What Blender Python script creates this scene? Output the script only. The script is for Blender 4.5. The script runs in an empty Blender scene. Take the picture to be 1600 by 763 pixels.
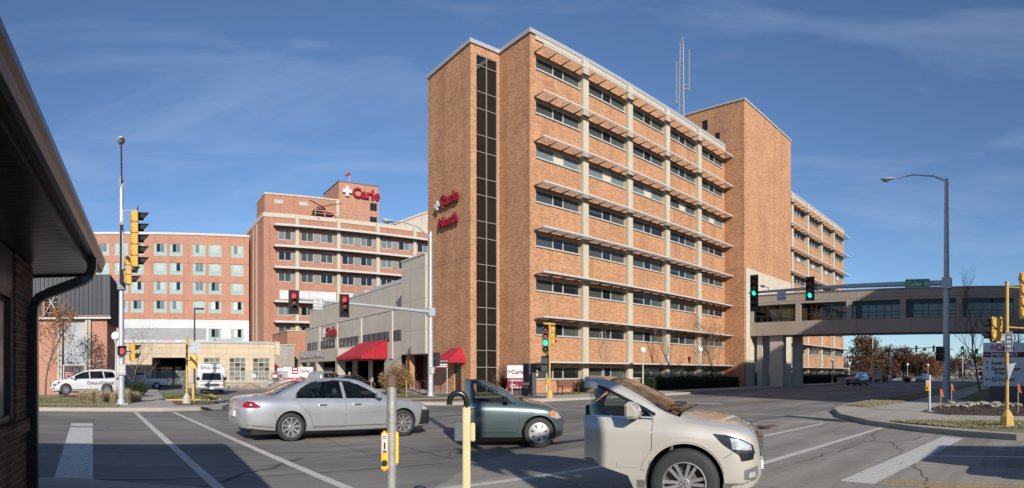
import bpy, bmesh, math, random
from math import sin, cos, tan, pi, radians, sqrt, atan2
from mathutils import Vector, Matrix
random.seed(7)
S = bpy.context.scene
C = S.collection
# ------------------------------------------------------------------ camera, world, sun, exposure
# world axes: +X runs along the avenue (away, to the right of the photo), +Y runs along the side street (away, to the left)
FPX, HOR, EYE = 900.0, 583.0, 1.6
cam = bpy.data.cameras.new('camera'); camo = bpy.data.objects.new('camera', cam); C.objects.link(camo)
cam.type = 'PANO'; cam.panorama_type = 'CENTRAL_CYLINDRICAL'
cam.central_cylindrical_radius = 1.0
cam.central_cylindrical_range_u_min = -800/FPX; cam.central_cylindrical_range_u_max = 800/FPX
cam.central_cylindrical_range_v_min = -(763-HOR)/FPX; cam.central_cylindrical_range_v_max = HOR/FPX
cam.clip_start = 0.05; cam.clip_end = 3000
camo.location = (0, 0, EYE)
camo.rotation_euler = (pi/2, 0, (1608-800)/FPX - pi/2)
S.camera = camo
SUN = Vector((-0.426, -1.0, 0.50)).normalized()
w = bpy.data.worlds.new('World'); S.world = w; w.use_nodes = True
nt = w.node_tree; nt.nodes.clear()
def N(nt, t, **k):
    n = nt.nodes.new(t)
    for a, b in k.items(): setattr(n, a, b)
    return n
wo = N(nt, 'ShaderNodeOutputWorld'); bg = N(nt, 'ShaderNodeBackground')
sky = N(nt, 'ShaderNodeTexSky', sky_type='NISHITA')
sky.sun_disc = False; sky.sun_elevation = math.asin(SUN.z); sky.sun_rotation = atan2(SUN.x, SUN.y) % (2*pi)
sky.altitude = 200; sky.air_density = 1.0; sky.dust_density = 0.0; sky.ozone_density = 6.0
tc = N(nt, 'ShaderNodeTexCoord'); mp = N(nt, 'ShaderNodeMapping'); mp.inputs['Scale'].default_value = (1.0, 1.0, 5.0)
mp.inputs['Rotation'].default_value = (0.18, 0.12, 0.5)
no = N(nt, 'ShaderNodeTexNoise'); no.inputs['Scale'].default_value = 2.2; no.inputs['Detail'].default_value = 7; no.inputs['Roughness'].default_value = 0.55
no.inputs['Distortion'].default_value = 0.6
cr = N(nt, 'ShaderNodeMapRange'); cr.inputs['From Min'].default_value = 0.50; cr.inputs['From Max'].default_value = 0.86
cr.inputs['To Max'].default_value = 0.30
mx = N(nt, 'ShaderNodeMix', data_type='RGBA'); mx.inputs['B'].default_value = (5.0, 5.8, 7.6, 1)
nt.links.new(tc.outputs['Generated'], mp.inputs[0]); nt.links.new(mp.outputs[0], no.inputs['Vector'])
nt.links.new(no.outputs['Fac'], cr.inputs[0]); nt.links.new(cr.outputs[0], mx.inputs['Factor'])
nt.links.new(sky.outputs[0], mx.inputs['A'])
hz = N(nt, 'ShaderNodeHueSaturation'); hz.inputs['Saturation'].default_value = 0.95; tn = N(nt, 'ShaderNodeMix', data_type='RGBA', blend_type='MULTIPLY'); tn.inputs['Factor'].default_value = 1; tn.inputs['B'].default_value = (0.955, 0.985, 1.01, 1)
bg.inputs[1].default_value = 0.085
nt.links.new(mx.outputs['Result'], hz.inputs['Color']); nt.links.new(hz.outputs[0], tn.inputs['A']); nt.links.new(tn.outputs['Result'], bg.inputs[0])
nt.links.new(bg.outputs[0], wo.inputs[0])
sl = bpy.data.lights.new('sun', 'SUN'); sl.energy = 4.2; sl.angle = radians(0.55); sl.color = (1.0, 0.93, 0.83)
so = bpy.data.objects.new('sun', sl); C.objects.link(so); so.rotation_euler = SUN.to_track_quat('Z', 'Y').to_euler(); so.location = (0, 0, 60)
S.view_settings.view_transform = 'Standard'; S.view_settings.look = 'None'; S.view_settings.gamma = 1
S.view_settings.exposure = 0.56; S.view_settings.use_curve_mapping = False
S.render.engine = 'CYCLES'
S.cycles.use_denoising = True; S.cycles.max_bounces = 8; S.cycles.transparent_max_bounces = 12

# ------------------------------------------------------------------ placing helpers
def T(px): return (1608.0-px)/FPX                      # bearing from +X
def P(px, d, z=None):
    t = T(px); v = (d*cos(t), d*sin(t))
    return v if z is None else (v[0], v[1], z)
def G(px, y, z=None): return P(px, EYE*FPX/(y-HOR), z)   # the ground point under a bearing
def Z(y, d): return EYE + (HOR-y)*d/FPX

# ------------------------------------------------------------------ materials
MATS = {}
def mat(name, col, rough=0.6, metal=0.0, nscale=6.0, namt=0.12, bump=0.0, bscale=40.0, coat=0.0, spec=0.5, emis=None, estr=0.0, dirt=0.0):
    if name in MATS: return MATS[name]
    m = bpy.data.materials.new(name); m.use_nodes = True; t = m.node_tree
    b = t.nodes['Principled BSDF']; L = t.links
    b.inputs['Roughness'].default_value = rough; b.inputs['Metallic'].default_value = metal
    b.inputs['Specular IOR Level'].default_value = spec
    b.inputs['Coat Weight'].default_value = coat; b.inputs['Coat Roughness'].default_value = 0.06
    c = (*col, 1)
    b.inputs['Base Color'].default_value = c
    if emis: b.inputs['Emission Color'].default_value = (*emis, 1); b.inputs['Emission Strength'].default_value = estr
    if namt > 0 or dirt > 0 or bump > 0: tcn = N(t, 'ShaderNodeTexCoord')
    if namt > 0:
        n = N(t, 'ShaderNodeTexNoise'); n.inputs['Scale'].default_value = nscale; n.inputs['Detail'].default_value = 5
        mr = N(t, 'ShaderNodeMapRange'); mr.inputs['From Min'].default_value = 0.25; mr.inputs['From Max'].default_value = 0.75
        mr.inputs['To Min'].default_value = 1-namt; mr.inputs['To Max'].default_value = 1+namt
        hs = N(t, 'ShaderNodeHueSaturation'); hs.inputs['Color'].default_value = c
        L.new(tcn.outputs['Object'], n.inputs['Vector']); L.new(n.outputs['Fac'], mr.inputs[0]); L.new(mr.outputs[0], hs.inputs['Value'])
        L.new(hs.outputs[0], b.inputs['Base Color'])
        if rough > 0.3:
            m2 = N(t, 'ShaderNodeMapRange'); m2.inputs['To Min'].default_value = rough-0.1; m2.inputs['To Max'].default_value = min(1, rough+0.1)
            L.new(n.outputs['Fac'], m2.inputs[0]); L.new(m2.outputs[0], b.inputs['Roughness'])
        if dirt > 0:
            n3 = N(t, 'ShaderNodeTexNoise'); n3.inputs['Scale'].default_value = 0.9; n3.inputs['Detail'].default_value = 8; n3.inputs['Roughness'].default_value = 0.65
            mpn = N(t, 'ShaderNodeMapping'); mpn.inputs['Scale'].default_value = (1.6, 1.6, 0.35)
            m3 = N(t, 'ShaderNodeMapRange'); m3.inputs['From Min'].default_value = 0.48; m3.inputs['From Max'].default_value = 0.75; m3.inputs['To Max'].default_value = dirt
            mi = N(t, 'ShaderNodeMix', data_type='RGBA'); mi.inputs['B'].default_value = (col[0]*.45, col[1]*.42, col[2]*.38, 1)
            L.new(tcn.outputs['Object'], mpn.inputs[0]); L.new(mpn.outputs[0], n3.inputs['Vector']); L.new(n3.outputs['Fac'], m3.inputs[0])
            L.new(m3.outputs[0], mi.inputs['Factor']); L.new(hs.outputs[0], mi.inputs['A']); L.new(mi.outputs['Result'], b.inputs['Base Color'])
    if bump > 0:
        n2 = N(t, 'ShaderNodeTexNoise'); n2.inputs['Scale'].default_value = bscale; n2.inputs['Detail'].default_value = 6
        bp = N(t, 'ShaderNodeBump'); bp.inputs['Strength'].default_value = bump; bp.inputs['Distance'].default_value = 0.02
        L.new(tcn.outputs['Object'], n2.inputs['Vector']); L.new(n2.outputs['Fac'], bp.inputs['Height']); L.new(bp.outputs[0], b.inputs['Normal'])
    MATS[name] = m; return m

def wallcoord(t):
    """(x+y, z) of the object coordinates: runs along any wall square to the streets"""
    tcn = N(t, 'ShaderNodeTexCoord'); sp = N(t, 'ShaderNodeSeparateXYZ'); ad = N(t, 'ShaderNodeMath', operation='ADD'); cb = N(t, 'ShaderNodeCombineXYZ')
    t.links.new(tcn.outputs['Object'], sp.inputs[0]); t.links.new(sp.outputs[0], ad.inputs[0]); t.links.new(sp.outputs[1], ad.inputs[1])
    t.links.new(ad.outputs[0], cb.inputs[0]); t.links.new(sp.outputs[2], cb.inputs[1])
    return tcn, cb
def brick(name, c1, c2, mortar, bw=0.24, bh=0.085, ms=0.012, patch=0.22, bumpd=0.01):
    m = bpy.data.materials.new(name); m.use_nodes = True; t = m.node_tree; L = t.links
    b = t.nodes['Principled BSDF']; b.inputs['Roughness'].default_value = 0.85; b.inputs['Specular IOR Level'].default_value = 0.25
    tcn, cb = wallcoord(t)
    br = N(t, 'ShaderNodeTexBrick'); br.inputs['Scale'].default_value = 1.0; br.inputs['Brick Width'].default_value = bw; br.inputs['Row Height'].default_value = bh
    br.inputs['Mortar Size'].default_value = ms; br.inputs['Color1'].default_value = (*c1, 1); br.inputs['Color2'].default_value = (*c2, 1)
    br.inputs['Mortar'].default_value = (*mortar, 1); br.inputs['Bias'].default_value = -0.1
    n = N(t, 'ShaderNodeTexNoise'); n.inputs['Scale'].default_value = 0.35; n.inputs['Detail'].default_value = 9; n.inputs['Roughness'].default_value = 0.7
    mr = N(t, 'ShaderNodeMapRange'); mr.inputs['From Min'].default_value = 0.3; mr.inputs['From Max'].default_value = 0.7
    mr.inputs['To Min'].default_value = 1-patch; mr.inputs['To Max'].default_value = 1+patch
    hs = N(t, 'ShaderNodeHueSaturation')
    bp = N(t, 'ShaderNodeBump'); bp.inputs['Strength'].default_value = 0.6; bp.inputs['Distance'].default_value = bumpd; bp.invert = True
    L.new(cb.outputs[0], br.inputs['Vector']); L.new(tcn.outputs['Object'], n.inputs['Vector']); L.new(n.outputs['Fac'], mr.inputs[0])
    L.new(br.outputs['Color'], hs.inputs['Color']); L.new(mr.outputs[0], hs.inputs['Value'])
    sm = N(t, 'ShaderNodeMapping'); sm.inputs['Scale'].default_value = (1.1, 1.1, 0.055); sn = N(t, 'ShaderNodeTexNoise'); sn.inputs['Scale'].default_value = 1.0; sn.inputs['Detail'].default_value = 7; sn.inputs['Roughness'].default_value = 0.65
    sr = N(t, 'ShaderNodeMapRange'); sr.inputs['From Min'].default_value = 0.50; sr.inputs['From Max'].default_value = 0.80; sr.inputs['To Min'].default_value = 0.0; sr.inputs['To Max'].default_value = 0.5
    sx = N(t, 'ShaderNodeMix', data_type='RGBA'); sx.inputs['B'].default_value = (c2[0]*.62, c2[1]*.62, c2[2]*.66, 1)
    L.new(tcn.outputs['Object'], sm.inputs[0]); L.new(sm.outputs[0], sn.inputs['Vector']); L.new(sn.outputs['Fac'], sr.inputs[0]); L.new(sr.outputs[0], sx.inputs['Factor'])
    L.new(hs.outputs[0], sx.inputs['A']); L.new(sx.outputs['Result'], b.inputs['Base Color'])
    L.new(br.outputs['Fac'], bp.inputs['Height']); L.new(bp.outputs[0], b.inputs['Normal'])
    MATS[name] = m; return m
def lined(name, col, line, sx, sz, width, rough=0.75, patch=0.08, bump=0.3):
    """flat wall stuff with a grid of joints, sx / sz metres apart"""
    m = bpy.data.materials.new(name); m.use_nodes = True; t = m.node_tree; L = t.links
    b = t.nodes['Principled BSDF']; b.inputs['Roughness'].default_value = rough
    tcn, cb = wallcoord(t)
    br = N(t, 'ShaderNodeTexBrick'); br.offset = 0.0; br.inputs['Scale'].default_value = 1.0; br.inputs['Brick Width'].default_value = sx; br.inputs['Row Height'].default_value = sz
    br.inputs['Mortar Size'].default_value = width; br.inputs['Mortar Smooth'].default_value = 0.0
    br.inputs['Color1'].default_value = (*col, 1); br.inputs['Color2'].default_value = (*[c*.95 for c in col], 1); br.inputs['Mortar'].default_value = (*line, 1)
    n = N(t, 'ShaderNodeTexNoise'); n.inputs['Scale'].default_value = 0.5; n.inputs['Detail'].default_value = 8; n.inputs['Roughness'].default_value = 0.65
    mr = N(t, 'ShaderNodeMapRange'); mr.inputs['From Min'].default_value = 0.3; mr.inputs['From Max'].default_value = 0.7
    mr.inputs['To Min'].default_value = 1-patch; mr.inputs['To Max'].default_value = 1+patch
    hs = N(t, 'ShaderNodeHueSaturation'); bp = N(t, 'ShaderNodeBump'); bp.inputs['Strength'].default_value = bump; bp.inputs['Distance'].default_value = 0.02; bp.invert = True
    L.new(cb.outputs[0], br.inputs['Vector']); L.new(tcn.outputs['Object'], n.inputs['Vector']); L.new(n.outputs['Fac'], mr.inputs[0])
    L.new(br.outputs['Color'], hs.inputs['Color']); L.new(mr.outputs[0], hs.inputs['Value']); L.new(hs.outputs[0], b.inputs['Base Color'])
    L.new(br.outputs['Fac'], bp.inputs['Height']); L.new(bp.outputs[0], b.inputs['Normal'])
    MATS[name] = m; return m

brick('brick', (0.485, 0.238, 0.120), (0.295, 0.122, 0.057), (0.42, 0.295, 0.19), ms=0.010, bw=0.27, bh=0.09, patch=0.13)
brick('brick_dark', (0.40, 0.16, 0.085), (0.26, 0.095, 0.05), (0.30, 0.20, 0.14), bw=0.2, bh=0.075, ms=0.008)
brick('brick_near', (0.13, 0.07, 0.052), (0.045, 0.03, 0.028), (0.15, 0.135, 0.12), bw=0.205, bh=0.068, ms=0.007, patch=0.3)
brick('brick_salmon', (0.43, 0.215, 0.145), (0.36, 0.17, 0.11), (0.40, 0.25, 0.19), bw=0.3, bh=0.1, ms=0.012, patch=0.07)
brick('brick_red', (0.40, 0.17, 0.11), (0.28, 0.105, 0.068), (0.40, 0.26, 0.19), patch=0.1)
brick('block_tan', (0.52, 0.43, 0.31), (0.48, 0.39, 0.28), (0.40, 0.33, 0.25), bw=2.4, bh=0.6, ms=0.03, patch=0.06)
brick('block_grey', (0.33, 0.30, 0.26), (0.26, 0.235, 0.20), (0.30, 0.27, 0.24), bw=0.4, bh=0.2, ms=0.015, patch=0.1)
lined('panel_beige', (0.40, 0.36, 0.30), (0.30, 0.27, 0.23), 3.2, 2.6, 0.035)
lined('panel_white', (0.54, 0.55, 0.57), (0.4, 0.41, 0.43), 4.0, 1.0, 0.03, rough=0.5)
lined('panel_grey', (0.27, 0.28, 0.295), (0.27, 0.28, 0.30), 8.0, 0.45, 0.03, rough=0.5)
lined('soffit', (0.042, 0.036, 0.034), (0.012, 0.010, 0.010), 50.0, 0.30, 0.006, rough=0.45)
lined('bridge_panel', (0.33, 0.275, 0.225), (0.19, 0.16, 0.13), 5.5, 9.0, 0.03, rough=0.7)
mat('concrete', (0.42, 0.385, 0.33), 0.85, nscale=3, namt=0.10, bump=0.2, dirt=0.35)
mat('column_beige', (0.45, 0.40, 0.31), 0.8, nscale=4, namt=0.07, dirt=0.2)
mat('cream', (0.46, 0.41, 0.33), 0.8, nscale=2, namt=0.06, dirt=0.15)
mat('coping', (0.40, 0.41, 0.42), 0.45, metal=0.3, namt=0.06)
mat('white_metal', (0.46, 0.45, 0.43), 0.45, namt=0.05)
mat('shade_metal', (0.30, 0.275, 0.245), 0.5, namt=0.06)
mat('bracket_dark', (0.10, 0.075, 0.065), 0.5, namt=0.05)
mat('frame_white', (0.40, 0.40, 0.385), 0.5, namt=0.03)
mat('frame_dark', (0.035, 0.033, 0.032), 0.4, namt=0.05)
mat('glass_dark', (0.010, 0.012, 0.013), 0.04, nscale=0.5, namt=0.2, spec=0.7)
mat('glass_curtain', (0.012, 0.010, 0.009), 0.04, nscale=0.5, namt=0.3, spec=0.5)
mat('mullion_grey', (0.27, 0.265, 0.255), 0.45, namt=0.04)
mat('glass_blind', (0.055, 0.062, 0.055), 0.12, nscale=0.4, namt=0.25, spec=0.6)
mat('glass_pale', (0.14, 0.17, 0.17), 0.12, nscale=0.3, namt=0.2, spec=0.6)
mat('glass_green', (0.13, 0.20, 0.19), 0.25, nscale=0.3, namt=0.12, spec=0.6)
mat('glass_teal', (0.29, 0.41, 0.40), 0.25, nscale=0.3, namt=0.08, spec=0.6)
mat('bay_brown', (0.09, 0.035, 0.03), 0.8, namt=0.2)
mat('glass_light', (0.40, 0.45, 0.42), 0.2, nscale=0.3, namt=0.1, spec=0.6)
mat('panel_window', (0.50, 0.45, 0.36), 0.6, namt=0.05)
lined('red_awning', (0.34, 0.010, 0.024), (0.20, 0.006, 0.015), 1.05, 60.0, 0.025, rough=0.9, patch=0.16, bump=0.15)
mat('red_letter', (0.30, 0.010, 0.026), 0.6, spec=0.2, namt=0.03)
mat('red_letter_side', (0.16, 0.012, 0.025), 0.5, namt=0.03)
mat('maroon', (0.15, 0.010, 0.032), 0.6, spec=0.2, namt=0.04)
mat('white_sign', (0.50, 0.50, 0.50), 0.5, namt=0.03)
mat('sign_black', (0.02, 0.02, 0.02), 0.5, namt=0.02)
mat('sign_green', (0.01, 0.19, 0.085), 0.4, namt=0.03)
mat('sign_blue', (0.02, 0.08, 0.35), 0.4, namt=0.03)
mat('galv', (0.40, 0.425, 0.45), 0.5, metal=0.25, nscale=9, namt=0.12, bump=0.05, dirt=0.25)
mat('galv_dark', (0.17, 0.18, 0.19), 0.5, metal=0.4, nscale=9, namt=0.12)
mat('post_grey', (0.33, 0.34, 0.32), 0.45, metal=0.35, nscale=14, namt=0.18, bump=0.15, bscale=60, dirt=0.5)
mat('rusty', (0.13, 0.075, 0.05), 0.8, nscale=20, namt=0.4, bump=0.3)
mat('signal_yellow', (0.60, 0.34, 0.055), 0.5, nscale=8, namt=0.08, dirt=0.2)
mat('pole_yellow', (0.46, 0.30, 0.075), 0.5, nscale=8, namt=0.10, dirt=0.35)
mat('post_cream', (0.48, 0.43, 0.23), 0.55, nscale=8, namt=0.08, dirt=0.3)
mat('button_yellow', (0.80, 0.42, 0.02), 0.45, nscale=8, namt=0.06, dirt=0.15)
mat('signal_black', (0.012, 0.012, 0.012), 0.45, namt=0.05)
mat('lamp_off', (0.03, 0.02, 0.015), 0.2, namt=0)
mat('lamp_red', (0.5, 0.01, 0.02), 0.3, namt=0, emis=(1, 0.03, 0.06), estr=1.6)
mat('lamp_dimred', (0.25, 0.02, 0.02), 0.3, namt=0)
mat('lamp_amber', (0.25, 0.08, 0.02), 0.3, namt=0)
mat('lamp_green', (0.0, 0.5, 0.25), 0.3, namt=0, emis=(0.02, 1.0, 0.45), estr=1.8)
mat('globe', (0.86, 0.85, 0.82), 0.3, namt=0.02, spec=0.5)
mat('bark', (0.13, 0.10, 0.08), 0.9, nscale=20, namt=0.25, bump=0.4)
mat('bark_pale', (0.34, 0.30, 0.27), 0.9, nscale=20, namt=0.2, bump=0.3)
mat('leaf_orange', (0.26, 0.125, 0.065), 0.9, spec=0.1, nscale=3, namt=0.35)
mat('leaf_red', (0.10, 0.048, 0.034), 0.9, spec=0.1, nscale=2, namt=0.35)
mat('leaf_brown', (0.13, 0.075, 0.04), 0.9, spec=0.1, nscale=2, namt=0.35)
mat('leaf_tan', (0.20, 0.13, 0.06), 0.9, spec=0.1, nscale=3, namt=0.35)
mat('leaf_green', (0.030, 0.042, 0.018), 0.8, spec=0.15, nscale=4, namt=0.4)
mat('leaf_dull', (0.09, 0.07, 0.055), 0.9, spec=0.1, nscale=2, namt=0.3)
mat('straw', (0.36, 0.28, 0.18), 0.8, nscale=4, namt=0.25)
mat('black_plastic', (0.012, 0.013, 0.015), 0.25, namt=0.05)
mat('black_matte', (0.015, 0.015, 0.016), 0.8, namt=0.1)
mat('rubber', (0.025, 0.025, 0.026), 0.75, nscale=20, namt=0.15, bump=0.1)
mat('chrome', (0.72, 0.72, 0.72), 0.15, metal=1.0, namt=0.02)
mat('alloy', (0.62, 0.62, 0.63), 0.3, metal=0.8, namt=0.05)
mat('hubcap', (0.40, 0.41, 0.42), 0.4, metal=0.4, namt=0.05)
mat('brake', (0.05, 0.045, 0.04), 0.6, namt=0.1)
mat('tail_red', (0.24, 0.003, 0.008), 0.12, namt=0.15, nscale=30, coat=1)
mat('lamp_glass', (0.62, 0.64, 0.66), 0.08, metal=0.5, nscale=18, namt=0.35, coat=1)
mat('lamp_dark', (0.05, 0.055, 0.06), 0.08, metal=0.4, nscale=18, namt=0.3, coat=1)
mat('orange_lens', (0.62, 0.16, 0.03), 0.15, namt=0.05, coat=1)
mat('interior', (0.045, 0.043, 0.040), 0.9, namt=0.1)
mat('seat_grey', (0.16, 0.155, 0.145), 0.9, namt=0.1)
mat('skin', (0.50, 0.29, 0.21), 0.6, namt=0.04)
mat('hair_white', (0.42, 0.40, 0.37), 0.8, nscale=30, namt=0.15)
mat('hair_blond', (0.42, 0.27, 0.12), 0.8, nscale=30, namt=0.2)
mat('shirt_mint', (0.42, 0.60, 0.52), 0.9, nscale=8, namt=0.1)
mat('cloth_black', (0.02, 0.02, 0.024), 0.9, nscale=8, namt=0.2)
mat('rock_pale', (0.24, 0.22, 0.19), 0.9, nscale=6, namt=0.25, bump=0.6, bscale=10)
mat('mulch', (0.050, 0.036, 0.028), 0.95, nscale=18, namt=0.6, bump=1.0, bscale=30)
mat('mulch_red', (0.15, 0.07, 0.045), 0.95, nscale=14, namt=0.5, bump=1.0, bscale=30)
mat('soil', (0.27, 0.21, 0.15), 0.95, nscale=5, namt=0.3, bump=0.8, bscale=8)
mat('wood_stake', (0.40, 0.28, 0.16), 0.8, namt=0.15)
mat('orange_tape', (0.85, 0.16, 0.03), 0.6, namt=0.05)
mat('kerb_yellow', (0.50, 0.35, 0.09), 0.8, nscale=6, namt=0.2, dirt=0.4)
mat('lawn', (0.115, 0.115, 0.038), 0.95, nscale=2.5, namt=0.4, bump=1.0, bscale=25)
mat('lawn_dry', (0.19, 0.165, 0.10), 0.95, nscale=2.5, namt=0.35, bump=1.0, bscale=25)
mat('blade_green', (0.13, 0.145, 0.045), 0.9, nscale=1.3, namt=0.4)
mat('blade_dry', (0.25, 0.215, 0.125), 0.9, nscale=2, namt=0.35)
mat('roof_grey', (0.30, 0.29, 0.27), 0.9, namt=0.1)
mat('gutter', (0.055, 0.045, 0.042), 0.30, metal=0.2, namt=0.08, nscale=3)
mat('downpipe', (0.022, 0.020, 0.022), 0.28, namt=0.06, nscale=3)
mat('white_paint', (0.50, 0.51, 0.53), 0.3, coat=0.6, namt=0.03)
mat('stripe_red', (0.45, 0.015, 0.03), 0.35, namt=0.03)
mat('stripe_blue', (0.02, 0.16, 0.55), 0.35, namt=0.03)
mat('lettering_grey', (0.22, 0.18, 0.19), 0.5, namt=0.03)
mat('bench_maroon', (0.10, 0.03, 0.03), 0.6, namt=0.05)

def corrugated():
    m = bpy.data.materials.new('corrugated'); m.use_nodes = True; t = m.node_tree; L = t.links; b = t.nodes['Principled BSDF']
    b.inputs['Roughness'].default_value = 0.5; b.inputs['Metallic'].default_value = 0.2; b.inputs['Base Color'].default_value = (0.040, 0.044, 0.052, 1)
    MATS['corrugated'] = m
corrugated()

def asphalt(name, base, lighter, crack=True):
    m = bpy.data.materials.new(name); m.use_nodes = True; t = m.node_tree; L = t.links; b = t.nodes['Principled BSDF']
    b.inputs['Roughness'].default_value = 0.88; b.inputs['Specular IOR Level'].default_value = 0.3
    tcn = N(t, 'ShaderNodeTexCoord')
    big = N(t, 'ShaderNodeTexNoise'); big.inputs['Scale'].default_value = 0.16; big.inputs['Detail'].default_value = 7; big.inputs['Roughness'].default_value = 0.6
    mpn = N(t, 'ShaderNodeMapping'); mpn.inputs['Scale'].default_value = (0.10, 1.35, 1)
    streak = N(t, 'ShaderNodeTexNoise'); streak.inputs['Scale'].default_value = 0.9; streak.inputs['Detail'].default_value = 8; streak.inputs['Roughness'].default_value = 0.7
    fine = N(t, 'ShaderNodeTexNoise'); fine.inputs['Scale'].default_value = 55; fine.inputs['Detail'].default_value = 3; fine.inputs['Roughness'].default_value = 0.8
    L.new(tcn.outputs['Object'], big.inputs['Vector']); L.new(tcn.outputs['Object'], mpn.inputs[0]); L.new(mpn.outputs[0], streak.inputs['Vector']); L.new(tcn.outputs['Object'], fine.inputs['Vector'])
    ad = N(t, 'ShaderNodeMath', operation='ADD'); L.new(big.outputs['Fac'], ad.inputs[0]); L.new(streak.outputs['Fac'], ad.inputs[1])
    mr = N(t, 'ShaderNodeMapRange'); mr.inputs['From Min'].default_value = 0.78; mr.inputs['From Max'].default_value = 1.22; L.new(ad.outputs[0], mr.inputs[0])
    mi = N(t, 'ShaderNodeMix', data_type='RGBA'); mi.inputs['A'].default_value = (*base, 1); mi.inputs['B'].default_value = (*lighter, 1); L.new(mr.outputs[0], mi.inputs['Factor'])
    fr = N(t, 'ShaderNodeMapRange'); fr.inputs['From Min'].default_value = 0.3; fr.inputs['From Max'].default_value = 0.7; fr.inputs['To Min'].default_value = 0.68; fr.inputs['To Max'].default_value = 1.36
    L.new(fine.outputs['Fac'], fr.inputs[0])
    hs = N(t, 'ShaderNodeHueSaturation'); L.new(mi.outputs['Result'], hs.inputs['Color']); L.new(fr.outputs[0], hs.inputs['Value'])
    last = hs.outputs[0]
    if crack:
        for sc_, th, seed, mask_lo in (((0.055, 0.22, 1), 0.0045, 3.1, 0.40), ((0.5, 0.5, 1), 0.008, 9.7, 0.56)):
            wn = N(t, 'ShaderNodeTexNoise'); wn.inputs['Scale'].default_value = 1.3; wn.inputs['Detail'].default_value = 6; L.new(tcn.outputs['Object'], wn.inputs['Vector'])
            vm = N(t, 'ShaderNodeVectorMath', operation='MULTIPLY_ADD'); vm.inputs[1].default_value = (0.55, 0.55, 0); vm.inputs[2].default_value = (seed, seed, 0)
            L.new(wn.outputs['Color'], vm.inputs[0])
            va = N(t, 'ShaderNodeVectorMath', operation='ADD'); L.new(tcn.outputs['Object'], va.inputs[0]); L.new(vm.outputs[0], va.inputs[1])
            mm = N(t, 'ShaderNodeMapping'); mm.inputs['Scale'].default_value = sc_; L.new(va.outputs[0], mm.inputs[0])
            vo = N(t, 'ShaderNodeTexVoronoi', feature='DISTANCE_TO_EDGE', voronoi_dimensions='2D'); vo.inputs['Scale'].default_value = 1.0; L.new(mm.outputs[0], vo.inputs['Vector'])
            ms_ = N(t, 'ShaderNodeTexNoise'); ms_.inputs['Scale'].default_value = 0.35; L.new(va.outputs[0], ms_.inputs['Vector'])
            mk = N(t, 'ShaderNodeMapRange'); mk.inputs['From Min'].default_value = mask_lo; mk.inputs['From Max'].default_value = mask_lo+0.1; L.new(ms_.outputs['Fac'], mk.inputs[0])
            lt = N(t, 'ShaderNodeMapRange'); lt.inputs['From Min'].default_value = th; lt.inputs['From Max'].default_value = th*0.3; L.new(vo.outputs['Distance'], lt.inputs[0])
            mu = N(t, 'ShaderNodeMath', operation='MULTIPLY'); L.new(mk.outputs[0], mu.inputs[0]); L.new(lt.outputs[0], mu.inputs[1])
            mu2 = N(t, 'ShaderNodeMath', operation='MULTIPLY'); mu2.inputs[1].default_value = 0.75; L.new(mu.outputs[0], mu2.inputs[0])
            m4 = N(t, 'ShaderNodeMix', data_type='RGBA'); m4.inputs['B'].default_value = (0.022, 0.02, 0.019, 1)
            L.new(mu2.outputs[0], m4.inputs['Factor']); L.new(last, m4.inputs['A']); last = m4.outputs['Result']
    L.new(last, b.inputs['Base Color'])
    bp = N(t, 'ShaderNodeBump'); bp.inputs['Strength'].default_value = 0.5; bp.inputs['Distance'].default_value = 0.008
    L.new(fine.outputs['Fac'], bp.inputs['Height']); L.new(bp.outputs[0], b.inputs['Normal'])
    MATS[name] = m
asphalt('asphalt', (0.102, 0.096, 0.088), (0.232, 0.220, 0.202))
asphalt('asphalt_pale', (0.165, 0.153, 0.136), (0.31, 0.288, 0.255))
asphalt('asphalt_lot', (0.16, 0.15, 0.14), (0.22, 0.21, 0.195))
asphalt('paving', (0.29, 0.265, 0.225), (0.37, 0.34, 0.295), crack=False)

def worn_paint(name, col, lo=0.30, hi=0.46):
    m = bpy.data.materials.new(name); m.use_nodes = True; t = m.node_tree; L = t.links; b = t.nodes['Principled BSDF']
    b.inputs['Base Color'].default_value = (*col, 1); b.inputs['Roughness'].default_value = 0.7
    o = t.nodes['Material Output']; tr = N(t, 'ShaderNodeBsdfTransparent'); ms = N(t, 'ShaderNodeMixShader')
    tcn = N(t, 'ShaderNodeTexCoord'); n = N(t, 'ShaderNodeTexNoise'); n.inputs['Scale'].default_value = 7; n.inputs['Detail'].default_value = 9; n.inputs['Roughness'].default_value = 0.75
    mr = N(t, 'ShaderNodeMapRange'); mr.inputs['From Min'].default_value = lo; mr.inputs['From Max'].default_value = hi; mr.inputs['To Min'].default_value = 0.1; mr.inputs['To Max'].default_value = 0.95
    L.new(tcn.outputs['Object'], n.inputs['Vector']); L.new(n.outputs['Fac'], mr.inputs[0]); L.new(mr.outputs[0], ms.inputs[0])
    L.new(tr.outputs[0], ms.inputs[1]); L.new(b.outputs[0], ms.inputs[2]); L.new(ms.outputs[0], o.inputs[0])
    MATS[name] = m
worn_paint('road_white', (0.50, 0.49, 0.46)); worn_paint('road_yellow', (0.50, 0.30, 0.05), 0.38, 0.56); worn_paint('road_faint', (0.40, 0.39, 0.37), 0.46, 0.62)

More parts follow.
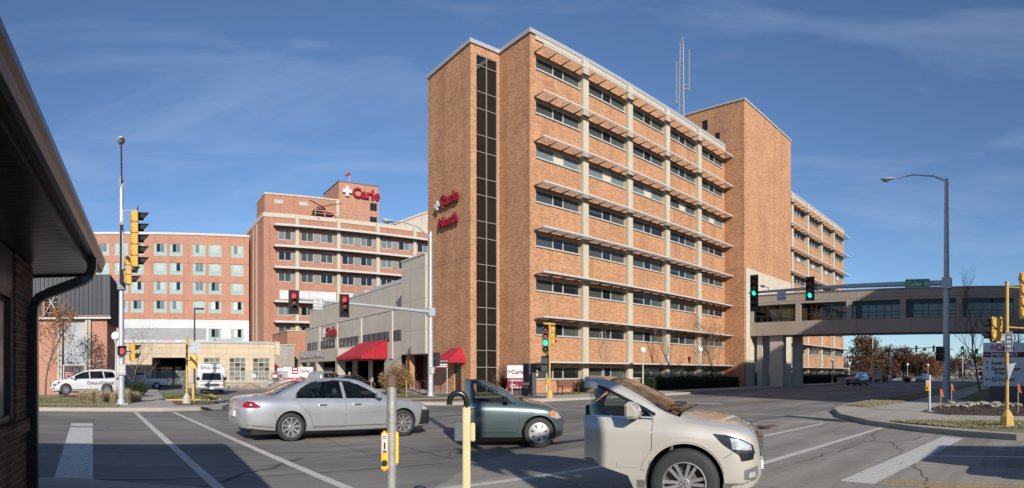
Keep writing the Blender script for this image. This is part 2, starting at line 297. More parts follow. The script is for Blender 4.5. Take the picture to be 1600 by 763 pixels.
def glassy(name, tint, alpha, rough=0.02):
    """vehicle glass: a thin tinted sheet one sees through, with sky reflections"""
    m = bpy.data.materials.new(name); m.use_nodes = True; t = m.node_tree; L = t.links; t.nodes.remove(t.nodes['Principled BSDF'])
    o = t.nodes['Material Output']; tr = N(t, 'ShaderNodeBsdfTransparent'); tr.inputs[0].default_value = (*tint, 1)
    gl = N(t, 'ShaderNodeBsdfGlossy'); gl.inputs['Roughness'].default_value = rough; fr = N(t, 'ShaderNodeFresnel'); fr.inputs['IOR'].default_value = alpha
    ms = N(t, 'ShaderNodeMixShader'); L.new(fr.outputs[0], ms.inputs[0]); L.new(tr.outputs[0], ms.inputs[1]); L.new(gl.outputs[0], ms.inputs[2]); L.new(ms.outputs[0], o.inputs[0])
    MATS[name] = m
glassy('windscreen_glass', (0.30, 0.33, 0.33), 1.38, 0.10); glassy('car_glass', (0.62, 0.68, 0.64), 1.5); glassy('car_glass_tint', (0.26, 0.29, 0.28), 1.6); glassy('bridge_glass', (0.27, 0.265, 0.26), 1.5)
def mesh_screen():
    m = bpy.data.materials.new('chainlink'); m.use_nodes = True; t = m.node_tree; L = t.links; b = t.nodes['Principled BSDF']
    b.inputs['Base Color'].default_value = (0.3, 0.3, 0.3, 1); b.inputs['Roughness'].default_value = 0.5
    o = t.nodes['Material Output']; tr = N(t, 'ShaderNodeBsdfTransparent'); ms = N(t, 'ShaderNodeMixShader')
    tcn, cb = wallcoord(t); mp_ = N(t, 'ShaderNodeMapping'); mp_.inputs['Rotation'].default_value = (0, 0, radians(45)); L.new(cb.outputs[0], mp_.inputs[0])
    br = N(t, 'ShaderNodeTexBrick'); br.offset = 0; br.inputs['Scale'].default_value = 1; br.inputs['Brick Width'].default_value = 0.06; br.inputs['Row Height'].default_value = 0.06; br.inputs['Mortar Size'].default_value = 0.006
    L.new(mp_.outputs[0], br.inputs['Vector']); L.new(br.outputs['Fac'], ms.inputs[0]); L.new(tr.outputs[0], ms.inputs[1]); L.new(b.outputs[0], ms.inputs[2]); L.new(ms.outputs[0], o.inputs[0])
    MATS['chainlink'] = m
mesh_screen()
def paint(name, col, metal=0.5, rough=0.32):
    return mat(name, col, rough, metal=metal, nscale=2.0, namt=0.05, coat=1.0)

# ------------------------------------------------------------------ mesh helpers
class MB:
    def __init__(s, M=None): s.v = []; s.f = []; s.mi = []; s.M = M; s.k = 0
    def add(s, vs, fs):
        b = len(s.v)
        if s.M is not None: vs = [s.M @ Vector(p) for p in vs]
        s.v += [tuple(p) for p in vs]; s.f += [tuple(b+i for i in f) for f in fs]; s.mi += [s.k]*len(fs)
    def box(s, x0, x1, y0, y1, z0, z1):
        s.add([(x0,y0,z0),(x1,y0,z0),(x1,y1,z0),(x0,y1,z0),(x0,y0,z1),(x1,y0,z1),(x1,y1,z1),(x0,y1,z1)],
              [(3,2,1,0),(4,5,6,7),(0,1,5,4),(1,2,6,5),(2,3,7,6),(3,0,4,7)])
    def quad(s, a, b, c, d): s.add([a,b,c,d], [(0,1,2,3)])
    def prism(s, poly, z0, z1):
        n = len(poly)
        s.add([(x,y,z0) for x,y in poly]+[(x,y,z1) for x,y in poly],
              [tuple(range(n-1,-1,-1)), tuple(range(n,2*n))]+[(i,(i+1)%n,n+(i+1)%n,n+i) for i in range(n)])
    def bar(s, a, b, w, h, up=(0,0,1)):
        """box beam from a to b, w wide, h high"""
        a = Vector(a); b = Vector(b); d = (b-a).normalized(); u = Vector(up)
        r = d.cross(u)
        if r.length < 1e-4: r = d.cross(Vector((1,0,0)))
        r.normalize(); u = r.cross(d).normalized(); r *= w/2; u *= h/2
        s.add([a-r-u,a+r-u,a+r+u,a-r+u,b-r-u,b+r-u,b+r+u,b-r+u], [(0,3,2,1),(4,5,6,7),(0,1,5,4),(1,2,6,5),(2,3,7,6),(3,0,4,7)])
    def tube(s, pts, rad, n=8, cap=True):
        pts = [Vector(p) for p in pts]
        if not hasattr(rad, '__len__'): rad = [rad]*len(pts)
        vs = []; fs = []; prev = None
        for i, p in enumerate(pts):
            d = (pts[min(i+1,len(pts)-1)]-pts[max(i-1,0)]).normalized()
            if prev is None:
                r = d.cross(Vector((0,0,1)));
                if r.length < 1e-3: r = d.cross(Vector((1,0,0)))
            else: r = prev - d*prev.dot(d)
            r.normalize(); prev = r; q = d.cross(r)
            for k in range(n):
                a = 2*pi*k/n; vs.append(p+(r*cos(a)+q*sin(a))*rad[i])
        for i in range(len(pts)-1):
            for k in range(n): fs.append((i*n+k, i*n+(k+1)%n, (i+1)*n+(k+1)%n, (i+1)*n+k))
        if cap: fs.append(tuple(range(n-1,-1,-1))); fs.append(tuple((len(pts)-1)*n+k for k in range(n)))
        s.add(vs, fs)
    def cyl(s, a, b, r0, r1=None, n=16): s.tube([a, b], [r0, r0 if r1 is None else r1], n)
    def lathe(s, prof, o=(0,0,0), axis='z', n=20, cap=True):
        vs = []; fs = []
        for r, h in prof:
            for k in range(n):
                a = 2*pi*k/n
                if axis == 'z': vs.append((o[0]+r*cos(a), o[1]+r*sin(a), o[2]+h))
                elif axis == 'y': vs.append((o[0]+r*cos(a), o[1]+h, o[2]+r*sin(a)))
                else: vs.append((o[0]+h, o[1]+r*cos(a), o[2]+r*sin(a)))
        m = len(prof)
        for i in range(m-1):
            for k in range(n): fs.append((i*n+k, i*n+(k+1)%n, (i+1)*n+(k+1)%n, (i+1)*n+k))
        if cap: fs.append(tuple(range(n))); fs.append(tuple((m-1)*n+k for k in range(n-1,-1,-1)))
        s.add(vs, fs)
    def ball(s, c, r, n=16, sc=(1,1,1)):
        prof = [(max(1e-4, r*sin(pi*i/(n//2))), -r*cos(pi*i/(n//2))) for i in range(n//2+1)]
        b = len(s.v); s.lathe([(p[0], p[1]) for p in prof], (0,0,0), 'z', n, False)
        M = s.M
        for i in range(b, len(s.v)):
            x,y,z = s.v[i]
            if M is not None: x,y,z = M.inverted() @ Vector((x,y,z))
            p = Vector((c[0]+x*sc[0], c[1]+y*sc[1], c[2]+z*sc[2]))
            s.v[i] = tuple(M @ p) if M is not None else tuple(p)
    def mesh(s, name, mats, smooth=None, bevel=0):
        me = bpy.data.meshes.new(name); me.from_pydata(s.v, [], s.f)
        if not isinstance(mats, (list, tuple)): mats = [mats]
        for m in mats: me.materials.append(MATS[m] if isinstance(m, str) else m)
        if len(mats) > 1: me.polygons.foreach_set('material_index', s.mi)
        me.update()
        if bevel:
            bm = bmesh.new(); bm.from_mesh(me)
            bmesh.ops.remove_doubles(bm, verts=bm.verts, dist=1e-5)
            es = [e for e in bm.edges if len(e.link_faces) == 2 and e.calc_face_angle(0) > 0.6]
            bmesh.ops.bevel(bm, geom=es, offset=bevel, segments=2, affect='EDGES', clamp_overlap=True)
            bm.to_mesh(me); bm.free()
        if smooth is not None:
            me.polygons.foreach_set('use_smooth', [True]*len(me.polygons)); me.set_sharp_from_angle(angle=radians(smooth))
        return me
    def build(s, name, mats, parent=None, smooth=None, bevel=0, world=False):
        return put(name, s.mesh(name, mats, smooth, bevel), parent, world)
def put(name, me, parent=None, world=False, loc=(0,0,0), rz=0.0):
    o = bpy.data.objects.new(name, me); C.objects.link(o)
    if parent is not None:
        o.parent = parent
        if world:
            q = Vector((0,0,0)); p = parent
            while p is not None: q += p.location; p = p.parent
            loc = Vector(loc)-q
    o.location = loc; o.rotation_euler = (0,0,rz)
    return o
def tag(o, label=None, cat=None, group=None, kind=None):
    if label: o['label'] = label
    if cat: o['category'] = cat
    if group: o['group'] = group
    if kind: o['kind'] = kind
    return o
def thing(name, label, cat, loc=(0,0,0), rz=0.0, group=None):
    o = bpy.data.objects.new(name, None); C.objects.link(o); o.empty_display_size = 0.2
    o.location = loc; o.rotation_euler = (0,0,rz); return tag(o, label, cat, group)
def dup(root, loc, rz=None, label=None, group=None, sc=None):
    r = root.copy(); C.objects.link(r); r.location = loc
    if rz is not None: r.rotation_euler = (0,0,rz)
    if sc: r.scale = (sc,sc,sc)
    if label: r['label'] = label
    if group: r['group'] = group
    def kids(a, b):
        for ch in list(a.children):
            c = ch.copy(); C.objects.link(c); c.parent = b; kids(ch, c)
    kids(root, r)
    return r
def text(name, s, o, right, up, size, ext, m, parent=None, world=True, bold=0.0, align='LEFT', side=None):
    cu = bpy.data.curves.new(name, 'FONT'); cu.body = s; cu.size = size; cu.extrude = ext/2; cu.offset = bold; cu.align_x = align; cu.resolution_u = 3
    t = bpy.data.objects.new('tmp', cu); C.objects.link(t)
    dg = bpy.context.evaluated_depsgraph_get(); me = bpy.data.meshes.new_from_object(t.evaluated_get(dg))
    bpy.data.objects.remove(t); bpy.data.curves.remove(cu)
    r = Vector(right).normalized(); u = Vector(up).normalized(); n = r.cross(u)
    M = Matrix(((r.x,u.x,n.x,o[0]),(r.y,u.y,n.y,o[1]),(r.z,u.z,n.z,o[2]),(0,0,0,1)))
    me.transform(M); me.name = name; me.materials.clear(); me.materials.append(MATS[m])
    if side:
        me.materials.append(MATS[side])
        for p in me.polygons: p.material_index = 0 if abs(p.normal.dot(n)) > 0.7 else 1
    return put(name, me, parent, world and parent is not None)
def plus(name, o, right, up, s, ext, m, parent, world=True):
    r = Vector(right).normalized(); u = Vector(up).normalized(); n = r.cross(u)
    M = Matrix(((r.x,u.x,n.x,o[0]),(r.y,u.y,n.y,o[1]),(r.z,u.z,n.z,o[2]),(0,0,0,1)))
    b = MB(M); a = s*0.17; h = s/2
    b.prism([(-a,-h),(a,-h),(a,-a),(h,-a),(h,a),(a,a),(a,h),(-a,h),(-a,a),(-h,a),(-h,-a),(-a,-a)], -ext/2, ext/2)
    return b.build(name, m, parent, world=world)
def wall(mb, o, du, L, z0, z1, ops=(), depth=0.18, nrm=None):
    """vertical wall sheet with reveals round its openings (a0,a1,zb,zt); nrm = outward normal"""
    du = Vector((*du, 0)).normalized(); n = Vector((*nrm, 0)) if nrm else Vector((du.y, -du.x, 0)); o = Vector((o[0], o[1], 0))
    A = sorted({0, L, *[a for q in ops for a in q[:2]]}); B = sorted({z0, z1, *[a for q in ops for a in q[2:4]]})
    P3 = lambda a, z, d=0: tuple(o+du*a-n*d+Vector((0,0,z)))
    for i in range(len(A)-1):
        j = 0
        while j < len(B)-1:
            ca = (A[i]+A[i+1])/2
            ins = lambda jj: any(q[0] < ca < q[1] and q[2] < (B[jj]+B[jj+1])/2 < q[3] for q in ops)
            if ins(j): j += 1; continue
            mb.quad(P3(A[i],B[j]), P3(A[i+1],B[j]), P3(A[i+1],B[j+1]), P3(A[i],B[j+1])); j += 1
    for a0,a1,zb,zt in ops:
        mb.quad(P3(a0,zb),P3(a1,zb),P3(a1,zb,depth),P3(a0,zb,depth)); mb.quad(P3(a0,zt),P3(a1,zt),P3(a1,zt,depth),P3(a0,zt,depth))
        mb.quad(P3(a0,zb),P3(a0,zt),P3(a0,zt,depth),P3(a0,zb,depth)); mb.quad(P3(a1,zb),P3(a1,zt),P3(a1,zt,depth),P3(a1,zb,depth))
def window_meshes(w, h, cols, rows, panes, fmat, mats, fw=0.06, fd=0.06):
    """local window: x along the wall 0..w, y = outwards negative, z 0..h. panes[r][c] = index into mats"""
    g = MB(); f = MB(); X = [0]; [X.append(X[-1]+w*c/sum(cols)) for c in cols]; Zs = [0]; [Zs.append(Zs[-1]+h*r/sum(rows)) for r in rows]
    for r in range(len(rows)):
        for c in range(len(cols)):
            g.k = panes[r][c]; g.quad((X[c],0,Zs[r]),(X[c+1],0,Zs[r]),(X[c+1],0,Zs[r+1]),(X[c],0,Zs[r+1]))
    for i, x in enumerate(X):
        a = fw/2 if 0 < i < len(X)-1 else fw
        x0, x1 = (x, x+a) if i == 0 else ((x-a, x) if i == len(X)-1 else (x-a, x+a)); f.box(x0, x1, -fd, 0.01, 0, h)
    for i, z in enumerate(Zs):
        a = fw/2 if 0 < i < len(Zs)-1 else fw
        z0, z1 = (z, z+a) if i == 0 else ((z-a, z) if i == len(Zs)-1 else (z-a, z+a))
        for c in range(len(cols)): f.box(X[c]+(fw if c == 0 else fw/2), X[c+1]-(fw if c == len(cols)-1 else fw/2), -fd+0.004, 0.008, z0, z1)
    return g.mesh('window', mats), f.mesh('window_frame', fmat)
def add_window(parent, ms, loc, rz=0.0, label=None):
    o = put('window', ms[0], parent, True, loc, rz); o.rotation_euler = (0,0,rz)
    f = bpy.data.objects.new('window_frame', ms[1]); C.objects.link(f); f.parent = o
    if label: o['label'] = label
    return o
# ================================================================== THE SETTING
def struct(name, mb, m, smooth=None): return tag(mb.build(name, m, None, smooth), kind='structure')
def sheet(name, polys, z, m, th=None):
    b = MB()
    for p in polys:
        if th: b.prism(p, z-th, z)
        else: b.add([(x, y, z) for x, y in p], [tuple(range(len(p)))])
    return struct(name, b, m)
sheet('ground', [[(-900,-900),(1500,-900),(1500,1500),(-900,1500)]], -0.06, 'lawn_dry')
NWC = [(-2.5,23.9),(1.6,23.9),(3.2,24.2),(4.3,25.0),(4.9,26.4),(5.1,28.5),(5.6,36),(6.2,45)]
sheet('road', [[(-120,8.2),(260,8.2),(260,24.1),(-120,24.1)], [(-120,7.6),(-0.5,7.6),(-1,8.2),(-120,8.2)], [(3.2,-80),(14.2,-80),(14.2,8.2),(3.2,8.2)], [(3.0,24.1),(14.6,24.1),(14.6,31),(3.0,31)],
               [(14.2,-1),(24,6),(24,8.2),(14.2,8.2)], [(0,3),(3.2,3),(3.2,8.2),(-1,8.2),(-0.5,7.6)]], 0.0, 'asphalt', 0.06)
sheet('side_street', [[(3.0,31),(23.0,31),(23.0,56.5),(17,59.9),(-1,59.9),(-1,52),(-40,52),(-40,31.5),(3.0,31.5)]], 0.002, 'asphalt_lot', 0.06)
# raised corners: paved slabs with kerb faces
def slab(name, poly, z=0.15):
    b = MB(); b.prism(poly, -0.05, z); return struct(name, b, 'paving')
slab('pavement', [(-60,7.95),(-0.6,7.9),(0.9,7.3),(2.15,6.1),(3.1,4.5),(3.5,2),(3.5,-60),(-60,-60)])
slab('pavement', [(13.6,-60),(13.6,0.3),(14.2,1.4),(15.2,2.85),(16.9,4.8),(19.4,6.6),(22.4,7.9),(26,8.5),(240,8.5),(240,-60)])
slab('pavement', [(-60,23.9),*NWC[:6],(5.3,31.5),(-60,31.5)])
slab('pavement', [(15.2,23.9),(300,23.9),(300,31.3),(12.9,31.3),(12.9,29),(13.1,26.6),(13.9,24.8)])
slab('pavement', [(17.5,31.3),(26.6,31.3),(26.6,34.9),(26,47),(17.5,47)], 0.147)
slab('path', [(0.2,31.5),(2.2,31.5),(2.9,50),(0.9,50)], 0.149)
slab('pavement', [(-60,31.5),(-5.2,31.5),(-5.2,33.5),(-60,33.5)], 0.146)
sheet('lawn', [[(-14,24.3),(-0.2,24.3),(-0.2,25.9),(-9,25.9)], [(-60,27.3),(0.1,27.3),(0.1,33.9),(-60,33.9)]], 0.158, 'lawn')
sheet('lawn', [[(2.4,30.8),(5.0,30.8),(5.6,38),(2.7,41)]], 0.162, 'lawn')
sheet('mulch_bed', [[(2.3,25.7),(3.9,26.0),(4.5,27.0),(4.8,29.2),(2.4,29.2)]], 0.166, 'mulch_red')
sheet('lawn', [[(3.2,27.2),(4.55,27.4),(4.75,29.1),(3.4,29.1)]], 0.170, 'lawn')
sheet('lawn', [[(23.2,6.6),(24.1,7.95),(26,8.3),(230,8.3),(230,6.3),(29.7,6.0)], [(31,3.9),(230,4.2),(230,-50),(28.2,-50),(28.2,2)]], 0.158, 'lawn')
sheet('lawn', [[(16.6,4.1),(17.2,2.9),(17.3,-30),(14.0,-30),(14.0,0.3),(14.9,1.6),(15.7,2.8)]], 0.158, 'lawn_dry')
sheet('mulch_bed', [[(19.8,2.9),(21,4.0),(26.5,3.9),(28,2),(28,-12),(19.3,-12),(19.3,0.5)]], 0.160, 'mulch')
sheet('mulch_bed', [[(15.2,25.2),(23.5,25.2),(23.5,27.2),(14.6,27.2),(14.4,26.2)]], 0.160, 'mulch_red')
sheet('lawn', [[(15.6,29.0),(23.2,29.0),(23.6,31.2),(23.6,34),(17.6,34),(15.2,31)]], 0.164, 'lawn')
sheet('lawn', [[(36,24.2),(90,24.2),(90,25.4),(36,25.4)], [(27.5,28.2),(110,28.2),(110,31.2),(26.6,31.2)]], 0.160, 'lawn')
b = MB()
kb = [(2.2,30.4),(5.05,30.4),(5.75,38.3)]
for i in range(2): b.bar((*kb[i],0.09),(*kb[i+1],0.09),0.16,0.24)
struct('kerb', b, 'kerb_yellow')
# painted markings
def stripe(b, a, c, w, z=0.005):
    a = Vector((*a,0)); c = Vector((*c,0)); d = (c-a).normalized(); n = Vector((-d.y,d.x,0))*w/2; k = max(1, int((c-a).length/2))
    b.quad(*[(p.x,p.y,z) for p in (a-n, c-n, c+n, a+n)])
b = MB()
stripe(b,(0.45,23.4),(1.35,7.0),0.17); stripe(b,(2.0,23.3),(3.05,6.8),0.17)              # west crosswalk
stripe(b,(3.9,6.75),(17.0,6.35),0.17); stripe(b,(3.6,4.75),(16.3,4.25),0.17)              # south crosswalk
stripe(b,(17.3,6.1),(17.3,23.5),0.16,0.009); stripe(b,(19.7,7.6),(19.7,23.6),0.16)              # east crosswalk
stripe(b,(11.4,2.0),(14.05,1.9),0.10,0.006); stripe(b,(25.4,15.0),(25.4,23.3),0.45)
stripe(b,(10.95,1.95),(10.7,-40),0.12)
for k in range(8): stripe(b,(27+9*k,11.6),(30+9*k,11.6),0.13); stripe(b,(27+9*k,19.7),(30+9*k,19.7),0.13)
b.quad((8.05,2.75,0.007),(7.95,2.2,0.007),(13.9,1.6,0.007),(14.25,2.15,0.007))             # south stop line
b.add([(-1.05,8.5,.006),(-.46,8.5,.006),(-1.0,18.2,.006),(-1.68,18.2,.006)],[(0,1,2,3)])  # broad west stop line
stripe(b,(-14,17.6),(-2.8,17.3),0.12); stripe(b,(-40,12.9),(-3,12.8),0.12); stripe(b,(-40,20.5),(-3,20.5),0.12)
struct('road_marking', b, 'road_white')
b = MB(); stripe(b,(8.25,2.1),(8.1,-50),0.11); stripe(b,(8.0,2.1),(7.85,-50),0.11); stripe(b,(27,15.0),(230,15.0),0.12); stripe(b,(27,14.7),(230,14.7),0.12)
struct('road_marking', b, 'road_yellow')
b = MB()   # arrows on the avenue's east leg
for (x,y) in ((31,17.2),(33,13.2),(44,17.2),(46,21.7)):
    b.quad((x,y-.1,.006),(x+2.2,y-.1,.006),(x+2.2,y+.1,.006),(x,y+.1,.006)); b.add([(x-1.0,y,.006),(x,y-.45,.006),(x,y+.45,.006)],[(0,1,2)])
struct('road_marking', b, 'road_faint')
sheet('road_patch', [[(3.3,6.15),(6.2,8.7),(14.5,8.62),(24,8.4),(24,6),(14.2,-1),(14.2,-60),(3.5,-60),(3.5,2)]], 0.0025, 'asphalt_pale')
for k_, (x0_, x1_, y0_, y1_, m_) in enumerate(((-9,-4.5,10.2,11.4,'asphalt_lot'),(2.2,3.1,17.5,22.8,'asphalt_lot'),(8.6,10.4,18.2,19.6,'asphalt_lot'),(19.2,24.5,12.1,13.4,'asphalt_lot'),(-3.4,-.2,12.4,12.75,'asphalt_lot'),(30,41,18.0,19.2,'asphalt_lot'),(9.6,11.9,-1.0,.9,'asphalt'))):
    sheet('road_patch', [[(x0_,y0_),(x1_,y0_+.1),(x1_-.1,y1_),(x0_+.08,y1_-.06)]], 0.0033 if y0_ > 3 else 0.0040, m_)
for (x_, y_, l_) in ((6.3,15.7,'round iron manhole cover in the road beyond the silver sedan'),(12.9,11.0,'round iron manhole cover in the road behind the teal sedan'),(20.9,16.6,'round iron manhole cover between the east crosswalk lines and the stop line')):
    b = MB(); b.lathe([(.36,.006),(.36,.010),(.33,.011),(.33,.008),(.001,.008)], (x_,y_,0), n=24, cap=False); o = b.build('manhole_cover', 'galv_dark'); tag(o, l_, 'manhole cover', 'manhole covers in the road')
# tar-sealed joints and patches in the road
b = MB(); rnd = random.Random(5)
def wobble(b, x0, x1, y, w, amp=0.05, along='x'):
    n = int(abs(x1-x0)/0.35); pts = []
    yy = y
    for i in range(n+1):
        yy += rnd.uniform(-amp,amp)*0.5; pts.append((x0+(x1-x0)*i/n, yy, w*rnd.uniform(0.3,1.3)))
    for i in range(n):
        (xa,ya,wa),(xb,yb,wb) = pts[i],pts[i+1]
        q = [(xa,ya-wa,.003),(xb,yb-wb,.003),(xb,yb+wb,.003),(xa,ya+wa,.003)]
        if along == 'y': q = [(p[1],p[0],p[2]) for p in q]
        b.quad(*q)
for y, x0, x1 in ((8.75,-30,13),(11.6,-30,11),(14.3,-30,40),(17.9,-20,60),(21.2,-30,60)): wobble(b,x0,x1,y,0.014)
for x, y0, y1 in ((5.8,9,23),(9.9,0,12),(12.6,-10,8),(22.5,8.6,23)): wobble(b,y0,y1,x,0.012,0.07,'y')
for x, y0, y1 in ((-0.9,9,14),(4.6,9,13.5),(11.5,3.2,5.5),(15.3,9,15),(7.2,3,9.5)): wobble(b,y0,y1,x,0.008,0.16,'y')
struct('road_crack', b, 'black_matte')
MATS['kerb_line'] = MATS['concrete']
# metal covers in the street
b = MB(); b.box(-1.9,-.5,16.75,17.1,0.007,0.014); tag(b.build('drain_cover', 'galv_dark'), 'long dark metal cover beside the far end of the west stop line', 'drain cover')
b = MB(); b.box(3.2,4.6,24.05,24.35,0.151,0.16); tag(b.build('drain_cover', 'galv_dark'), 'dark drain grate in the far kerb by the side-street island', 'drain cover')
b = MB(); rnd = random.Random(2)
b.prism([(15.0+.9*cos(a)*rnd.uniform(.7,1.2), 7.6+.45*sin(a)*rnd.uniform(.7,1.3)) for a in [i*pi/9 for i in range(18)]], 0.001, 0.012)
struct('road_patch', b, 'rusty')

def tufts(name, polys, z, n, h, m, seed=1, spread=0.02, w=0.012):
    """grass blades scattered over triangles-of-polygons (convex quads)"""
    r = random.Random(seed); vs = []; fs = []
    for p in polys:
        for _ in range(n):
            a, c = r.random(), r.random()
            q = [(1-a)*(1-c), a*(1-c), a*c, (1-a)*c]
            x = sum(q[i]*p[i][0] for i in range(4)); y = sum(q[i]*p[i][1] for i in range(4))
            t = r.uniform(0, pi); dx, dy = cos(t)*w, sin(t)*w; hh = h*r.uniform(.5,1.3); lx, ly = r.uniform(-spread,spread)*3, r.uniform(-spread,spread)*3
            k = len(vs); vs += [(x-dx,y-dy,z),(x+dx,y+dy,z),(x+lx,y+ly,z+hh)]; fs.append((k,k+1,k+2))
    me = bpy.data.meshes.new(name); me.from_pydata(vs, [], fs); me.materials.append(MATS[m])
    return put(name, me)
for i, (pl, n, m, h) in enumerate([([[(23.2,6.6),(24.1,7.95),(34,8.3),(29.7,6.0)]], 9000,'blade_dry',0.07), ([[(14.0,-4),(17.3,-4),(17.2,2.9),(15.0,1.8)],[(15,1.8),(17.2,2.9),(16.6,4.1),(15.9,3.2)]], 5000,'blade_dry',0.06),
        ([[(14.0,-4),(17.3,-4),(17.2,2.9),(15.0,1.8)]], 4000,'blade_green',0.05), ([[(-14,24.3),(-0.2,24.3),(-0.2,25.9),(-9,25.9)],[(-12,27.3),(0.1,27.3),(0.1,33.9),(-12,33.9)]], 6000,'blade_green',0.07),
        ([[(-14,24.3),(-0.2,24.3),(-0.2,25.9),(-9,25.9)],[(-12,27.3),(0.1,27.3),(0.1,33.9),(-12,33.9)]], 3000,'blade_dry',0.07), ([[(2.4,30.8),(5.0,30.8),(5.6,38),(2.7,41)]], 3500,'blade_green',0.06)]):
    tag(tufts('grass', pl, 0.155, n, h, m, 20+i), kind='stuff')
r = random.Random(3); vs = []; fs = []       # chips of mulch
for _ in range(5200):
    x, y = r.uniform(19.3,27.8), r.uniform(-4,3.9)
    if y > 2.9 and x < 19.9+(y-2.9): continue
    a = r.uniform(0,pi); l = r.uniform(.02,.06); h = r.uniform(0,.05); k = len(vs)
    vs += [(x-cos(a)*l,y-sin(a)*l,.162+h*.3),(x+cos(a)*l,y+sin(a)*l,.162+h),(x+sin(a)*.02,y-cos(a)*.02,.175+h)]; fs.append((k,k+1,k+2))
me = bpy.data.meshes.new('mulch'); me.from_pydata(vs,[],fs); me.materials.append(MATS['mulch']); tag(put('mulch', me), kind='stuff')

# ================================================================== BUILDINGS
# ---- the tall brick hospital
A0, VF, VN, VD, UB, UC = 26.5, 31.2, 34.8, 41.0, 26.5, 23.86
UE, TV, TU, FW = 53.4, 28.8, 65.6, 93.5
RZ = 26.1
BAY = (UE-A0)/5
hosp = thing('hospital_building', 'tall orange brick hospital with eight rows of windows under pale metal sunshades', 'building', (40, 36, 0))
def WZ(k): return 2.05+3.18*k
w0 = MB()
ops = [(BAY*i+0.55, BAY*i+5.02, WZ(k)-0.9, WZ(k)) for i in range(5) for k in range(8)]
wall(w0, (A0, VF), (1,0), UE-A0, 0, RZ-0.3, ops, 0.16, (0,-1))
FB = 5.58
fops = [(71.0-TU-FB+FB*i+0.5, 71.0-TU-FB+FB*i+5.1, WZ(k)-0.95, WZ(k)) for i in range(1,5) for k in range(8)]
wall(w0, (TU, VF), (1,0), FW-TU, 0, RZ-0.3, fops, 0.16, (0,-1))
w0.quad((A0,VF,0),(A0,VN,0),(A0,VN,RZ-.3),(A0,VF,RZ-.3))                      # west return of the facade block
wall(w0, (UC,VN), (1,0), A0-UC, 0, RZ-0.3, [(0.5,2.46,0.15,RZ-0.9)], 0.12, (0,-1))
wall(w0, (UC,VD), (0,-1), VD-VN, 0, RZ-0.3, [(3.95,4.95,0.15,2.3)], 0.2, (-1,0))
w0.quad((UC,VD,0),(UC,52,0),(UC,52,RZ-.3),(UC,VD,RZ-.3)) if False else None
w0.quad((UC,VD,11),(FW,VD,11),(FW,VD,RZ-.3),(UC,VD,RZ-.3)); w0.quad((FW,VF,0),(FW,VD,0),(FW,VD,RZ-.3),(FW,VF,RZ-.3))
w0.add([(UC,VD,0),(FW,VD,0),(FW,VD,11),(UC,VD,11)], [(0,1,2,3)])
TZ = 30.4
wall(w0, (UE,36.5), (0,-1), 36.5-TV, 0, TZ, [(2.35,3.15,28.2,29.3),(4.0,4.7,26.9,27.6)], 0.2, (-1,0))
w0.quad((UE,TV,0),(TU,TV,0),(TU,TV,TZ),(UE,TV,TZ)); w0.quad((TU,TV,0),(TU,36.5,0),(TU,36.5,TZ),(TU,TV,TZ)); w0.quad((UE,36.5,20),(TU,36.5,20),(TU,36.5,TZ),(UE,36.5,TZ))
w0.build('wall', 'brick', hosp, world=True)
# thin soldier courses
b = MB(); b.box(UC-.02,UC+.0,VN-.02,VD,17.35-7.2,17.45-7.2); b.box(UE-.02,UE,TV-.02,VF-.35,25.3,25.5); b.box(UE-.02,UE,TV-.02,VF-.35,12.6,12.75)
b.build('brick_band', 'brick_salmon', hosp, world=True)
b = MB()
b.prism([(UC-.12,VD),(UC-.12,VN-.12),(A0-.12,VN-.12),(A0-.12,VF-.14),(UE,VF-.14),(UE,VD)], RZ-.3, RZ)
b.prism([(TU,VF-.14),(FW+.1,VF-.14),(FW+.1,VD),(TU,VD)], RZ-.3, RZ)
b.prism([(UE-.1,TV-.1),(TU+.1,TV-.1),(TU+.1,36.6),(UE-.1,36.6)], TZ, TZ+.22)
b.build('roof_coping', 'coping', hosp, world=True)
b = MB(); b.box(A0+.45,UE-.02,VF-.10,VF+.002,RZ-.62,RZ-.302); b.box(TU+.05,FW,VF-.10,VF+.002,RZ-.62,RZ-.302)
for i in range(1,5): b.box(A0+BAY*i-.30,A0+BAY*i+.30,VF-.34,VF-.001,0.15,RZ-.42)
for i in range(4): b.box(71.0+FB*i-.3,71.0+FB*i+.3,VF-.34,VF-.001,0.15,RZ-.42)
b.box(71.0+FB*4-.35,FW-.05,VF-.34,VF-.001,0.15,RZ-.42) if False else None
b.build('facade_column', 'column_beige', hosp, world=True)
def shade(x0, x1, y, z, p=1.1, nb=4, bay=BAY, sl=5):
    b = MB()
    b.box(x0,x1,y-p,y-p+.05,z-.04,z+.07)
    b.k = 1
    for i in range(sl): yy = y-p+.20+i*(p-.30)/sl; b.add([(x0,yy,z-.05),(x1,yy,z-.05),(x1,yy+.10,z+.03),(x0,yy+.10,z+.03),(x0,yy,z-.035),(x1,yy,z-.035),(x1,yy+.10,z+.045),(x0,yy+.10,z+.045)],[(3,2,1,0),(4,5,6,7),(0,1,5,4),(1,2,6,5),(2,3,7,6),(3,0,4,7)])
    b.k = 2; n = max(1, round((x1-x0)/bay*nb))
    for i in range(n+1):
        x = x0+.04+(x1-x0-.08)*i/n; b.add([(x-.03,y-.02,z-.16),(x+.03,y-.02,z-.16),(x+.03,y-p+.07,z-.06),(x-.03,y-p+.07,z-.06),(x-.03,y-.02,z-.05),(x+.03,y-.02,z-.05),(x+.03,y-p+.07,z-.052),(x-.03,y-p+.07,z-.052)],[(3,2,1,0),(4,5,6,7),(0,1,5,4),(1,2,6,5),(2,3,7,6),(3,0,4,7)])
    return b
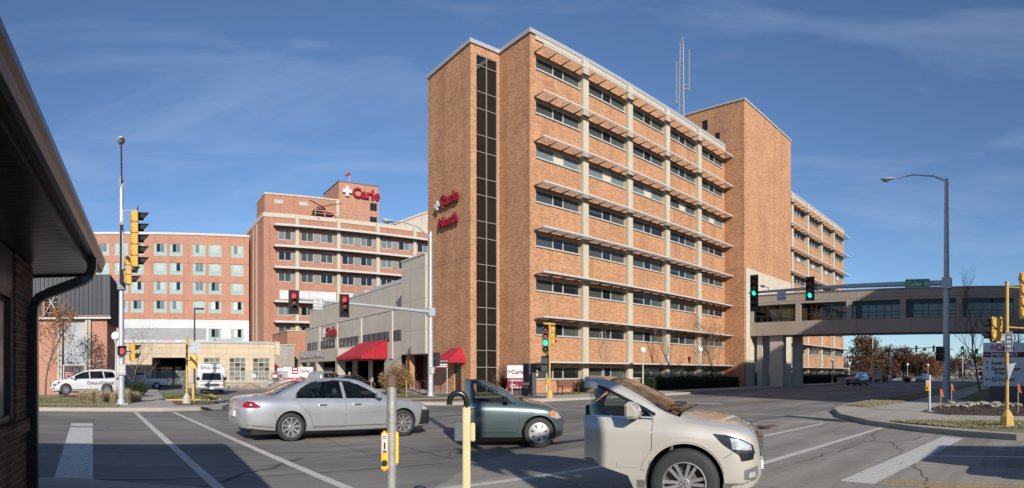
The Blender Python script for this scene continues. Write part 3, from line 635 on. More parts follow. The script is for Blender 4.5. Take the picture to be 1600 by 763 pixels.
for k in range(8):
    z = WZ(k)+.30
    shade(A0+.35, UE-.05, VF, z).build('sunshade', ['white_metal','shade_metal','bracket_dark'], hosp, world=True)
    shade(TU+.1, FW+.35, VF, z).build('sunshade', ['white_metal','shade_metal','bracket_dark'], hosp, world=True)
def big_window(w, h, kind, seed):
    r = random.Random(seed); g = MB(); f = MB(); X = [0, w*.385, w*.615, w]
    if kind == 'panel': X = [0, w*.40, w*.62, w]
    for c in range(3):
        cut = r.choice([0.0, 0.0, .25, .45, .6, 1.0]) if c != 1 else r.choice([1.0,1.0,.6])
        a, bb = X[c], X[c+1]
        if kind == 'panel':
            g.k = 3 if c == 1 else (2 if seed % 3 else 1); g.quad((a,0,0),(bb,0,0),(bb,0,h),(a,0,h))
        else:
            if cut > 0: g.k = 0; g.quad((a,0,0),(bb,0,0),(bb,0,h*cut),(a,0,h*cut))
            if cut < 1: g.k = 1; g.quad((a,0,h*cut),(bb,0,h*cut),(bb,0,h),(a,0,h))
    for x in X[1:3]: f.box(x-.035,x+.035,-.06,.01,.05,h-.05)
    f.box(0,.05,-.06,.01,0,h); f.box(w-.05,w,-.06,.01,0,h); f.box(.05,w-.05,-.055,.008,h-.05,h); f.box(-.03,w+.03,-.20,.01,-.05,.05)
    return g.mesh('window', ['glass_dark','glass_blind','glass_pale','panel_window']), f.mesh('window_frame', 'frame_white')
WV = [big_window(4.47,.9,'n',s) for s in range(5)]; WP = [big_window(4.47,.9,'panel',s) for s in range(3)]
FV = [big_window(4.6,.95,'n',s+10) for s in range(4)]; FP_ = [big_window(4.6,.95,'panel',s+10) for s in range(2)]
rr = random.Random(11)
for i in range(5):
    for k in range(8): add_window(hosp, rr.choice(WP if k == 5 else WV), (A0+BAY*i+.55, VF+.10, WZ(k)-.9))
for i in range(4):
    for k in range(8): add_window(hosp, rr.choice(FP_ if k == 5 else FV), (71.0+FB*i+.5, VF+.10, WZ(k)-.95))
g = MB(); g.box(UC+.5,UC+2.46,VN+.09,VN+.11,0.15,RZ-.9)
cw = g.build('curtain_wall', 'glass_curtain', hosp, world=True)
f = MB()
for x in (UC+.5,UC+1.46,UC+2.42): f.box(x,x+.04,VN+.02,VN+.085,.15,RZ-.9)
for k in range(9):
    for z in (2.0+3.2*k, 3.25+3.2*k):
        if z < RZ-1.2: f.box(UC+.56,UC+2.40,VN+.04,VN+.08,z,z+.04)
f.box(UC+.56,UC+2.40,VN+.03,VN+.08,RZ-.96,RZ-.9)
o = f.build('curtain_wall_frame', 'mullion_grey', hosp, world=True)
# tower base in pale concrete, with piers and dark recesses
b = MB()
wall(b, (UE+.25, TV-.06), (1,0), TU-UE-.25, 0.1, 12.7, [(2.2,3.6,.15,3.0),(5.6,7.2,.15,3.0),(8.6,10.0,.15,3.0)], 2.0, (0,-1))
b.box(UE+.25,TU,TV-.06,TV-.003,12.7,12.75)
b.build('base_panel', 'cream', hosp, world=True)
b = MB(); b.box(UE+.3,TU-.1,TV+.9,TV+1.0,0,3.2) if False else None
for x in (UE+2.45,UE+5.85,UE+8.85): b.box(x+.03,x+1.35,TV-.04,TV-.01,.16,2.9)
b.build('entrance_recess', 'glass_dark', hosp, world=True)
b = MB(); b.box(UE+.16,UE+.19,TV+2.35+.0,TV+2.36,28.2,29.3) if False else None
b.box(UE+.12,UE+.14,33.36,34.14,28.22,29.28); b.box(UE+.12,UE+.14,31.82,32.48,26.92,27.58)
b.build('small_window', 'glass_dark', hosp, world=True)
# lettering on the west wall
right = (0,-1,0); up = (0,0,1)
text('lettering', 'Carle', (UC-.22,38.75,14.62), right, up, 1.2, .16, 'red_letter', hosp, bold=.035, side='red_letter_side')
text('lettering', 'North', (UC-.22,38.95,13.0), right, up, 1.08, .15, 'red_letter', hosp, bold=.03, side='red_letter_side')
plus('emblem', (UC-.3,39.05,14.85), right, up, .72, .12, 'white_sign', hosp)
# small red entrance awning and door
b = MB()
b.add([(UC-.01,35.4,2.35),(UC-1.5,35.4,2.35),(UC-1.5,37.9,2.35),(UC-.01,37.9,2.35),(UC-.01,35.4,2.6),(UC-1.5,35.4,2.6),(UC-1.5,37.9,2.6),(UC-.01,37.9,2.6),(UC-.01,36.0,3.5),(UC-.01,37.3,3.5)],
      [(0,1,5,4),(1,2,6,5),(2,3,7,6),(4,5,8),(5,6,9,8),(6,7,9)])
aw = b.build('entrance_awning', 'red_awning', hosp, world=True)
b = MB(); b.box(UC-1.53,UC-1.51,35.5,37.0,2.40,2.46); b.box(UC-1.53,UC-1.51,35.6,36.6,2.49,2.53); o = b.build('awning_lettering', 'white_sign', hosp, world=True)
b = MB(); b.box(UC+.12,UC+.16,36.0,37.1,.15,2.3); b.build('door', 'frame_dark', hosp, world=True)
# rooftop plant
b = MB(); b.box(70,88,36,42,RZ,RZ+1.3); b.build('roof_plant', 'roof_grey', hosp, world=True)

# ---- skybridge over the avenue
br = thing('skybridge', 'enclosed taupe pedestrian bridge with ribbon windows crossing the avenue beside the brick tower', 'bridge', (56.4, 20, 0))
BU, BW, B0, B1 = 54.6, 3.6, 5.55, 9.75
b = MB(); L = 28.7-(-12)
bw = [(0.35+5.5*i, 5.25+5.5*i, 6.95, 8.75) for i in range(7)]
wall(b, (BU, 28.7), (0,-1), L, B0, B1, bw, .25, (-1,0)); wall(b, (BU+BW, 28.7), (0,-1), L, B0, B1, bw, .25, (1,0))
b.quad((BU,28.7,B0),(BU+BW,28.7,B0),(BU+BW,-12,B0),(BU,-12,B0)); b.quad((BU,28.7,B1),(BU+BW,28.7,B1),(BU+BW,-12,B1),(BU,-12,B1))
b.quad((BU+.2,28.7,B0+.5),(BU+BW-.2,28.7,B0+.5),(BU+BW-.2,-12,B0+.5),(BU+.2,-12,B0+.5)); b.quad((BU+.2,28.7,B1-.5),(BU+BW-.2,28.7,B1-.5),(BU+BW-.2,-12,B1-.5),(BU+.2,-12,B1-.5))
b.build('deck', 'bridge_panel', br, world=True)
b = MB(); b.box(BU-.05,BU+BW+.05,-12,28.69,B1+.003,B1+.13); b.build('roof_edge', 'galv_dark', br, world=True)
for (a0,a1,zb,zt) in bw:
    for X, s in ((BU+.2, 1),(BU+BW-.2,-1)):
        g = MB(); g.add([(X,28.7-a0,zb),(X,28.7-a1,zb),(X,28.7-a1,zt),(X,28.7-a0,zt)],[(0,1,2,3)])
        wn = g.build('window', 'bridge_glass', br, world=True)
        f = MB()
        for q in range(4): y = 28.7-a0-(a1-a0-.06)*q/3; f.box(X-.04,X+.04,y-.06,y,zb,zt)
        for z in (zb, zb+.62, zt-.07): f.box(X-.035,X+.035,28.7-a1,28.7-a0,z,z+.07)
        o = f.build('window_frame', 'frame_dark', wn); 
b = MB()
for (x,y,sx,sy) in ((BU+1.0,25.9,.9,1.5),(BU+3.3,24.6,.9,.9),(BU+1.4,28.0,1.2,.6)): b.box(x-sx/2,x+sx/2,y-sy/2,y+sy/2,.05,B0-.01)
b.build('pier', 'cream', br, world=True)

# ---- emergency department
em = thing('emergency_building', 'long low beige panelled hospital wing with ribbon windows and covered drive-in bays', 'building', (26, 58, 0))
UW = 23.6
b = MB()
b.box(UW,UC+6,41.02,45.2,3.2,11.35)
wall(b, (UW,72.5), (0,-1), 72.5-45.2, 0, 7.3, [(0.7,4.8,4.45,5.45),(5.8,11.2,4.45,5.45),(12.2,17.9,4.45,5.45),(18.8,24.9,4.45,5.45),(25.6,27.25,4.45,5.45),
    (5.8,11.0,0.05,2.85),(12.8,16.0,.05,2.85),(17.2,20.2,.05,2.85),(21.0,23.8,.05,2.85)], .14, (-1,0))
b.quad((UW,72.5,0),(UW+20,72.5,0),(UW+20,72.5,7.3),(UW,72.5,7.3)); b.quad((UW,72.5,7.3),(UW+20,72.5,7.3),(UW+20,45.2,7.3),(UW,45.2,7.3))
b.box(26.0,40,45.25,78,7.305,10.4)
b.build('wall', 'panel_beige', em, world=True)
b = MB()
for v in (66.9,61.0,54.2,47.1): b.box(UW-.12,UW-.002,v-.3,v+.3,2.9,7.25)
b.box(UW-.06,UW+.2,45.21,72.5,7.3,7.42); b.box(UW-.06,UC+6.1,41.0,45.25,11.36,11.5); b.box(25.95,40,45.3,78.1,10.4,10.52)
b.build('parapet', 'concrete', em, world=True)
b = MB(); b.box(26.6,27,36.5,46,0,3.3) if False else None
b.box(26.3,26.5,41.05,48,.0,3.19); b.box(UW+.4,UW+.9,44.4,45.15,0,3.19)
b.build('recessed_wall', 'brick', em, world=True)
b = MB()
for a0,a1 in ((.7,4.8),(5.8,11.2),(12.2,17.9),(18.8,24.9),(25.6,27.25)):
    g = MB(); y0, y1 = 72.5-a0, 72.5-a1; g.quad((UW+.08,y0,4.45),(UW+.08,y1,4.45),(UW+.08,y1,5.45),(UW+.08,y0,5.45)); wn = g.build('window', 'glass_dark', em, world=True)
    f = MB(); n = max(2, round((a1-a0)/1.15))
    for i in range(n+1): y = y0-(y0-y1-.06)*i/n; f.box(UW+.01,UW+.075,y-.06,y,4.5,5.40)
    f.box(UW+.01,UW+.075,y1,y0,4.45,4.5); f.box(UW+.01,UW+.075,y1,y0,5.40,5.45); f.build('window_frame', 'frame_dark', wn)
# bays behind the openings
b = MB(); b.box(UW+5,UW+5.1,46,68,0,3.4); b.box(UW+.2,UW+5,46,46.1,0,3.4); b.box(UW+.2,UW+5,67.2,67.3,0,3.4); b.quad((UW+.15,46,3.3),(UW+5,46,3.3),(UW+5,67.3,3.3),(UW+.15,67.3,3.3))
b.build('bay_interior', 'bay_brown', em, world=True)
b = MB()
for y in (49,53,58.5,64): b.box(UW+4.9,UW+4.98,y-1,y+1,.05,2.3)
b.build('door', 'glass_dark', em, world=True)
# portico
b = MB(); b.box(21.24,UW-.003,54.7,68.1,2.85,4.1)
for y in (54.7,61.2,67.4): b.box(21.26,22.1,y+.02,y+.7,0,2.848)
pc = b.build('portico', 'panel_beige', em, world=True)
text('lettering', 'EMERGENCY ENTRANCE', (21.18,67.3,3.35), right, up, .78, .08, 'white_sign', em, bold=.012, side='lettering_grey')
text('lettering', 'Carle', (UW-.35,63.6,5.85), right, up, 1.45, .22, 'red_letter', em, bold=.035, side='red_letter_side')
plus('emblem', (UW-.4,64.3,6.35), right, up, .95, .12, 'white_sign', em)
b = MB()
b.add([(UW-.003,48,2.9),(20.95,48,2.9),(20.95,54.4,2.9),(UW-.003,54.4,2.9),(UW-.003,48,3.15),(20.95,48,3.15),(20.95,54.4,3.15),(UW-.003,54.4,3.15),(UW-.003,48.0,4.7),(UW-.003,54.0,4.7)],
      [(0,1,5,4),(1,2,6,5),(2,3,7,6),(4,5,8),(5,6,9,8),(6,7,9),(0,3,2,1)])
b.build('awning', 'red_awning', em, world=True)
b = MB(); b.box(30,34,56,66,10.53,12.2); b.box(31,33,70,74,10.53,12.6); b.build('roof_plant', 'galv', em, world=True)
b = MB()
for i in range(3): b.box(27.0,30.5,72.6+i*2.3,74.7+i*2.3,7.4,13.2 if False else 11.2)
b.build('roof_plant', 'galv', em, world=True)

# ---- small brick annexe and block wall
ax = thing('brick_annexe', 'low plain brick block behind the emergency bays with pale roof edge', 'building', (24, 80, 0))
b = MB(); b.box(22.1,26.2,76,84,0,7.35); b.build('wall', 'brick_red', ax, world=True)
b = MB(); b.box(22.0,26.25,75.9,84.1,7.353,7.5); b.build('roof_coping', 'concrete', ax, world=True)
ax = thing('block_wall', 'grey concrete block wall beside the unfinished tan building', 'wall', (19, 70, 0))
b = MB(); b.box(18.4,21.9,72,73,0,5.2); b.build('wall', 'block_grey', ax, world=True)
b = MB(); b.box(18.3,22.0,71.9,73.1,5.2,5.32); b.build('wall_coping', 'concrete', ax, world=True)
b = MB(); b.add([(18.45,71.98,0.2),(18.45,71.98,3.6),(20.2,71.98,2.0),(20.2,71.98,0.2)],[(0,1,2,3)]); b.build('red_panel', 'maroon', ax, world=True)

# ---- hospital tower with the helipad
V2 = 105.0
hp = thing('hospital_tower', 'red brick hospital block with pale sunshade bands and a helicopter on its roof', 'building', (45, 112, 0))
U2, B2 = 25.9, 8.45
cols = [32.4+B2*i for i in range(5)]
rows = [(28.6,26.8),(24.7,22.9),(20.7,18.9),(14.3,12.5),(10.5,8.7)]
wb = MB(); ops = []; wins = []
for i, c in enumerate([32.4-B2]+cols[:4]):
    for (zt,zb) in rows:
        for s, e in ((.8,3.4),(4.8,7.4)):
            if i == 0 and s < 1: continue
            ops.append((c+s-U2, c+e-U2, zb, zt)); wins.append((c+s, zb))
wall(wb, (U2,V2), (1,0), 66.5-U2, 0, 31.0, ops, .2, (0,-1))
wb.quad((U2,V2,0),(U2,121,0),(U2,121,31),(U2,V2,31)); wb.quad((66.5,V2,0),(66.5,121,0),(66.5,121,31),(66.5,V2,31)); wb.quad((U2,V2,31),(66.5,V2,31),(66.5,121,31),(U2,121,31))
wb.box(26.6,41.7,107,113.6,31,35.9); 
wb.build('wall', 'brick_red', hp, world=True)
b = MB(); b.box(41.8,50.6,107,116,31,39.8); b.build('lift_tower', 'brick_salmon', hp, world=True)
b = MB(); b.box(41.7,50.7,106.9,116.1,39.8,40.0); b.build('tower_coping', 'galv_dark', hp, world=True)
b = MB(); b.box(U2-.1,66.6,V2-.12,V2+.3,31.0,31.8); b.box(U2-.12,U2+.3,V2+.3,121,31.0,31.8); b.box(26.5,41.7,106.9,107.1,35.9,36.2); b.box(26.5,26.7,107.1,113.7,35.9,36.2); b.box(41.2,41.79,106.8,106.99,31,36.2)
b.build('roof_coping', 'cream', hp, world=True)
b = MB()
for c in cols: b.box(c-.35,c+.35,V2-.5,V2-.003,0,31.6)
b.box(U2-.06,U2-.003,110.2,111.4,0,31); b.box(U2-.06,U2-.003,113.4,113.9,0,31)
b.build('facade_column', 'column_beige', hp, world=True)
b = MB()
for i, c in enumerate([32.4-B2]+cols[:4]):
    for (zt,zb) in rows:
        for s, e in ((3.45,4.75),(7.45,8.1)):
            if i == 0 and s < 4: continue
            b.box(c+s,c+e,V2-.05,V2-.004,zb,zt)
b.build('dark_infill', mat('infill', (0.20,0.19,0.185), 0.6), hp, world=True)
b = MB(); b.box(29.0,32.0,V2-.05,V2-.004,15.6,17.3); b.box(32.8,40.4,V2-.05,V2-.004,15.6,17.3); b.box(41.2,48.9,V2-.05,V2-.004,15.6,17.3); b.box(49.7,57,V2-.05,V2-.004,15.6,17.3)
b.build('white_infill', 'panel_white', hp, world=True)
for z in (29.25,25.3,21.3,14.9,11.1):
    b = MB(); b.box(U2+1.8,66.5,V2-1.5,V2-1.3,z-.1,z+.3); b.k = 1; b.box(U2+1.8,66.5,V2-1.29,V2-.01,z+.0,z+.06); b.k = 2
    for i in range(24): x = U2+2+i*1.7; b.box(x,x+.1,V2-1.28,V2-.52,z-.14,z-.003)
    b.build('sunshade', ['white_metal','shade_metal','bracket_dark'], hp, world=True)
HV = [window_meshes(2.6,1.8,(1,1),(1,),[a],'frame_white',['glass_dark','glass_blind','glass_pale'],.12,.08) for a in ([2,2],[2,1],[1,1],[0,1],[0,0],[0,2])]
rr = random.Random(4)
for (x,z) in wins: add_window(hp, HV[rr.choice([0,1,2,2,3,4,5] if z > 24 or z < 12 else [2,3,4,4,3,0])], (x, V2+.1, z))
HT = window_meshes(1.5,1.5,(1,1),(1,),[[0,0]],'frame_dark',['glass_dark'],.1,.08)
for z in (36.0,32.2): add_window(hp, HT, (48.6, 106.93, z-1.2 if z > 35 else z-.2))
text('lettering', 'Carle', (42.9+1.7,106.75,37.0), (1,0,0), up, 2.75, .35, 'red_letter', hp, bold=.075, side='red_letter_side')
plus('emblem', (43.5,106.7,38.0), (1,0,0), up, 2.0, .3, 'white_sign', hp)
b = MB()
for x, w_ in ((28.5,1.7),(33.5,1.8)): b.box(x,x+w_,106.93,106.99,34.2,35.0)
b.build('vent', 'concrete', hp, world=True)
b = MB(); b.add([(57.0,112,31.01),(72,112,31.01),(72,112,40.5),(66.5,112,38.3),(57.0,112,34.0),(57.0,118,31.01),(72,118,31.01),(72,118,40.5),(66.5,118,38.3),(57.0,118,34.0)],
    [(0,1,2,3,4),(5,9,8,7,6),(0,4,9,5),(4,3,8,9),(3,2,7,8),(1,6,7,2)]); b.build('sloped_wing', 'brick_salmon', hp, world=True)
b = MB(); b.add([(56.8,111.9,34.0),(66.5,111.9,38.3),(66.5,118,38.3),(56.8,118,34.0),(56.8,111.9,34.4),(66.5,111.9,38.7),(66.5,118,38.7),(56.8,118,34.4)],[(3,2,1,0),(4,5,6,7),(0,1,5,4),(1,2,6,5),(2,3,7,6),(3,0,4,7)])
b.add([(57.2,111.93,31.1),(64.2,111.93,31.1),(65.8,111.93,37.7),(57.2,111.93,33.9)],[(0,1,2,3)])
b.build('sloped_roof', 'concrete', hp, world=True)
b = MB()
for i in range(6): b.bar((36.0+i*2,V2-.3,31.8),(36.0+i*2,V2-.3,33.0),.12,.12)
b.bar((36.0,V2-.3,32.9),(46,V2-.3,32.9),.12,.14); b.bar((36.0,V2-.3,32.4),(46,V2-.3,32.4),.08,.08)
b.build('roof_railing', 'wood_stake', hp, world=True)

# ---- salmon patient wing
V3 = 115.0
pw = thing('patient_wing', 'wide salmon brick hospital wing with rows of square teal-framed windows', 'building', (10, 120, 0))
u3 = lambda px: V3/tan(T(px))
wb = MB(); X0 = u3(60); X1 = u3(389); ops = []; wn = []
for px in (92,121,150,179,204,240,265,301,326,361):
    for zt in (27.5,23.7,19.9,16.1): ops.append((u3(px)-X0,u3(px)-X0+2.6,zt-2.4,zt)); wn.append((u3(px),zt-2.4))
for px in (326,361): ops.append((u3(px)-X0,u3(px)-X0+2.6,8.1,10.5)); wn.append((u3(px),8.1))
wall(wb, (X0,V3), (1,0), X1-X0, 12.3, 29.3, ops[:-2], .2, (0,-1)); wb.quad((X1,V3,0),(X1,V3+14,0),(X1,V3+14,29.3),(X1,V3,29.3)); wb.quad((X0,V3,29.3),(X1,V3,29.3),(X1,V3+14,29.3),(X0,V3+14,29.3))
wb.build('wall', 'brick_salmon', pw, world=True)
wb = MB(); wall(wb, (X0,V3-.05), (1,0), X1-X0, 0, 12.3, ops[-2:], .25, (0,-1)); wb.build('white_cladding', 'panel_white', pw, world=True)
b = MB(); b.box(X0,u3(322),V3-.12,V3-.053,8.3,10.6); b.build('grey_cladding', 'panel_grey', pw, world=True)
b = MB(); b.box(X0,X1+.1,V3-.15,V3+.3,29.3,29.75); b.build('roof_coping', 'white_metal', pw, world=True)
b = MB()
for z in (25.0,21.2,17.4,13.6): b.box(X0,X1,V3-.03,V3-.004,z-1.35,z-1.2)
b.build('brick_band', 'brick_red', pw, world=True)
PV = [window_meshes(2.6,2.4,(.62,.85,.85,.5),(.72,1.68),[[0,0,0,0],list(a)],'frame_white',['glass_teal','glass_light','glass_dark','glass_pale','white_sign'],.05,.05) for a in ((0,1,1,0),(0,1,2,0),(0,3,1,0),(0,2,3,0),(0,1,1,0),(0,4,2,0),(0,3,3,0))]
for (x,z) in wn: add_window(pw, rr.choice(PV), (x, V3+.08, z))

# ---- unfinished tan single-storey building
tb = thing('construction_building', 'unfinished tan block building with tall gridded windows and a dark garage opening', 'building', (8, 62, 0))
V4 = 60.0
wb = MB(); ops = [(3.3,7.05,0,3.2)]+[(a+.4,c+.4,.75,3.2) for a,c in ((8.3,10.1),(11.04,12.85),(13.6,15.5))]
wall(wb, (-.4,V4), (1,0), 16.4, 0, 4.7, ops, .25, (0,-1)); wb.quad((16.0,V4,0),(16.0,V4+10,0),(16.0,V4+10,4.7),(16.0,V4,4.7)); wb.quad((-.4,V4,4.7),(16,V4,4.7),(16,V4+10,4.7),(-.4,V4+10,4.7))
wb.quad((-.4,V4,0),(-.4,V4+10,0),(-.4,V4+10,4.7),(-.4,V4,4.7)); wb.box(16.0,16.5,V4-.3,V4+1,3.5,4.95)
wb.build('wall', 'block_tan', tb, world=True)
b = MB(); b.box(-.5,6.0,V4-.08,V4+.3,4.7,4.85); b.box(6.0,16.0,V4-.08,V4+.3,4.7,4.95); b.box(9.8,12,V4+1,V4+3,4.71,5.3); b.box(3.5,5.5,V4+2,V4+4,4.71,5.2); b.build('roof_coping', 'coping', tb, world=True)
b = MB(); b.box(2.9,6.65,V4+4.5,V4+4.6,0,3.25); b.box(2.9,2.95,V4+.26,V4+4.5,0,3.25); b.box(6.6,6.65,V4+.26,V4+4.5,0,3.25); b.quad((2.9,V4+.26,3.22),(6.65,V4+.26,3.22),(6.65,V4+4.6,3.22),(2.9,V4+4.6,3.22)); b.build('garage_interior', 'black_matte', tb, world=True)
b = MB()
for a, c in ((2.95,3.55),(4.1,5.3),(5.7,6.55)): b.box(a,c,V4+4.40,V4+4.45,.3,2.3)
b.build('garage_window', 'glass_pale', tb, world=True)
def grid_glass(w, h):
    m = window_meshes(w,h,(1,1,1),(1,1,1,1,1),[[0,1,0],[1,0,0],[0,0,1],[0,1,0],[1,0,0]],'block_tan',['glass_pale','glass_blind'],.07,.08); return m
for a,c in ((8.3,10.1),(11.04,12.85),(13.6,15.5)):
    w_ = add_window(tb, grid_glass(c-a,2.45), (a, V4+.1, .75))
b = MB()
for x in (4.6,5.0,11.3,11.8,16.2,16.7,25,24.4): b.bar((x,V4+2,4.7),(x,V4+2,5.35),.05,.05)
b.build('roof_stake', 'orange_tape', tb, world=True)
fn = thing('chainlink_fence', 'temporary chain-link fence in front of the unfinished tan building', 'fence', (12, 57.5, 0))
b = MB(); b.add([(3,57.5,.05),(18.5,57.5,.05),(18.5,57.5,1.75),(3,57.5,1.75)],[(0,1,2,3)]); b.build('wire_mesh', 'chainlink', fn, world=True)
for i in range(8): b = MB(); b.cyl((3+i*2.2,57.5,0),(3+i*2.2,57.5,1.85),.035,n=8); b.build('post', 'galv', fn, world=True)
b = MB(); b.cyl((3,57.5,1.77),(18.5,57.5,1.77),.025,n=6); b.build('top_rail', 'galv', fn, world=True)
for (x,z,w_,h_,m,l) in ((15.0,1.0,.7,.55,'maroon','maroon and white notice hung on the chain-link fence'),(12.9,1.1,.45,.4,'white_sign','small white notice hung on the chain-link fence')):
    s_ = thing('notice', l, 'sign', (x,57.4,z)); b = MB(); b.box(0,w_,-.02,.0,0,h_); b.build('board', m, s_); b = MB(); b.box(.08,w_-.08,-.03,-.021,.1,h_-.12); b.build('face', 'white_sign', s_)
# soil heaps
for i, (x,y,r_,h_) in enumerate(((12.5,55.8,1.5,.55),(15.3,55.6,1.7,.6),(17.4,55.4,1.2,.45),(10.3,56.2,1.0,.3))):
    r = random.Random(i); b = MB(); n = 18; rings = 6
    vs = [(0,0,h_)]; fs = []
    for k in range(1,rings+1):
        for j in range(n): a = 2*pi*j/n; q = k/rings; rr_ = r_*q*(1+r.uniform(-.1,.1)); vs.append((rr_*cos(a),rr_*sin(a)*.7,h_*(1-q)**1.1*(1+r.uniform(-.25,.25)) if k < rings else 0))
    for j in range(n): fs.append((0,1+j,1+(j+1)%n))
    for k in range(rings-1):
        for j in range(n): fs.append((1+k*n+j,1+(k+1)*n+j,1+(k+1)*n+(j+1)%n,1+k*n+(j+1)%n))
    b.add(vs,fs); o = b.build('soil_heap', 'soil', None, smooth=60); o.location = (x,y,.0)
    tag(o, ['low tan soil heap before the middle gridded window','largest tan soil heap near the fence notice','tan soil heap at the right end of the fence','lowest soil heap behind the ambulance van'][i], 'soil heap', 'soil heaps along the fence')

# ---- corrugated utility building on the left
ub = thing('utility_building', 'dark corrugated metal box above a brick base with a mural panel', 'building', (-7, 44, 0))
b = MB(); pts = []
x = -16.0
top = []
while x < -1.45:                       # folded sheet: ribs along the south face
    top += [(x,41.5),(x+.16,41.5),(x+.20,41.43),(x+.28,41.43)]; x += .32
top += [(-1.45,41.45),(-1.03,41.45)]
for (a,c),(d,e) in zip(top[:-1],top[1:]):
    for z0,z1 in ((5.75,8.7),) :
        cx = (a+d)/2
        if -5.9 < cx < -4.75: b.quad((a,c,7.7),(d,e,7.7),(d,e,8.7),(a,c,8.7))
        else: b.quad((a,c,z0),(d,e,z0),(d,e,z1),(a,c,z1))
y = 41.5
while y < 47.4: u = -1.03+.6*(y-41.5)/6; b.quad((u,y,5.2),(u,y+.15,5.2),(u,y+.15,8.7),(u,y,8.7)); b.quad((u,y+.15,5.2),(u+.06,y+.2,5.2),(u+.06,y+.2,8.7),(u,y+.15,8.7)); b.quad((u+.06,y+.2,5.2),(u+.06,y+.3,5.2),(u+.06,y+.3,8.7),(u+.06,y+.2,8.7)); y += .3
b.quad((-16,41.5,8.7),(-1.03,41.5,8.7),(-.4,47.5,8.7),(-16,47.5,8.7)); b.add([(-16,41.52,5.7),(-1.03,41.52,5.7),(-.42,47.5,5.7),(-16,47.5,5.7)],[(0,1,2,3)])
b.build('corrugated_cladding', 'corrugated', ub, world=True)
b = MB(); b.box(-5.9,-4.75,42.4,42.5,5.75,7.75); b.build('stair_recess', 'black_matte', ub, world=True)
b = MB()
for k in range(5): b.bar((-5.85,41.8,6.0+.38*k),(-4.8,41.8,6.0+.38*k),.03,.03)
b.bar((-5.8,41.7,5.9),(-4.85,41.7,7.6),.05,.05); b.bar((-4.85,41.7,5.9),(-5.8,41.7,7.6),.05,.05); b.build('stair_frame', 'galv', ub, world=True)
b = MB(); wall(b, (-16,41.7), (1,0), 14.75, 0, 5.5, [(16-4.46,16-2.83,0.1,5.45)], .15, (0,-1)); b.quad((-1.25,41.7,0),(-.65,47.3,0),(-.65,47.3,5.5),(-1.25,41.7,5.5)); b.build('wall', 'brick_salmon', ub, world=True)
b = MB(); b.box(-16.05,-.98,41.38,41.7,5.5,5.64); b.build('roof_band', 'white_metal', ub, world=True)
b = MB()
for x in (-4.88,-4.68,-2.83,-2.60): b.box(x,x+.17,41.52,41.72,.1,5.45)
b.build('pilaster', 'concrete', ub, world=True)
b = MB(); b.box(-4.46,-2.83,41.8,41.83,2.2,5.45); b.build('mural_panel', mat('mural', (0.30,0.31,0.33), 0.5, nscale=1.1, namt=0.30), ub, world=True)
b = MB(); b.box(-3.67,-3.63,41.78,41.798,2.2,5.4); b.box(-4.46,-2.83,41.78,41.798,3.9,3.94); b.build('mural_frame', 'concrete', ub, world=True)
b = MB(); b.box(-4.4,-2.9,41.8,41.83,.1,2.15); dr = b.build('door', mat('door_brown', (0.10,0.08,0.07), .6), ub, world=True)
b = MB(); b.box(-4.25,-3.7,41.77,41.79,1.25,1.65); b.build('door_sign', 'white_sign', ub, world=True)
b = MB(); b.box(-4.2,-3.75,41.755,41.768,1.5,1.6); b.box(-4.2,-3.95,41.755,41.768,1.3,1.45); b.build('door_sign_mark', 'stripe_red', ub, world=True)
b = MB(); b.box(-2.05,-1.75,41.6,41.69,2.3,2.5); b.build('wall_lamp', 'white_sign', ub, world=True)

# ---- the near house at the left edge
th = radians(87.15); H = thing('brick_house', 'dark brick house corner close by with deep brown eaves', 'building', (0,0,0))
HM = Matrix(((cos(th), -sin(th), 0, 0), (sin(th), cos(th), 0, 0), (0,0,1,0), (0,0,0,1)))     # local x along the eave, y to the left
b = MB(HM)
def hq(b, x0, y0, x1, y1, z0, z1): b.quad((x0,y0,z0),(x1,y1,z0),(x1,y1,z1),(x0,y0,z1))
# wall along the street, window opening a<5.36
hq(b,5.36,1.3,6.15,1.3,.1,2.75); hq(b,-9,1.3,5.36,1.3,.1,1.12); hq(b,-9,1.3,2.2,1.3,1.12,2.75); hq(b,6.15,1.3,6.15,9,.1,2.75)
hq(b,5.36,1.3,5.36,1.5,1.12,2.75); hq(b,2.2,1.3,2.2,1.5,1.12,2.75); hq(b,-9,1.3,-9,9,.1,2.75); hq(b,-9,9,6.15,9,.1,2.75)
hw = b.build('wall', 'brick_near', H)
b = MB(HM)
for i in range(42): x = 2.0+i*.088; b.box(x,x+.078,1.23,1.32,1.02,1.14)
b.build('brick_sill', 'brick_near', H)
b = MB(HM); b.box(2.2,5.36,1.36,1.38,1.16,2.3); wd = b.build('window', mat('glass_house', (0.02,0.021,0.025), .15, namt=.2, spec=.5), H)
b = MB(HM); b.box(5.26,5.35,1.32,1.36,1.14,2.75); b.box(2.2,5.26,1.32,1.37,2.3,2.75); b.box(2.2,5.26,1.33,1.37,1.14,1.2); b.box(4.2,4.27,1.31,1.36,1.2,2.3); b.box(4.55,4.6,1.31,1.318,2.33,2.7); b.build('window_frame', 'frame_dark', wd)
b = MB(HM); b.box(-9,6.78,.70,9.7,2.955,3.0); b.add([(-9,.66,3.0),(6.8,.66,3.0),(2,5.2,4.6),(-9,5.2,4.6),(6.8,9.7,3.0),(-9,9.7,3.0)],[(0,1,2,3),(1,4,2),(4,5,3,2)]); b.build('roof', mat('shingle', (0.06,0.055,0.05), .9, namt=.3, nscale=8), H)
me_s = MB(HM); 
for i in range(105):
    x = -9+i*.15
    if x+.14 < 6.76: me_s.box(x,x+.142,.745,1.42 if x < 6.0 else 9.6,2.765,2.78)
me_s.box(-9,6.76,.74,9.6,2.783,2.80)
me_s.build('soffit', 'gutter', H)
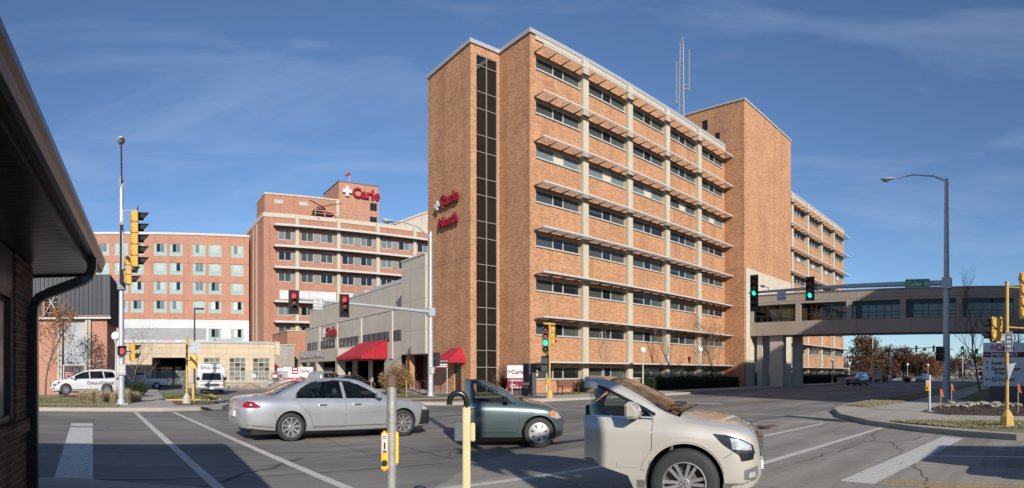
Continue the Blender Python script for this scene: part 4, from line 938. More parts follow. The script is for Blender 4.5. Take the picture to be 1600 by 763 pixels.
b = MB(HM); b.box(-9,6.78,.69,.735,2.74,2.95); b.box(6.765,6.80,.735,9.7,2.74,2.95); b.build('fascia', 'gutter', H)
b = MB(HM)                                   # moulded eaves gutter
pr = [(.69,2.93),(.69,2.80),(.63,2.785),(.60,2.80),(.585,2.85),(.565,2.89),(.565,2.935),(.58,2.935)]
for i in range(len(pr)-1): (y0,z0),(y1,z1) = pr[i],pr[i+1]; b.quad((-9,y0,z0),(6.82,y0,z0),(6.82,y1,z1),(-9,y1,z1))
b.add([(6.82,y,z) for y,z in pr],[tuple(range(len(pr)))]); gt = b.build('gutter', 'gutter', H, smooth=40)
b = MB(HM)
path = [Vector(p) for p in ((5.95,.63,2.79),(5.95,.632,2.68),(5.95,.655,2.61),(5.93,.72,2.56),(5.90,1.08,2.43),(5.88,1.18,2.38),(5.87,1.225,2.30),(5.87,1.235,2.18),(5.87,1.235,.2))]
def rect_tube(b, pts, w, h, xd=Vector((1,0,0))):
    rings = []
    for i,p in enumerate(pts):
        d = (pts[min(i+1,len(pts)-1)]-pts[max(0,i-1)]).normalized(); q = d.cross(xd).normalized(); rings.append([p+xd*w/2+q*h/2,p-xd*w/2+q*h/2,p-xd*w/2-q*h/2,p+xd*w/2-q*h/2])
    vs = [v for r_ in rings for v in r_]; fs = []
    for i in range(len(rings)-1):
        for k in range(4): fs.append((4*i+k,4*i+(k+1)%4,4*i+4+(k+1)%4,4*i+4+k))
    b.add(vs,fs)
rect_tube(b, path, .12, .095); b.build('downpipe', 'downpipe', H, bevel=.012)

# ---- building on the south side of the avenue, which shades its east end (beyond the right edge of the photo)
sb = thing('clinic_building', 'tan clinic building on the near side of the avenue, joined to the skybridge', 'building', (50,-20,0))
wb = MB(); ops = [(3+6*i,7.5+6*i,2.2+3.6*k,3.8+3.6*k) for i in range(11) for k in range(6)]
wall(wb, (20.5,-12), (1,0), 72, 0, 23.2, ops, .2, (0,1)); wb.quad((20.5,-12,0),(20.5,-34,0),(20.5,-34,23.2),(20.5,-12,23.2)); wb.quad((92.5,-12,0),(92.5,-34,0),(92.5,-34,23.2),(92.5,-12,23.2)); wb.quad((20.5,-12,23.2),(92.5,-12,23.2),(92.5,-34,23.2),(20.5,-34,23.2)); wb.quad((20.5,-34,0),(92.5,-34,0),(92.5,-34,23.2),(20.5,-34,23.2))
wb.build('wall', 'panel_beige', sb, world=True)
b = MB()
for a0,a1,z0,z1 in ops: b.quad((20.5+a0,-12.12,z0),(20.5+a1,-12.12,z0),(20.5+a1,-12.12,z1),(20.5+a0,-12.12,z1))
tag(b.build('glazing', 'glass_dark', sb, world=True), kind='stuff')
# ================================================================== VEHICLES (local axes: x forward, -y right-hand side, z up; origin on the ground under the rear axle)
def smooth_interp(cp):
    """monotone cubic through control points [(x, v)]"""
    xs = [p[0] for p in cp]; ys = [p[1] for p in cp]; n = len(xs)
    d = [(ys[i+1]-ys[i])/(xs[i+1]-xs[i]) for i in range(n-1)]; m = [d[0]]+[0 if d[i-1]*d[i] <= 0 else 2*d[i-1]*d[i]/(d[i-1]+d[i]) for i in range(1,n-1)]+[d[-1]]
    def f(x):
        if x <= xs[0]: return ys[0]
        if x >= xs[-1]: return ys[-1]
        i = 0
        while x > xs[i+1]: i += 1
        h = xs[i+1]-xs[i]; t = (x-xs[i])/h
        return ys[i]*(2*t**3-3*t*t+1)+m[i]*h*(t**3-2*t*t+t)+ys[i+1]*(-2*t**3+3*t*t)+m[i+1]*h*(t**3-t*t)
    return f
class Car:
    def __init__(s, top, belt, bot, wid, wb, tum=0.42, R=0.33, track=None, steps=90, fender=1.0):
        s.top, s.belt, s.bot, s.wid = map(smooth_interp, (top, belt, bot, wid)); s.x0, s.x1 = top[0][0], top[-1][0]
        s.wb, s.tum, s.R, s.steps = wb, tum, R, steps; s.W = max(p[1] for p in wid); s.track = track or s.W-.02
        s.keysteps = [2,1,2,3,3,1,1,5,2,3]
    def section(s, x, inset=0.0):
        zb, zl, zt, w = s.bot(x), s.belt(x), s.top(x), s.wid(x); zt = max(zt, zl+.012); g = zt-zl; H = zl-zb
        t = min(1, max(0, (g-.06)/.22)); t = t*t*(3-2*t)
        cab8 = (w*.915-s.tum*g, zt-min(.055,.3*g)); cab9 = (w*.70-s.tum*g*.75, zt-.012)
        hood8 = (w*.80, zl+.55*g); hood9 = (w*.50, zl+.90*g)
        L = lambda a,b: (a[0]+(b[0]-a[0])*t, a[1]+(b[1]-a[1])*t)
        k = [(0,zb),(w*.82,zb),(w*.93,zb+.04*min(1,H/.3)),(w*.975,zb+.22*H),(w,zb+.60*H),(w*.985,zl-.14*H),(w*.955,zl-.035*min(1,H/.3)),(w*.92,zl),L(hood8,cab8),L(hood9,cab9),(0,zt)]
        return k
    def ring(s, x):
        k = s.section(x); pts = []
        for i in range(len(k)-1):
            n = s.keysteps[i]
            for j in range(n):
                u = j/n; a, b = k[i], k[i+1]
                if i in (3,4,8,9) or (i == 9):
                    p = k[i-1]; q = k[min(i+2,len(k)-1)]
                    if i == 9: q = (-k[9][0], k[9][1])
                    f = lambda c: 0.5*((2*a[c])+(-p[c]+b[c])*u+(2*p[c]-5*a[c]+4*b[c]-q[c])*u*u+(-p[c]+3*a[c]-3*b[c]+q[c])*u**3)
                    pts.append((f(0) if i != 8 else a[0]+(b[0]-a[0])*u, f(1)))
                else: pts.append((a[0]+(b[0]-a[0])*u, a[1]+(b[1]-a[1])*u))
        pts.append(k[-1]); return pts
    def y_at(s, x, z):
        k = s.ring(x); k = k[2:]
        for a, b in zip(k[:-1], k[1:]):
            if (a[1]-z)*(b[1]-z) <= 0 and abs(b[1]-a[1]) > 1e-6: return a[0]+(b[0]-a[0])*(z-a[1])/(b[1]-a[1])
        return k[0][0] if z < k[0][1] else k[-1][0]
    def stations(s):
        L = s.x1-s.x0; xs = [s.x0+L*i/s.steps for i in range(s.steps+1)]
        xs += [s.x0+.01, s.x0+.025, s.x1-.01, s.x1-.025]; return sorted(set(xs))
    def hull(s):
        xs = s.stations(); rings = []
        for x in xs:
            r = s.ring(x); full = [(x,-p[0],p[1]) for p in r]+[(x,p[0],p[1]) for p in reversed(r[1:-1])]; rings.append(full)
        n = len(rings[0]); b = MB(); vs = [p for r in rings for p in r]; fs = []
        for i in range(len(rings)-1):
            for j in range(n): fs.append((i*n+j,(i)*n+(j+1)%n,(i+1)*n+(j+1)%n,(i+1)*n+j))
        fs.append(tuple(range(n-1,-1,-1))); fs.append(tuple((len(rings)-1)*n+j for j in range(n)))
        b.add(vs,fs); return b
    def cabin(s, xa, xb, floor=0.38):
        rings = []; N_ = 28; xs = [xa+(xb-xa)*i/N_ for i in range(N_+1)]
        for x in xs:
            k = s.section(x); w = k[7][0]; zt = k[10][1]-.035; y8 = k[8][0]-.04; z8 = min(k[8][1]-.03, zt-.005); zl = min(k[7][1], z8-.02)
            h = [(w-.09,floor),(w-.06,zl-.02),(max(.05,y8),z8),(max(.03,y8*.8),zt)]
            rings.append([(x,-p[0],p[1]) for p in h]+[(x,p[0],p[1]) for p in reversed(h)])
        n = 8; fs = []
        for i in range(N_):
            for j in range(n): fs.append((i*n+j,i*n+(j+1)%n,(i+1)*n+(j+1)%n,(i+1)*n+j))
        fs.append(tuple(range(n-1,-1,-1))); fs.append(tuple(N_*n+j for j in range(n)))
        b = MB(); b.add([p for r in rings for p in r], fs); return b
    def glass(s, xa, xb, top=False, off=.012, sides=(-1,1)):
        """inset copy of the greenhouse skin: sides (both) or the top between xa and xb"""
        b = MB(); N_ = 16; K = sum(s.keysteps[:7]); K8 = K+5
        for sg in sides:
            rows = []
            for i in range(N_+1):
                x = xa+(xb-xa)*i/N_; r = s.ring(x)
                seg = r[K:K8+1] if not top else r[K8-1:]
                rows.append([(x, sg*max(0,p[0]-(off if not top else off*.3*(p[0] > .01))), p[1]-(off*.3 if not top else off)) for p in seg])
            for i in range(N_):
                for j in range(len(rows[0])-1): b.quad(rows[i][j],rows[i+1][j],rows[i+1][j+1],rows[i][j+1])
        return b
    def patch(s, poly, side=-1, off=.004, sub=4):
        """polygon in (x,z) laid on the body side"""
        cx = sum(p[0] for p in poly)/len(poly); cz = sum(p[1] for p in poly)/len(poly); b = MB()
        n = len(poly); P_ = []
        for i in range(n):
            for q in range(sub): u = q/sub; a, c = poly[i], poly[(i+1)%n]; P_.append((a[0]+(c[0]-a[0])*u, a[1]+(c[1]-a[1])*u))
        m = len(P_); vs = []; R_ = 4
        def sp(x,z): return (x, side*(s.y_at(x,z)+off), z)
        vs.append(sp(cx,cz))
        for k in range(1,R_+1):
            for p in P_: u = k/R_; vs.append(sp(cx+(p[0]-cx)*u, cz+(p[1]-cz)*u))
        fs = [(0,1+j,1+(j+1)%m) for j in range(m)]
        for k in range(R_-1):
            for j in range(m): fs.append((1+k*m+j,1+(k+1)*m+j,1+(k+1)*m+(j+1)%m,1+k*m+(j+1)%m))
        b.add(vs,fs); return b
    def seam(s, pts, side=-1, w=.007, off=.0015, b=None):
        b = b or MB(); q = []
        for a, c in zip(pts[:-1], pts[1:]):
            n = max(1,int(sqrt((a[0]-c[0])**2+(a[1]-c[1])**2)/.05))
            for i in range(n): q.append((a[0]+(c[0]-a[0])*i/n, a[1]+(c[1]-a[1])*i/n))
        q.append(pts[-1])
        for a, c in zip(q[:-1], q[1:]):
            d = Vector((c[0]-a[0],c[1]-a[1])).normalized(); n = Vector((-d.y,d.x))*w/2
            vs = [(a[0]-n.x,a[1]-n.y),(c[0]-n.x,c[1]-n.y),(c[0]+n.x,c[1]+n.y),(a[0]+n.x,a[1]+n.y)]
            b.quad(*[(x, side*(s.y_at(x,z)+off), z) for x,z in vs])
        return b
def boolean(me, cutter, op='DIFFERENCE'):
    o = bpy.data.objects.new('a', me); C.objects.link(o); c = bpy.data.objects.new('b', cutter); C.objects.link(c)
    m = o.modifiers.new('b','BOOLEAN'); m.operation = op; m.object = c; m.solver = 'EXACT'
    dg = bpy.context.evaluated_depsgraph_get(); r = bpy.data.meshes.new_from_object(o.evaluated_get(dg))
    bpy.data.objects.remove(o); bpy.data.objects.remove(c); return r
def outward(me):
    bm = bmesh.new(); bm.from_mesh(me); bmesh.ops.remove_doubles(bm, verts=bm.verts, dist=1e-6); bmesh.ops.recalc_face_normals(bm, faces=bm.faces); bm.to_mesh(me); bm.free(); return me
def in_poly(x, z, poly):
    c = False; n = len(poly)
    for i in range(n):
        a, b = poly[i], poly[i-1]
        if (a[1] > z) != (b[1] > z) and x < (b[0]-a[0])*(z-a[1])/(b[1]-a[1])+a[0]: c = not c
    return c
def split_faces(me, test):
    bm = bmesh.new(); bm.from_mesh(me); a = me.copy()
    dl = [f for f in bm.faces if test(f.calc_center_median())]
    bmesh.ops.delete(bm, geom=dl, context='FACES'); bm.to_mesh(me); bm.free()
    bm = bmesh.new(); bm.from_mesh(a); bm.faces.ensure_lookup_table()
    dl = [f for f in bm.faces if not test(f.calc_center_median())]
    bmesh.ops.delete(bm, geom=dl, context='FACES'); bm.to_mesh(a); bm.free(); return a
def prismz(poly, z0, z1): b = MB(); b.prism(poly,z0,z1); return b
def prismy(poly, y0, y1):
    b = MB(); n = len(poly); b.add([(x,y0,z) for x,z in poly]+[(x,y1,z) for x,z in poly], [tuple(range(n)),tuple(range(2*n-1,n-1,-1))]+[(i,n+i,n+(i+1)%n,(i+1)%n) for i in range(n)]); return b
def wheel(parent, x, y, R, side, spokes='alloy', width=.21, rim_r=.62, style=9, steer=0.0):
    """tyre with a rim as its child; side = -1 for the right-hand side"""
    hub = bpy.data.objects.new('wheel', None)
    b = MB(); w2 = width/2; rr = R*rim_r
    prof = [(rr*.98,-w2*.80),(rr*1.03,-w2*.96),(R*.86,-w2*1.03),(R*.955,-w2*.90),(R*.992,-w2*.70),(R,-w2*.4),(R,w2*.4),(R*.992,w2*.70),(R*.955,w2*.90),(R*.86,w2*1.03),(rr*1.03,w2*.96),(rr*.98,w2*.80)]
    b.lathe(prof, axis='y', n=40, cap=False)
    me = b.mesh('wheel', 'rubber', 50); o = put('wheel', me, parent); o.location = (x,y,R)
    d = MB(); s = side
    d.k = 1; d.lathe([(rr*.97, s*w2*.15),(rr*.2, s*w2*.10)], axis='y', n=32, cap=False); d.lathe([(rr*.62,s*w2*.30),(rr*.60,s*w2*.32),(0.01,s*w2*.32)], axis='y', n=28, cap=False)
    d.k = 0; d.lathe([(rr*1.0, s*w2*.80),(rr*1.01, s*w2*.97),(rr*.955, s*w2*.99),(rr*.93, s*w2*.80),(rr*.93, s*w2*.1)], axis='y', n=40, cap=False)
    n = style; yf = s*w2
    if spokes == 'cover':
        d.lathe([(rr*.93,yf*.80),(rr*.62,yf*1.02),(rr*.2,yf*1.08),(.01,yf*1.08)], axis='y', n=36, cap=False)
        d.k = 1
        for i in range(n):
            a = 2*pi*i/n+.2; rws = [(.87,.17,.845),(.76,.15,.94),(.63,.12,1.045),(.46,.07,1.075)]
            vs = []
            for r_, t, k_ in rws: vs += [(rr*r_*cos(a-t), yf*k_, rr*r_*sin(a-t)), (rr*r_*cos(a+t), yf*k_, rr*r_*sin(a+t))]
            d.add(vs, [(2*q_,2*q_+1,2*q_+3,2*q_+2) for q_ in range(3)])
        d.k = 0
    else:
        for i in range(n):
            a = 2*pi*i/n+.1
            for dt in ((-.5,.5) if spokes == 'split' else (0,)):
                u = Vector((cos(a),0,sin(a))); v = Vector((-sin(a),0,cos(a)))
                wi, wo_ = (rr*.085, rr*.075) if spokes != 'split' else (rr*.07, rr*.075)
                tin = v*dt*rr*.10; tout = v*dt*rr*.34
                p0 = u*rr*.14+tin+Vector((0,yf*.72,0)); p1 = u*rr*.95+tout+Vector((0,yf*.84,0))
                dd = Vector((0,yf*.34,0))
                d.add([p0-v*wi-dd,p0+v*wi-dd,p1+v*wo_-dd,p1-v*wo_-dd,p0-v*wi,p0+v*wi,p1+v*wo_,p1-v*wo_],[(0,1,2,3),(4,5,6,7),(0,1,5,4),(1,2,6,5),(2,3,7,6),(3,0,4,7)])
        d.lathe([(rr*.24,yf*.60),(rr*.22,yf*.82),(.01,yf*.85)], axis='y', n=20, cap=False)
        d.k = 1
        for i in range(5): a = 2*pi*i/5; d.lathe([(rr*.035,0),(.001,0)], (rr*.15*cos(a),yf*.86,rr*.15*sin(a)), 'y', 8, False)
    rm = 'hubcap' if spokes == 'cover' else 'alloy'
    ro = put('rim', d.mesh('rim', [rm,'brake'], 30), o)
    if steer: o.rotation_euler = (0,0,steer)
    return o
def car_body(car, pm, cabin, sides, ws, bl, doors, cut=None, floor=.38, arch=1.0):
    """returns (body mesh, door meshes). sides = list of (x,z) polygons, ws / bl = plan outlines of windscreen and rear window"""
    me = outward(car.hull().mesh('body', [pm, 'interior']))
    def mk(b, idx=1):
        m = outward(b.mesh('c', [pm, 'interior']))
        for p in m.polygons: p.material_index = idx
        return m
    cuts = []
    if cabin:
        b = car.cabin(*cabin, floor); cuts.append(mk(b))
        for pl in sides:
            for sg in (-1,1): cuts.append(mk(prismy(pl, sg*.30, sg*1.5) if sg > 0 else prismy(pl, -1.5, -.30)))
        if ws: cuts.append(mk(prismz(ws, .80, 2.4)))
        if bl: cuts.append(mk(prismz(bl, .80, 2.4)))
    for x in (0, car.wb):
        for sg in (-1,1):
            b = MB(); b.lathe([(car.R*1.13*arch, sg*(car.W-.30)),(car.R*1.13*arch, sg*(car.W+.2))], (x,0,car.R*1.02), 'y', 40, True); cuts.append(mk(b))
    for c in cuts: me = boolean(me, c)
    for q in (cut or ()): me = boolean(me, mk(q), 'INTERSECT')
    ds = []
    for nm, pl in doors:
        for sg in (-1,1):
            t = lambda c: sg*c.y > car.W*.45 and in_poly(c.x, c.z, pl)
            ds.append((nm, sg, split_faces(me, t)))
    for m in [me]+[d[2] for d in ds]:
        if len(m.polygons): m.polygons.foreach_set('use_smooth', [True]*len(m.polygons)); m.set_sharp_from_angle(angle=radians(32))
    return me, [d for d in ds if len(d[2].polygons)]
def handle(car, parent, x, z, sg, m='chrome', L=.17):
    y = sg*car.y_at(x,z); b = MB(); b.box(-L/2,L/2,-.012,.012,-.012,.012)
    b.v = [(p[0]+x, p[1]+y+sg*.03, p[2]+z) for p in b.v]; n0 = len(b.v)
    for e in (-L/2, L/2-.03): b.box(x+e,x+e+.03,min(y-sg*.01,y+sg*.02),max(y-sg*.01,y+sg*.02),z-.012,z+.012)
    b.build('handle', m, parent, smooth=40, bevel=.004)
def mirror_(car, parent, x, z, sg, m, s=1.0, light=False):
    y = sg*(car.y_at(x,z-.02)); b = MB(Matrix.Translation((x,y,z)))
    b.box(-.05*s,.05*s,min(0,sg*.10*s),max(0,sg*.10*s),-.05*s,-.02*s)
    b2 = MB(Matrix.Translation((x,y,z))); a, c = sg*.08*s, sg*.27*s
    pr = [(-.06,-.055),(.07,-.055),(.085,.0),(.04,.085),(-.06,.10)]
    n = 5; b2.add([(px*s,a,pz*s) for px,pz in pr]+[(px*s*.85,c,pz*s*.92) for px,pz in pr],[tuple(range(n)),tuple(range(2*n-1,n-1,-1))]+[(i,n+i,n+(i+1)%n,(i+1)%n) for i in range(n)])
    o = b2.build('mirror', m, parent, smooth=50, bevel=.018*s); b.build('mirror_arm', 'black_plastic', o)
    if light: l = MB(Matrix.Translation((x,y,z))); l.box(.055*s,.088*s,min(sg*.10*s,sg*.22*s),max(sg*.10*s,sg*.22*s),-.022*s,-.005*s) ; l.build('mirror_light', 'lamp_glass', o)
    return o
def seats(parent, xs, y=.37, z=.42, m='seat_grey', head=True, zt=.60, rear=False):
    for x in xs:
        for sg in ((-1,1) if not rear else (0,)):
            b = MB(); w_ = .25 if not rear else .62
            b.box(x-.02,x+.50,sg*y-w_,sg*y+w_,z-.12,z+.05); b.add([(x-.05,sg*y-w_,z),(x+.12,sg*y-w_,z),(x-.10,sg*y-w_*.85,z+zt),(x-.20,sg*y-w_*.85,z+zt),(x-.05,sg*y+w_,z),(x+.12,sg*y+w_,z),(x-.10,sg*y+w_*.85,z+zt),(x-.20,sg*y+w_*.85,z+zt)],[(0,1,2,3),(7,6,5,4),(0,4,5,1),(1,5,6,2),(2,6,7,3),(3,7,4,0)])
            o = b.build('seat', m, parent, smooth=50, bevel=.03)
            if head:
                for hy in ((0,) if not rear else (-.37,.37)):
                    h = MB(); h.ball((x-.17,sg*y+hy,z+zt+.11),.13,14,(.45,1,.75)); h.build('headrest', 'headrest_grey', o, smooth=60)
mat('cladding_grey', (0.13,0.125,0.12), 0.6, namt=.05)
mat('headrest_grey', (0.45,0.45,0.43), 0.8, namt=.05)

# ---- silver sedan, complete
def build_silver_sedan():
    p = paint('paint_silver', (0.50,0.51,0.53), .62, .32)
    x0, x1 = -1.20, 3.94
    top = [(x0,.50),(x0+.02,.80),(x0+.06,.945),(x0+.16,1.035),(-.55,1.075),(-.38,1.09),(0.0,1.24),(.42,1.40),(.80,1.46),(1.3,1.475),(1.7,1.45),(2.05,1.345),(2.62,1.04),(2.80,.985),(3.2,.93),(3.6,.84),(3.80,.75),(3.90,.64),(x1,.48)]
    belt = [(x0,.47),(x0+.02,.76),(x0+.06,.90),(-.9,.975),(-.3,.985),(1,.965),(2.0,.945),(2.62,.92),(3.2,.87),(3.6,.79),(3.80,.70),(3.90,.60),(x1,.45)]
    bot = [(x0,.40),(x0+.04,.33),(-.6,.24),(0,.20),(3,.19),(3.5,.20),(3.85,.23),(x1,.36)]
    wid = [(x0,.55),(x0+.03,.68),(x0+.10,.80),(-.9,.88),(-.3,.93),(1,.94),(2.8,.935),(3.3,.90),(3.6,.84),(3.8,.72),(3.90,.56),(x1,.40)]
    car = Car(top,belt,bot,wid,2.94,tum=.50,R=.335)
    t = thing('sedan', 'silver four-door sedan with a black front bumper crossing the near lanes', 'car', (3.82,13.75,0), radians(0.5))
    sd = [[(.04,1.00),(.62,1.00),(.72,1.035),(.74,1.36),(.45,1.33),(.22,1.21)], [(.80,1.0),(1.24,1.0),(1.24,1.40),(1.0,1.405),(.80,1.385)]]
    sides = [[(.16,1.005),(1.33,.985),(1.31,1.385),(1.0,1.40),(.78,1.385),(.55,1.335),(.30,1.215),(.19,1.11)], [(1.41,.985),(2.40,.965),(2.30,1.045),(2.05,1.19),(1.80,1.315),(1.62,1.37),(1.39,1.385)]]
    ws = [(1.72,-.52),(2.62,-.72),(2.62,.72),(1.72,.52)]; bl = [(-.42,-.62),(.40,-.52),(.40,.52),(-.42,.62)]
    rd = [(.52,.40),(.46,.62),(.30,.78),(.10,.98),(.16,1.12),(.5,1.36),(.9,1.43),(1.37,1.42),(1.37,.30),(.56,.30)]
    fd = [(1.37,.30),(1.37,1.42),(1.7,1.39),(2.1,1.19),(2.50,.95),(2.48,.5),(2.42,.30)]
    me, ds = car_body(car, p, (-.35,2.60), sides, ws, bl, [('rear_door',rd),('front_door',fd)])
    body = put('body', me, t)
    for nm, sg, m in ds:
        d = put('door', m, t); handle(car, d, .78 if nm == 'rear_door' else 1.66, .845, sg, L=.20)
        if nm == 'front_door': mirror_(car, t, 2.22, 1.03, sg, p, .9)
    s = MB()
    for sg in (-1,1):
        car.seam(rd+[rd[0]], sg, b=s); car.seam([(1.37,.32),(2.42,.32),(2.48,.5),(2.50,.95)], sg, b=s); car.seam([(3.05,.9),(3.12,.80)], sg, b=s); car.seam([(-.33,.30),(-.4,.70)],sg,b=s)
    s.build('panel_seam', 'black_matte', body)
    s = MB()
    for sg in (-1,1): car.seam([(.60,.66),(2.42,.655)], sg, .028, .006, s)
    s.build('side_moulding', p, body)
    s = MB()
    for sg in (-1,1): car.seam([(.55,.33),(2.45,.33)], sg, .02, .006, s); car.seam([(-1.05,.40),(-.42,.335)], sg, .02, .006, s); 
    s.build('chrome_strip', 'chrome', body)
    s = MB()
    for sg in (-1,1): car.seam([(.15,1.0),(.19,1.12),(.30,1.225),(.55,1.345),(.78,1.395),(1.0,1.41),(1.35,1.395),(1.62,1.38)], sg, .03, .002, s)
    s.build('window_surround', 'black_plastic', body)
    car.glass(.1,1.36).build('side_window', 'car_glass_tint', t, smooth=60); car.glass(1.36,2.5).build('side_window', 'car_glass_tint', t, smooth=60)
    car.glass(1.66,2.66,True).build('windscreen', 'car_glass', t, smooth=60); car.glass(-.45,.44,True).build('rear_window', 'car_glass_tint', t, smooth=60)
    s = MB(); 
    for sg in (-1,1): s.bar((.60,sg*(car.y_at(.6,1.0)-.004),.99),(.50,sg*(car.y_at(.5,1.3)-.004),1.32),.03,.012)
    s.build('window_divider', 'black_plastic', t)
    for sg in (-1,1):
        pl = [(x0+.045,.80),(x0+.05,.955),(-.90,.935),(-.72,.82),(-.80,.79)]
        car.patch(pl, sg, .006).build('tail_light', 'tail_red', t, smooth=60)
        pl = [(3.52,.65),(3.50,.71),(3.58,.755),(3.70,.715),(3.76,.67),(3.66,.645)]
        car.patch(pl, sg, .018).build('headlight', 'lamp_glass', t, smooth=60)
        pl = [(3.42,.22),(3.45,.40),(3.48,.56),(3.50,.68),(3.62,.765),(3.74,.735),(3.85,.67),(3.92,.54),(3.925,.32),(3.7,.22)]
        bp = car.patch(pl, sg, .012).build('bumper_cover', 'black_matte', t, smooth=60)
        car.patch([(3.83,.30),(3.78,.80-.12),(3.93,.5)], sg, .013)
    b = MB()
    for k in range(9): y = -.44+.11*k; b.box(3.90,x1+.025,y,y+.10,.26,.60)
    b = MB(); b.add([(3.80,-.66,.26),(3.96,-.40,.26),(3.99,0,.26),(3.96,.40,.26),(3.80,.66,.26),(3.80,-.66,.68),(3.93,-.40,.66),(3.96,0,.66),(3.93,.40,.66),(3.80,.66,.68)],[(0,1,6,5),(1,2,7,6),(2,3,8,7),(3,4,9,8),(5,6,7,8,9),(4,3,2,1,0)])
    b.build('front_bumper', 'black_matte', t, smooth=60)
    b = MB(); b.box(x0-.025,x0+.01,-.17,.17,.56,.70); b.build('licence_plate', 'white_sign', t)
    seats(t, (1.45,)); seats(t, (.45,), rear=True, zt=.56)
    for x in (0,2.94):
        for sg in (-1,1): wheel(t, x, sg*(.94-.115), .335, sg, style=9, rim_r=.68)
    b = MB(); b.box(-.9,3.6,-.75,.75,.17,.30); b.build('underbody', 'black_matte', t)
    b = MB(); b.tube([(-.1,-.25,1.46-.28),(-.12,-.25,1.30),(-.16,-.25,1.36)],.012,6); 
    s = MB(); s.tube([(.62,0,1.44),(.55,0,1.49),(.50,0,1.50)],[.03,.018,.006],8); s.build('antenna', 'black_plastic', t)
    return t
silver = build_silver_sedan()

# ---- teal sedan: the photo shows only its front half, from the driver's door forwards
def build_teal():
    p = paint('paint_teal', (0.080,0.115,0.118), .45, .33)
    x0, x1 = .9, 3.72
    top = [(-1.0,.9),(0.0,1.25),(.6,1.44),(1.1,1.475),(1.5,1.45),(1.85,1.345),(2.45,1.045),(2.62,.985),(3.0,.93),(3.35,.83),(3.55,.74),(3.67,.62),(x1,.45)]
    belt = [(-1.0,.97),(1,.96),(1.9,.94),(2.45,.915),(3.0,.865),(3.35,.78),(3.55,.69),(3.67,.57),(x1,.42)]
    bot = [(-1.0,.25),(0,.20),(2.8,.19),(3.4,.20),(3.65,.23),(x1,.34)]
    wid = [(-1.0,.85),(-.3,.90),(1,.91),(2.7,.905),(3.1,.88),(3.4,.80),(3.6,.66),(3.68,.52),(x1,.38)]
    sq = lambda c: [((x if x < 2.9 else 2.9+(x-2.9)*.58), v) for x, v in c]
    top, belt, bot, wid = map(sq, (top, belt, bot, wid)); x1 = top[-1][0]
    car = Car(top,belt,bot,wid,2.78,tum=.50,R=.325)
    h = radians(-36); W = Vector((8.12,9.27)); hd = Vector((cos(h),sin(h)));
    # wheel patch -> rear axle centre: back by wheelbase, inboard (to the car's left) by the track
    o = W-hd*2.78+Vector((-hd.y,hd.x))*.82
    t = thing('sedan', 'dark teal sedan front half with black door mirror and silver wheel cover', 'car', (o.x,o.y,0), h)
    cutx = 1.19
    sides = [[(1.36,.99),(2.22,.965),(2.12,1.04),(1.9,1.165),(1.65,1.295),(1.50,1.355),(1.36,1.375)]]
    cut = MB(); cut.box(cutx,4.5,-1.5,1.5,-.2,2.2)
    fd = [(1.12,.34),(1.12,1.42),(1.55,1.40),(1.95,1.19),(2.34,.94),(2.36,.5),(2.30,.34)]
    me, ds = car_body(car, p, (cutx+.03,2.42), sides, [(1.55,-.50),(2.45,-.70),(2.45,.70),(1.55,.50)], None, [('front_door',fd)], [cut])
    body = put('body', me, t)
    for nm, sg, m in ds: d = put('door', m, t); handle(car, d, 1.42, .845, sg, 'paint_teal', .18); mirror_(car, t, 2.08, 1.02, sg, 'black_plastic' , .85)
    s = MB()
    for sg in (-1,1): car.seam([(1.20,.34),(2.30,.34),(2.36,.5),(2.34,.94)], sg, b=s); car.seam([(3.18,.5),(3.08,.62)], sg, b=s, w=.005)
    s.build('panel_seam', 'black_matte', body)
    s = MB()
    for sg in (-1,1): car.seam([(1.30,.975),(2.30,.95)], sg, .02, .004, s); car.seam([(1.33,1.0),(1.34,1.40),(1.5,1.385),(1.66,1.32),(1.92,1.185)], sg, .03, .003, s)
    s.build('window_surround', 'black_plastic', body)
    s = MB()
    for sg in (-1,1): car.seam([(1.3,.42),(2.30,.42)], sg, .03, .005, s)
    s.build('side_moulding', p, body)
    car.glass(1.2,2.32).build('side_window', 'car_glass', t, smooth=60); car.glass(1.5,2.5,True).build('windscreen', 'car_glass', t, smooth=60)
    for sg in (-1,1):
        car.patch([(3.03,.67),(3.01,.75),(3.08,.80),(3.19,.74),(3.28,.63),(3.18,.61)], sg, .006).build('headlight', 'lamp_glass', t, smooth=60)
        car.patch([(3.03,.68),(3.01,.745),(3.08,.785),(3.15,.745),(3.15,.66)], sg, .010).build('indicator_lens', 'orange_lens', t, smooth=60)
    b = MB(); b.box(x1-.03,x1+.015,-.33,.33,.46,.55); b.build('grille', 'black_matte', t)
    seats(t, (1.52,), y=.36)
    for sg in (-1,1): wheel(t, 2.78, sg*(.91-.11), .325, sg, 'cover', style=7, rim_r=.66)
    b = MB(); b.box(cutx+.02,3.15,-.72,.72,.17,.30); b.build('underbody', 'black_matte', t)
    b = MB(); b.box(2.25,2.5,-.68,.68,.62,.93); b.build('dashboard', 'interior', t)
    return t
teal = build_teal()

